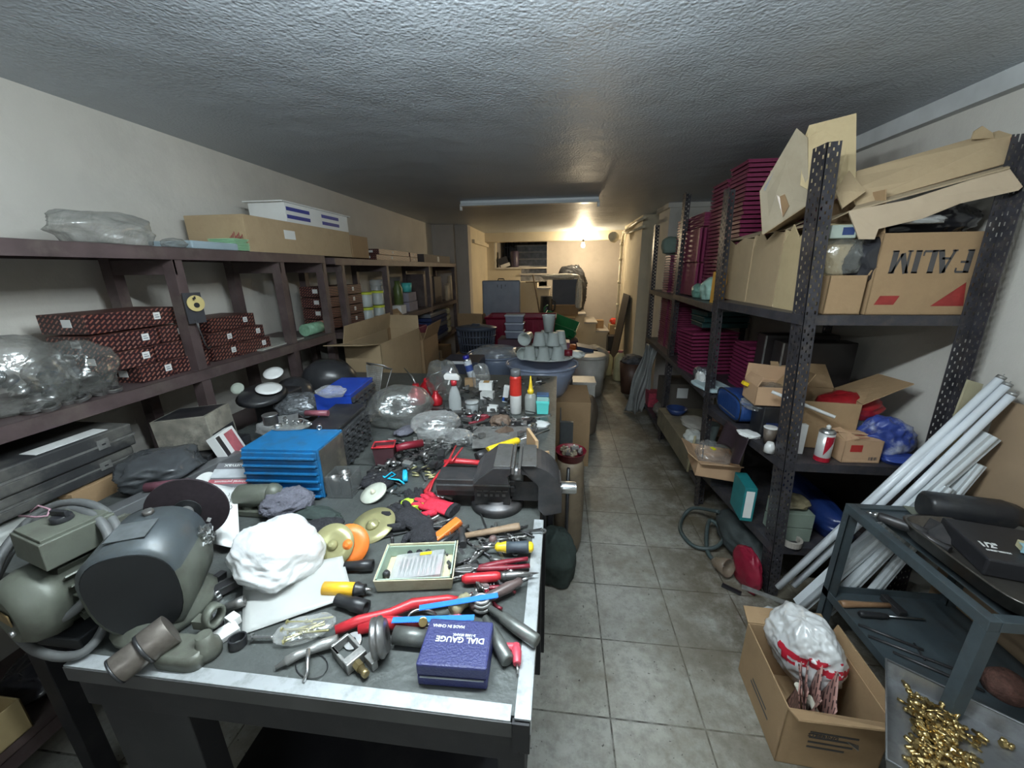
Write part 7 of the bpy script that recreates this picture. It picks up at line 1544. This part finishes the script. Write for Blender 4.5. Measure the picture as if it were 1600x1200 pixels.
# tray and cups
CX, CY, CZ_ = -.10, 3.36, .858
solo('cup_tray', 'white tray across the near clear tub under the heap of cups', 'tray', MB().lathe([(.05, 0), (.235, .006), (.25, .02), (.245, .02), (.225, .010)], n=32, sx=1.0, sy=.75), mat('milky_white', (.66, .70, .66), .4), Vector((CX, CY, CZ_)))
_cb = MB().lathe([(.030, 0), (.044, .105), (.047, .108), (.047, .112), (.041, .108), (.028, .004)], n=22)
CUP = mesh_of('plastic_cup', _cb, M_FROST)
random.seed(88)
def cup(label, loc, rot, s=1.0, g='frosted plastic cups on the tray'):
    o = bpy.data.objects.new('plastic_cup', CUP); COL.objects.link(o); o.location = loc; o.rotation_euler = rot; o.scale = (s, s, s); return tagp(o, label, 'cup', g)
rows = [(-.14, -.09), (-.02, -.11), (.10, -.08), (-.09, .03), (.03, .02), (.14, .04), (-.03, .13), (.09, .13)]
PN = ['front left', 'front centre', 'front right', 'middle left', 'centre', 'middle right', 'rear left', 'rear right']
for k, (x, y) in enumerate(rows):
    cup('upturned frosted cup in the bottom layer on the tray, %s' % PN[k], Vector((CX + x, CY + y, CZ_ + .124)), (PI, 0, 0)).scale = (1.28, 1.28, 1)
for k, (x, y) in enumerate(((-.06, -.04), (.06, -.04), (.12, .06), (-.01, .07))):
    cup('upturned frosted cup in the second layer of the heap, %s' % ['left', 'centre front', 'right', 'rear'][k], Vector((CX + x, CY + y, CZ_ + .124 + .113)), (PI, 0, 0)).scale = (1.28, 1.28, 1)
cup('frosted cup standing upright on the very top of the heap', Vector((CX + .02, CY - .0, CZ_ + .124 + .115)), (0, 0, 0), 1.3)
cup('frosted cup lying on its side at the upper left of the heap', Vector((CX - .15, CY + .02, CZ_ + .20)), (R(95), 0, R(-15)), 1.25)
cup('frosted cup lying on its side at the lower left of the heap', Vector((CX - .24, CY + .0, CZ_ + .065)), (R(90), 0, R(20)), 1.2)
bag('film_white', 'white film and red cap at the right edge of the cup tray', 'film', .14, .12, .06, Vector((.17, 3.40, .86)), 0, mat('milky_white', (.66, .70, .66), .4), 162, n=36, amp=.3)
solo('red_mug', 'dark red mug lying at the right edge of the near clear tub', 'mug', MB().cyl((-.03, 0, .03), (.04, 0, .03), .03, n=18), M_DKRED, Vector((.09, 3.36, CZ_ + .021)))
# dark storage box with pale lid
t = thing('storage_box', 'dark blue storage box with a pale lid edge behind the blue capped can', 'box', Vector((-.80, 3.20, 0)))
link('box', MB().bx(-.18, -.12, 0, .14, .2, .86).bx(-.18, -.12, .86, .14, .2, .875), mat('dark_blue_box', (.03, .036, .06), .4), t, .004); link('lid_edge', MB().bx(-.12, -.125, .862, .06, -.118, .885), mat('pale_lid', (.55, .58, .60), .4), t)
# laundry basket
t = thing('laundry_basket', 'dark blue grey slatted laundry basket with a lid', 'basket', Vector((-.98, 4.55, .66))); M_BASK = mat('slate_plastic', (.075, .09, .125), .4)
b = MB()
for k in range(36):
    a = 2 * PI * k / 36; b.tube([(math.cos(a) * .20, math.sin(a) * .16, 0), (math.cos(a) * .235, math.sin(a) * .19, .28)], .009, 4)
link('slats', b, M_BASK, t)
for z, q in ((.0, 1), (.10, 1.06), (.19, 1.12), (.27, 1.17)): link('band', MB().tube([(math.cos(2 * PI * j / 40) * .205 * q, math.sin(2 * PI * j / 40) * .165 * q, z + .01) for j in range(40)], .012, 6, closed=True, flat=.6), M_BASK, t)
link('lid', MB().lathe([(.25, .285), (.25, .30), (.15, .32), (.06, .32), (.05, .34), (.0, .34)], n=36, sy=.82), M_BASK, t)
link('lining', MB().lathe([(.17, .01), (.20, .27)], n=32, sy=.8), mat('dark_lining', (.02, .022, .03), .7), t)
carton('carton on the floor under the laundry basket', .5, .42, .645, Vector((-.98, 4.55, 0)), m=M_CARD2)
carton('low cardboard box left of the laundry basket', .24, .3, .55, Vector((-1.38, 4.45, 0)), m=M_CARD)
# grey food containers stack
for k in range(3):
    t = thing('food_container', 'grey food container with a pale lid, %s in the pile of three' % ('lowest', 'middle', 'topmost')[k], 'container', Vector((-.48, 4.30, .88 + .088 * k)), group='pile of grey food containers')
    link('box', MB().box((0, 0, .035), (.19, .15, .07), None, 0, 1.06), mat('grey_blue_plastic', (.17, .19, .25), .35), t, .006); link('lid', MB().bx(-.108, -.088, .07, .108, .088, .084), mat('pale_blue_lid', (.45, .50, .58), .35), t, .004)
carton('tall carton under the pile of grey food containers', .36, .30, .875, Vector((-.48, 4.32, 0)), m=mat('dark_plum_card', (.07, .03, .045), .6))
# crates red, box, tool box lid, green sacks
t = thing('red_crate', 'large crimson plastic crate behind the laundry basket', 'crate', Vector((-.50, 5.35, .60)))
M_CRIM = mat('crimson_plastic', (.26, .012, .04), .35)
b = MB()
for s in (-1, 1): b.quad((s * .42, -.24, 0), (s * .42, .24, 0), (s * .46, .26, .40), (s * .46, -.26, .40), t=.008).quad((-.42, s * .24, 0), (.42, s * .24, 0), (.46, s * .26, .40), (-.46, s * .26, .40), t=.008)
b.bx(-.42, -.24, 0, .42, .24, .006)
link('crate', b, M_CRIM, t)
link('rim', MB().tube([(-.47, -.27, .40), (.47, -.27, .40), (.47, .27, .40), (-.47, .27, .40)], .016, 6, closed=True), M_CRIM, t)
r_ = MB()
for k in range(11): r_.bx(-.40 + .08 * k, -.262 + .0, .03, -.385 + .08 * k, -.248, .37)
link('ribs', r_, M_CRIM, t)
carton('wide carton on the floor under the crimson crate', .88, .48, .595, Vector((-.50, 5.35, 0)), m=M_CARD2)
carton('torn open cardboard box left of the crimson crate', .34, .3, .95, Vector((-1.20, 5.35, 0)), m=M_CARD2, open_=True, flaps=(('y-', .1, 95), ('x+', .08, 80)))
t = thing('steel_cabinet', 'pale grey blue metal case standing on end on the rear pile', 'case', Vector((-.88, 6.05, .84)), (0, 0, R(3)))
link('case', MB().bx(-.29, -.07, 0, .29, .07, .62), mat('pale_steel_blue', (.24, .27, .32), .4, .1), t, .015); link('handle', MB().tube([(-.05, -.05, .62), (-.04, -.05, .645), (.04, -.05, .645), (.05, -.05, .62)], .008, 6), M_BLACKP, t)
link('dark_streaks', MB().bx(-.06, -.0715, .52, -.05, -.0705, .56).bx(0, -.0715, .50, .01, -.0705, .56).bx(.06, -.0715, .53, .07, -.0705, .56), M_IRON, t)
carton('wide carton under the pale grey blue metal case', .7, .4, .835, Vector((-.88, 6.05, 0)), m=M_CARD)
carton('carton under the green sacks', .7, .6, .62, Vector((-.20, 6.35, 0)), m=M_CARD2)
bag('blue_sack', 'blue plastic sack beside the pale metal case', 'sack', .36, .30, .28, Vector((-.46, 6.1, .625)), 0, mat('petrol_film', (.02, .11, .20), .25, 0, .3, 8), 171, n=46, amp=.28)
bag('clear_bag', 'teal tinted clear bag in front of the blue plastic sack', 'bag', .2, .2, .2, Vector((-.42, 5.95, .625)), 0, mat('teal_film', (.10, .20, .22), .2, 0, .4, 8, alpha=.85), 172, n=44, amp=.3)
t = thing('green_crate', 'tipped green plastic crate on the rear pile', 'crate', Vector((-.0, 6.0, .72)), (R(14), R(20), R(-6)))
b = MB()
for s in (-1, 1): b.quad((s * .24, -.17, 0), (s * .24, .17, 0), (s * .27, .19, .16), (s * .27, -.19, .16), t=.008).quad((-.24, s * .17, 0), (.24, s * .17, 0), (.27, s * .19, .16), (-.27, s * .19, .16), t=.008)
b.bx(-.24, -.17, 0, .24, .17, .008)
link('crate', b, M_GREEN, t, .004); link('handle', MB().tube([(.20, -.19, .04), (.26, -.24, .07), (.28, -.22, .14), (.24, -.20, .15)], .012, 6).tube([(-.24, -.15, .15), (-.30, -.12, .30), (-.27, -.05, .33)], .012, 6), M_GREEN, t)
carton('dark carton supporting the tipped green crate', .5, .3, .60, Vector((.05, 5.85, 0)), m=mat('dark_plum_card', (.07, .03, .045), .6))
solo('navy_box', 'dark petrol blue box standing right of the crimson crate', 'box', MB().prism([(-.14, 0), (.16, 0), (.12, .58), (-.1, .62)], -.14, .14, axis='y'), mat('petrol_plastic', (.012, .04, .10), .4), Vector((.36, 5.30, 0)), bevel=.004)
solo('pink_box', 'small dusty pink box behind the heap of cups', 'box', MB().bx(-.11, -.1, 0, .11, .1, .74).bx(-.12, -.11, .735, .12, .11, .80), mat('dusty_pink', (.30, .12, .18), .5), Vector((.02, 4.55, 0)), bevel=.003)
bag('green_bag', 'green plastic bag behind the pile of grey food containers', 'bag', .24, .2, .16, Vector((-.16, 4.85, .60)), 0, mat('green_film', (.01, .13, .07), .3), 173, n=40, amp=.25)
carton('carton under the green plastic bag', .28, .3, .595, Vector((-.16, 4.88, 0)), m=M_CARD2)
# white netting, black box, dark screen with curtain
t = thing('black_bin', 'black canister standing on the landing by the white netting', 'canister', Vector((-.22, 7.0, .80)))
link('body', MB().lathe([(.10, 0), (.11, .02), (.10, .36)], n=20), M_BLACKP, t); link('handle', MB().tube([(.10, 0, .30), (.16, 0, .26), (.15, 0, .12), (.10, 0, .08)], .014, 6), M_BLACKP, t)
t0_ = Vector((.10, 7.35, .98))
solo('dark_board', 'slate grey board standing behind the green crate, white netting over it', 'board', MB().bx(-.22, -.02, 0, .24, .02, .46), mat('slate_board', (.08, .085, .11), .5), t0_)
carton('crate supporting the slate grey board', .8, .5, .79, Vector((-.1, 7.12, 0)), m=M_CARD) 
carton('upper carton behind the black canister under the slate board', .52, .2, .18, Vector((.10, 7.35, .795)), m=M_CARD2)
bag('white_netting', 'white netting draped over the slate grey board', 'netting', .62, .16, .10, Vector((.02, 7.32, 1.43)), R(-3), mat('white_net', (.62, .60, .54), .6, 0, .2, 30, .6, 60), 174, n=56, amp=.3)
bag('white_netting', 'hanging right end of the white netting beside the black sack', 'netting', .12, .14, .50, Vector((.36, 7.28, .92)), 0, mat('white_net', (.62, .60, .54), .6), 175, n=50, amp=.3)
solo('wood_pole', 'thin brown pole leaning behind the green crate', 'pole', MB().cyl((0, 0, 0), (-.14, .1, .72), .012, n=8).box((-.14, .1, .60), (.26, .02, .02)), M_WOOD, Vector((-.32, 6.95, .80)))
# black sack on the stairs
bag('black_sack', 'tall shiny black sack standing on the lower stair flight', 'sack', .60, .30, .86, Vector((.24, 8.1, .78)), R(4), mat('wet_black_film', (.035, .036, .04), .13, 0, .3, 8), 176, n=80, amp=.16, k=3.0, ripple=.05, fold=.10)
carton('small carton on the lower stair flight, left of the one with a red bow', .16, .2, .16, Vector((.84, 8.1, .4455)), m=M_CARD2)
carton('cardboard box on the lower stairs with a bright red bag on it', .30, .28, .26, Vector((1.17, 7.95, .2805)), m=M_CARD)
bag('red_bag', 'bright red orange bag on the cardboard box on the lower stairs', 'bag', .2, .16, .12, Vector((1.14, 7.95, .542)), 0, mat('scarlet_film', (.75, .06, .03), .4), 177, n=40, amp=.35)
solo('dark_case_floor', 'dark case standing at the foot of the lower stairs', 'case', MB().bx(-.08, -.12, 0, .08, .12, .38), M_BLACKP, Vector((1.04, 7.56, 0)) if False else Vector((1.03, 7.55, 0)), bevel=.01)
# white sacks and buckets in front of the stairs
t = thing('white_bucket', 'large white lidded bucket in front of the lower stairs', 'bucket', Vector((.42, 5.05, 0)))
link('bucket', MB().lathe([(.19, 0), (.215, .50)], n=30), mat('white_bucket', (.66, .65, .60), .4), t); link('lid', MB().lathe([(.225, .50), (.225, .53), (.2, .54)], n=30), mat('white_bucket', (.66, .65, .60), .4), t)
bag('white_sack', 'full white sack behind the white lidded bucket', 'sack', .50, .42, .50, Vector((.52, 5.80, 0)), 0, mat('offwhite_sack', (.52, .49, .42), .6), 178, n=50, amp=.16)
solo('flat_board', 'flat black board lying on the full white sack', 'board', MB().box((0, 0, .01), (.28, .2, .02)), M_BLACKP, Vector((.42, 5.62, .50)), (0, R(10), R(10)))
bag('orange_bag', 'bright orange bag beside the flat black board', 'bag', .18, .14, .08, Vector((.22, 5.50, .50)), 0, mat('bright_orange_film', (.80, .18, .03), .4), 179, n=36, amp=.3)
carton('carton under the bright orange bag', .22, .3, .495, Vector((.18, 5.55, 0)), m=M_PAPER)
solo('white_lid_box', 'low white box with a sagging lid right of the near clear tub', 'box', MB().bx(-.12, -.13, 0, .12, .13, .40).bx(-.13, -.14, .40, .13, .14, .43), mat('white_bucket', (.66, .65, .60), .4), Vector((.32, 4.10, .0)) if False else Vector((.30, 4.22, 0)), bevel=.006)
bag('grey_sack', 'brown grey sack on the floor between the white box and the aisle', 'sack', .18, .34, .36, Vector((.33, 3.78, 0)), 0, mat('brown_grey_sack', (.25, .20, .15), .6), 180, n=40, amp=.2)
# things on the floor at the far left beyond the rack
carton('grey carton standing beyond the left rack by the pillar', .25, .3, .50, Vector((-1.62, 6.28, .0)) if False else Vector((-1.30, 6.20, 0)), m=mat('grey_board', (.20, .20, .20), .6))
# ================================================================ front right: steel trolley, tubes, carton and tray of fittings
M_CART = mat('blue_grey_enamel', (.065, .085, .095), .42, .2, .2, 8, dirt=(.05, .045, .04), dirt_amt=.5, dscale=10)
CX0, CX1, CY0, CY1, CZt, CZl = 1.17, 1.66, .95, 1.50, .70, .26
t = thing('steel_trolley', 'blue grey steel trolley frame at the right edge, loaded with tools', 'trolley', Vector((CX0, CY0, 0)))
w, d = CX1 - CX0, CY1 - CY0
b = MB()
for x0, y0, x1, y1 in ((0, 0, .03, d), (w - .03, 0, w, d), (.03, 0, w - .03, .03), (.03, d - .03, w - .03, d)): b.bx(x0, y0, CZt - .035, x1, y1, CZt)
link('top_frame', b, M_CART, t, .002)
for x, y in ((0, 0), (w - .035, 0), (0, d - .035), (w - .035, d - .035)): link('leg', MB().bx(x, y, 0.001, x + .035, y + .006, CZt - .035).bx(x, y, 0.001, x + .006, y + .035, CZt - .035) if y > 0 else MB().bx(x, y, 0.001, x + .035, y + .035, CZt - .035), M_CART, t, .001)
link('lower_shelf', MB().bx(.0, .0, CZl - .005, w, d, CZl).bx(0, 0, CZl, .004, d, CZl + .03).bx(0, d - .004, CZl, w, d, CZl + .03), M_CART, t)
link('top_shelf', MB().bx(.10, .0, CZt - .04, w, d - .03, CZt - .036).bx(.03, d - .10, CZt - .012, w - .03, d - .03, CZt - .008), M_CART, t)
# things on top
def K(x, y, z): return onZ(x, y, z)
zt = CZt + .0005
t = thing('tool_tray', 'rounded dirty steel tray on the trolley, under the black socket case', 'tray', Vector((1.43, 1.16, CZt)), (0, 0, R(0)))
rr = []
for q, z in ((1.0, 0), (1.06, .045), (1.08, .046), (1.02, .046), (.96, .006)):
    rr.append([Vector((math.copysign(abs(math.cos(2 * PI * j / 40)) ** .35, math.cos(2 * PI * j / 40)) * .185 * q, math.copysign(abs(math.sin(2 * PI * j / 40)) ** .35, math.sin(2 * PI * j / 40)) * .20 * q, z)) for j in range(40)])
link('tray', MB().rings(rr, 0, True), mat('oily_steel', (.15, .14, .125), .32, .7, .3, 10, dirt=(.05, .045, .035), dirt_amt=.5, dscale=9), t)
t = thing('socket_case', 'black socket set case marked one half inch drive, on the trolley', 'case', Vector((1.475, 1.19, CZt + .008)), (R(0), 0, R(-14)))
link('case', MB().bx(-.15, -.11, 0, .14, .11, .06), mat('black_case_plastic', (.020, .020, .023), .45, 0, .2, 12), t, .006)
M_WINK = mat('white_ink', (.75, .76, .74), .5)
lettering(t, '1/2"', .036, (-.105, -.03, .0606), (0, 0, R(0)), M_WINK, bold=.0012, sx=.8)
lettering(t, 'SOCKET WRENCH', .009, (-.098, -.058, .0606), (0, 0, R(0)), M_WINK, bold=.0003, sx=.75)
link('clasp', MB().bx(.02, -.116, .01, .05, -.11, .05), M_BLACKP, t, .001)
t = thing('lid_open', 'black hinged lid leaning behind the half inch socket case', 'case', Vector((1.50, 1.40, CZt)), (0, 0, R(-10)))
link('shell', MB().rings([[Vector((x, math.copysign(abs(math.cos(2 * PI * j / 20)) ** .5, math.cos(2 * PI * j / 20)) * .05 * q, .055 + math.sin(2 * PI * j / 20) * .05 * q)) for j in range(20)] for x, q in ((-.13, .8), (-.12, 1), (.10, 1), (.14, .8))], 0, True), M_BLACKP, t)
t.name = 'camera_bag'
t['label'] = 'black padded pouch lying at the rear of the trolley top'; t['category'] = 'pouch'
t = thing('bit_set', 'small bit set with a pale blue label and cream holder on the socket case', 'bit set', Vector((1.49, 1.15, CZt + .070)), (0, 0, R(-24)))
link('holder', MB().bx(-.06, -.02, 0, .05, .02, .022), mat('cream_holder', (.60, .56, .34), .5), t, .001)
link('label', MB().bx(-.065, -.024, .002, -.02, -.02, .022).bx(-.065, -.024, .0222, -.02, .0, .0232), mat('pale_blue_label', (.35, .58, .66), .5), t)
link('label_marks', MB().box((-.05, -.0245, .012), (.008, .001, .01)).box((-.035, -.0245, .012), (.008, .001, .01)), M_BLACKP, t)
link('steel_bit', MB().cyl((-.0, -.028, .008), (.05, -.028, .008), .006, n=12), M_STEEL, t)
for k in range(5): link('bit', MB().cyl((-.05 + .02 * k, 0, .022), (-.05 + .02 * k, 0, .032), .005, n=8), mat('cream_holder', (.60, .56, .34), .5), t)
a0 = K(1352, 805, CZt + .01); a1 = K(1415, 828, CZt + .01); d_ = a1 - a0
t = thing('air_tool', 'dark air drill with a bright chuck tip at the left rear of the trolley', 'drill', a0, (0, 0, math.atan2(d_.y, d_.x)))
link('body', MB().lathe([(.010, .03), (.016, .04), (.018, .07), (.020, .13), (.014, .16)], (0, 0, .016), (1, 0, 0), 18), M_IRON, t); link('chuck', MB().lathe([(.003, 0), (.005, .012), (.004, .016), (.008, .02), (.012, .032)], (0, 0, .016), (1, 0, 0), 16), M_STEEL, t)
link('grip', MB().tube([(.10, 0, .014), (.15, -.02, .012), (.22, -.05, .012)], [.012, .014, .011], 10), M_IRON, t)
solo('green_sheet', 'flat dull green sheet on the rear of the trolley', 'sheet', MB().bx(-.06, -.04, 0, .10, .04, .003), mat('dull_green_card', (.15, .16, .12), .5), K(1460, 805, CZt + .0) + Vector((-.02, 0, .001)), (0, 0, R(-12)))
solo('black_plate', 'black metal plate standing on the tray beside the socket case', 'plate', MB().poly([(0, 0, 0), (.09, 0, 0), (.05, .02, .06), (.02, .02, .07)], .005), M_IRON, Vector((1.27, 1.30, CZt + .008)), (0, 0, R(-30)))
# lower shelf of the trolley
zl = CZl + .0005
t = thing('hammer', 'hammer with a varnished wooden handle on the lower trolley shelf', 'hammer', Vector((1.19, 1.42, zl + .012)), (0, 0, R(4)))
link('handle', MB().lathe([(.013, 0), (.015, .02), (.011, .10), (.010, .20)], (0, 0, 0), (1, 0, 0), 14), mat('varnished_wood', (.30, .17, .09), .4), t); link('head', MB().box((.21, 0, .0), (.03, .09, .026)), M_IRON, t, .002)
t = screwdriver('black handled screwdriver below the wooden hammer on the lower trolley shelf', Vector((1.23, 1.375, zl)), (0, 0, R(0)), .24, M_BLACKP, None, .013, shaft=.55)
for k, (x, y, l, rz) in enumerate(((1.20, 1.28, .30, -28), (1.24, 1.22, .22, -32), (1.20, 1.33, .18, -30))):
    solo('steel_rod', 'thin dark rod on the lower trolley shelf, %s' % ('longest', 'middle', 'shortest')[k], 'rod', MB().cyl((0, 0, .005), (l, 0, .005), .005, n=8), M_IRON, Vector((x, y, zl)), (0, 0, R(rz)))
solo('shelf_slot', 'short dark slot of the lower trolley shelf, drawn as a thin rod', 'pin', MB().cyl((0, 0, .003), (0, .07, .003), .003, n=8), M_HOLE, Vector((1.33, 1.20, zl)), (0, 0, R(-15)))  # slot's dark depth put into the colour of a thin rod
solo('brown_brush', 'round brown bristle brush at the right of the lower trolley shelf', 'brush', MB().lathe([(.05, 0), (.055, .03), (.045, .06), (.02, .065)], n=28), mat('brown_bristle', (.13, .06, .045), .85, 0, .4, 60, .8, 100), Vector((1.49, 1.12, zl)), (R(20), 0, 0))
# ---------------------------------------------------------------- bundle of fluorescent tubes and white profiles leaning in the corner
M_TUBE = mat('white_glass_tube', (.66, .70, .74), .25)
def leaner(label, top, bot, r, kind, m, n=14, name='fluorescent_tube', cat='tube'):
    b = MB(); o = (top + bot) / 2
    t = thing(name, label, cat, o)
    if kind == 'tube':
        link('glass', MB().cyl(bot - o, top - o, r, n=n), m, t); d_ = (top - bot).normalized()
        link('end_cap', MB().cyl(top - o, top - o + d_ * .012, r * 1.02, n=n).cyl(top - o + d_ * .012, top - o + d_ * .02, .0015, n=6), M_CAST, t)
    else:
        z = (top - bot).normalized(); x = z.cross(Vector((0, 1, 0))).normalized(); y = z.cross(x)
        def bar(q): return [q + x * (a * r) + y * (c * r * .7) for a, c in ((-1, -1), (1, -1), (1, 1), (-1, 1))]
        link('channel', MB().rings([bar(bot - o), bar(top - o)], 0, False), m, t)
        link('inner_channel', MB().rings([[p + y * (r * .72) for p in [q + x * (a * r * .6) for q in (bot - o, top - o) for a in (-1, 1)][:2]] + [p for p in []]] * 1, 0, False) if False else MB().cyl(bot - o + y * r * .5, top - o + y * r * .5, r * .5, n=8), m, t)
    return t
tops = [((1562, 592), 1.56, 'rearmost of the white fluorescent tubes in the leaning bundle'), ((1572, 603), 1.54, 'second of the white fluorescent tubes in the leaning bundle'), ((1548, 612), 1.57, 'third of the white fluorescent tubes in the leaning bundle'), ((1580, 618), 1.52, 'front right tube of the leaning bundle')]
bots = [(1228, 905), (1240, 915), (1215, 918), (1262, 925)]
for k, ((tp, y, lb), bt) in enumerate(zip(tops, bots)):
    leaner(lb, onY(*tp, y), onY(*bt, 1.62 - .012 * k), .0135, 'tube', M_TUBE)
leaner('broad white metal channel in front of the leaning tubes', onY(1548, 680, 1.53), onY(1250, 945, 1.56), .026, 'box', M_WHMET, name='light_batten', cat='batten')
leaner('second white metal channel below the broad one', onY(1480, 760, 1.52), onY(1290, 955, 1.535), .022, 'box', M_WHMET, name='light_batten', cat='batten')
leaner('narrow white channel leaning behind the trolley leg', onY(1530, 725, 1.525), onY(1335, 960, 1.525), .018, 'box', M_WHMET, name='light_batten', cat='batten')
solo('beige_strip', 'beige cardboard strip standing behind the leaning tubes', 'strip', MB().quad(onY(1512, 593, 1.60) - Vector((1.6, 1.6, 1)), onY(1535, 600, 1.60) - Vector((1.6, 1.6, 1)), onY(1470, 760, 1.62) - Vector((1.6, 1.6, 1)), onY(1448, 760, 1.62) - Vector((1.6, 1.6, 1)), t=.008), mat('beige_card', (.42, .38, .25), .7), Vector((1.6, 1.6, 1)))
b0 = Vector((1.675, 1.25, .55))
solo('brown_board', 'brown hardboard panel leaning on the right wall behind the trolley', 'board', MB().bx(-.012, -.35, -.53, .004, .33, .58), mat('hardboard', (.30, .21, .13), .7, 0, .1, 8), b0)
# ---------------------------------------------------------------- carton with the white and red bag
rz = R(-3)
t = carton('open brown carton on the floor at the lower right, filled with scraps and a bag', .30, .32, .25, Vector((.925, 1.14, 0)), (0, 0, rz), m=M_CARD2, open_=True, flaps=(('y-', .05, 150), ('y+', .07, 165), ('x+', .05, 100)))
lettering(t, 'STEERING', .02, (-.03, -.1606, .15), (PI / 2, 0, 0), M_FINK, bold=.0004); lettering(t, 'BOX', .02, (-.03, -.1606, .12), (PI / 2, 0, 0), M_FINK, bold=.0004) if False else None
for k in range(4): link('printed_line', MB().bx(-.07, -.1608, .16 - .022 * k, (.07, .05, .06, .04)[k], -.1602, .168 - .022 * k), M_FINK, t)
link('printed_line', MB().bx(-.1508, -.08, .07, -.1502, .06, .078).bx(-.1508, -.06, .09, -.1502, .05, .098), M_FINK, t)
wb = blob(.19, .24, .24, 201, .22, 4.5, 84, ripple=.07)
o = solo('white_red_bag', 'white plastic bag with red print standing in the brown carton', 'bag', wb, [M_FILMW, mat('red_bag_print', (.50, .02, .04), .4)], Vector((.975, 1.225, .14)), (R(-4), R(-14), R(20)))
for p in o.data.polygons:
    c = p.center
    # a printed band that crosses the bag, and a splash above it
    if c.y < .02 and abs(c.z - .115 + c.x * .5) < .013: p.material_index = 1
    elif c.y < .0 and c.x < .02 and .12 < c.z < .17 and noise.noise(c * 45) > .05: p.material_index = 1
# printed sheets stuffed upright
M_LEO = print_mat('pink_brown_print', (.36, .20, .17), (.05, .03, .03), 1.6)
for k in range(5):
    q = Vector((.855 + .022 * k, 1.10 - .008 * k, .04))
    def pg(u, v, k=k): return Vector(((u - .5) * .02 + .02 * math.sin(v * 3 + k), (u - .5) * .17, .235 * v + .02 * math.sin(u * 6 + k)))
    solo('printed_sheet', 'pink and brown printed sheet stuffed upright in the carton, %s' % ['leftmost', 'second from the left', 'middle one', 'second from the right', 'rightmost'][k], 'sheet', MB().grid(pg, 12, 8), M_LEO, q, (0, 0, R(-24)), 'printed sheets in the carton', solid=.003)
for k, (x, y, l) in enumerate(((.845, 1.08, .20), (.86, 1.04, .19))):
    solo('white_rod', 'pale round rod sticking up in the carton, %s' % ('rear one', 'front one')[k], 'rod', MB().cyl((.10, -.04, -.10), (0, 0, .10), .009, n=12), mat('pale_rod', (.62, .60, .50), .5), Vector((x, y, .14)))
solo('grey_angle', 'grey metal angle lying among the printed sheets', 'angle', MB().bx(0, -.012, 0, .11, .012, .003).bx(0, .009, 0, .11, .012, .02), M_CAST, Vector((.90, 1.03, .17)), (0, R(18), R(-34)))
solo('grey_lath', 'narrow grey lath poking out to the left from under the white and red bag', 'lath', MB().bx(-.13, -.012, 0, .06, .012, .004), M_CAST, K(1215, 938, .30), (0, R(4), R(-22)))
# ---------------------------------------------------------------- galvanised tray with brass fittings
TZ = .33
tc = Vector((1.17, .80, TZ)); rz = R(-36)
t = thing('metal_tray', 'galvanised sheet tray at the lower right corner, holding brass fittings', 'tray', tc, (0, 0, rz))
b = MB(); w, d, h = .44, .34, .055; tk = .003
b.bx(-w / 2, -d / 2, 0, w / 2, d / 2, tk)
for s in (-1, 1): b.quad((s * w / 2, -d / 2, 0), (s * w / 2, d / 2, 0), (s * (w / 2 + .012), d / 2 + .012, h), (s * (w / 2 + .012), -d / 2 - .012, h), t=tk).quad((-w / 2, s * d / 2, 0), (w / 2, s * d / 2, 0), (w / 2 + .012, s * (d / 2 + .012), h), (-w / 2 - .012, s * (d / 2 + .012), h), t=tk)
link('tray', b, M_TIN, t)
link('rolled_rim', MB().tube([(-w / 2 - .012, -d / 2 - .012, h), (w / 2 + .012, -d / 2 - .012, h), (w / 2 + .012, d / 2 + .012, h), (-w / 2 - .012, d / 2 + .012, h)], .004, 8, closed=True), M_TIN, t)
M4 = Matrix.Translation(tc) @ Matrix.Rotation(rz, 4, 'Z')
solo('tray_support', 'dark crate on the floor under the galvanised tray', 'crate', MB().bx(-.15, -.10, 0, .15, .10, TZ - .001), M_BENCH, Vector((1.22, .76, 0)), (0, 0, rz), bevel=.004)
def fitting(kind):
    b = MB()
    if kind == 0: b.lathe([(.0045, 0), (.0045, .012), (.008, .0125), (.008, .020), (.0055, .0205), (.005, .034), (.0035, .036)], (0, 0, .008), (1, 0, 0), 12)
    elif kind == 1: b.cyl((0, 0, .008), (.010, 0, .008), .0095, n=6, smooth=False).lathe([(.006, .010), (.0065, .014), (.0055, .018), (.0065, .022), (.0055, .028)], (0, 0, .008), (1, 0, 0), 12)
    elif kind == 2: b.lathe([(.009, 0), (.010, .003), (.010, .010), (.007, .012), (.007, .016), (.0095, .018), (.0095, .024), (.006, .026)], (0, 0, .0095), (1, 0, 0), 14)
    else: b.lathe([(.0025, 0), (.003, .010), (.0028, .030), (.0042, .031), (.0042, .046)], (0, 0, .005), (1, 0, 0), 10)
    return mesh_of('brass_fitting', b, M_BRASS)
FM = [fitting(k) for k in range(4)]
KN = ['brass nipple with a round collar', 'brass hexagon connector', 'ribbed brass bush', 'slim brass pin fitting']
random.seed(55)
for i in range(170):
    u = random.random() ** .8; a = random.random() * 2 * PI
    x = -w / 2 + .045 + abs(random.gauss(0, .065)); y = -d / 2 + .04 + random.random() * (d - .075)
    x = min(x, w / 2 - .06); k = random.choice((0, 0, 1, 1, 2, 3))
    z = .0035 + max(0, .032 * (1 - (x + w / 2) / .2)) * random.random()
    o = bpy.data.objects.new('brass_fitting', FM[k]); COL.objects.link(o); o.location = M4 @ Vector((x, y, z)); o.rotation_euler = (0, random.uniform(-.35, .15), random.random() * 2 * PI)
    tagp(o, KN[k] + ' in the heap on the galvanised tray', 'fitting', KN[k] + 's on the tray')
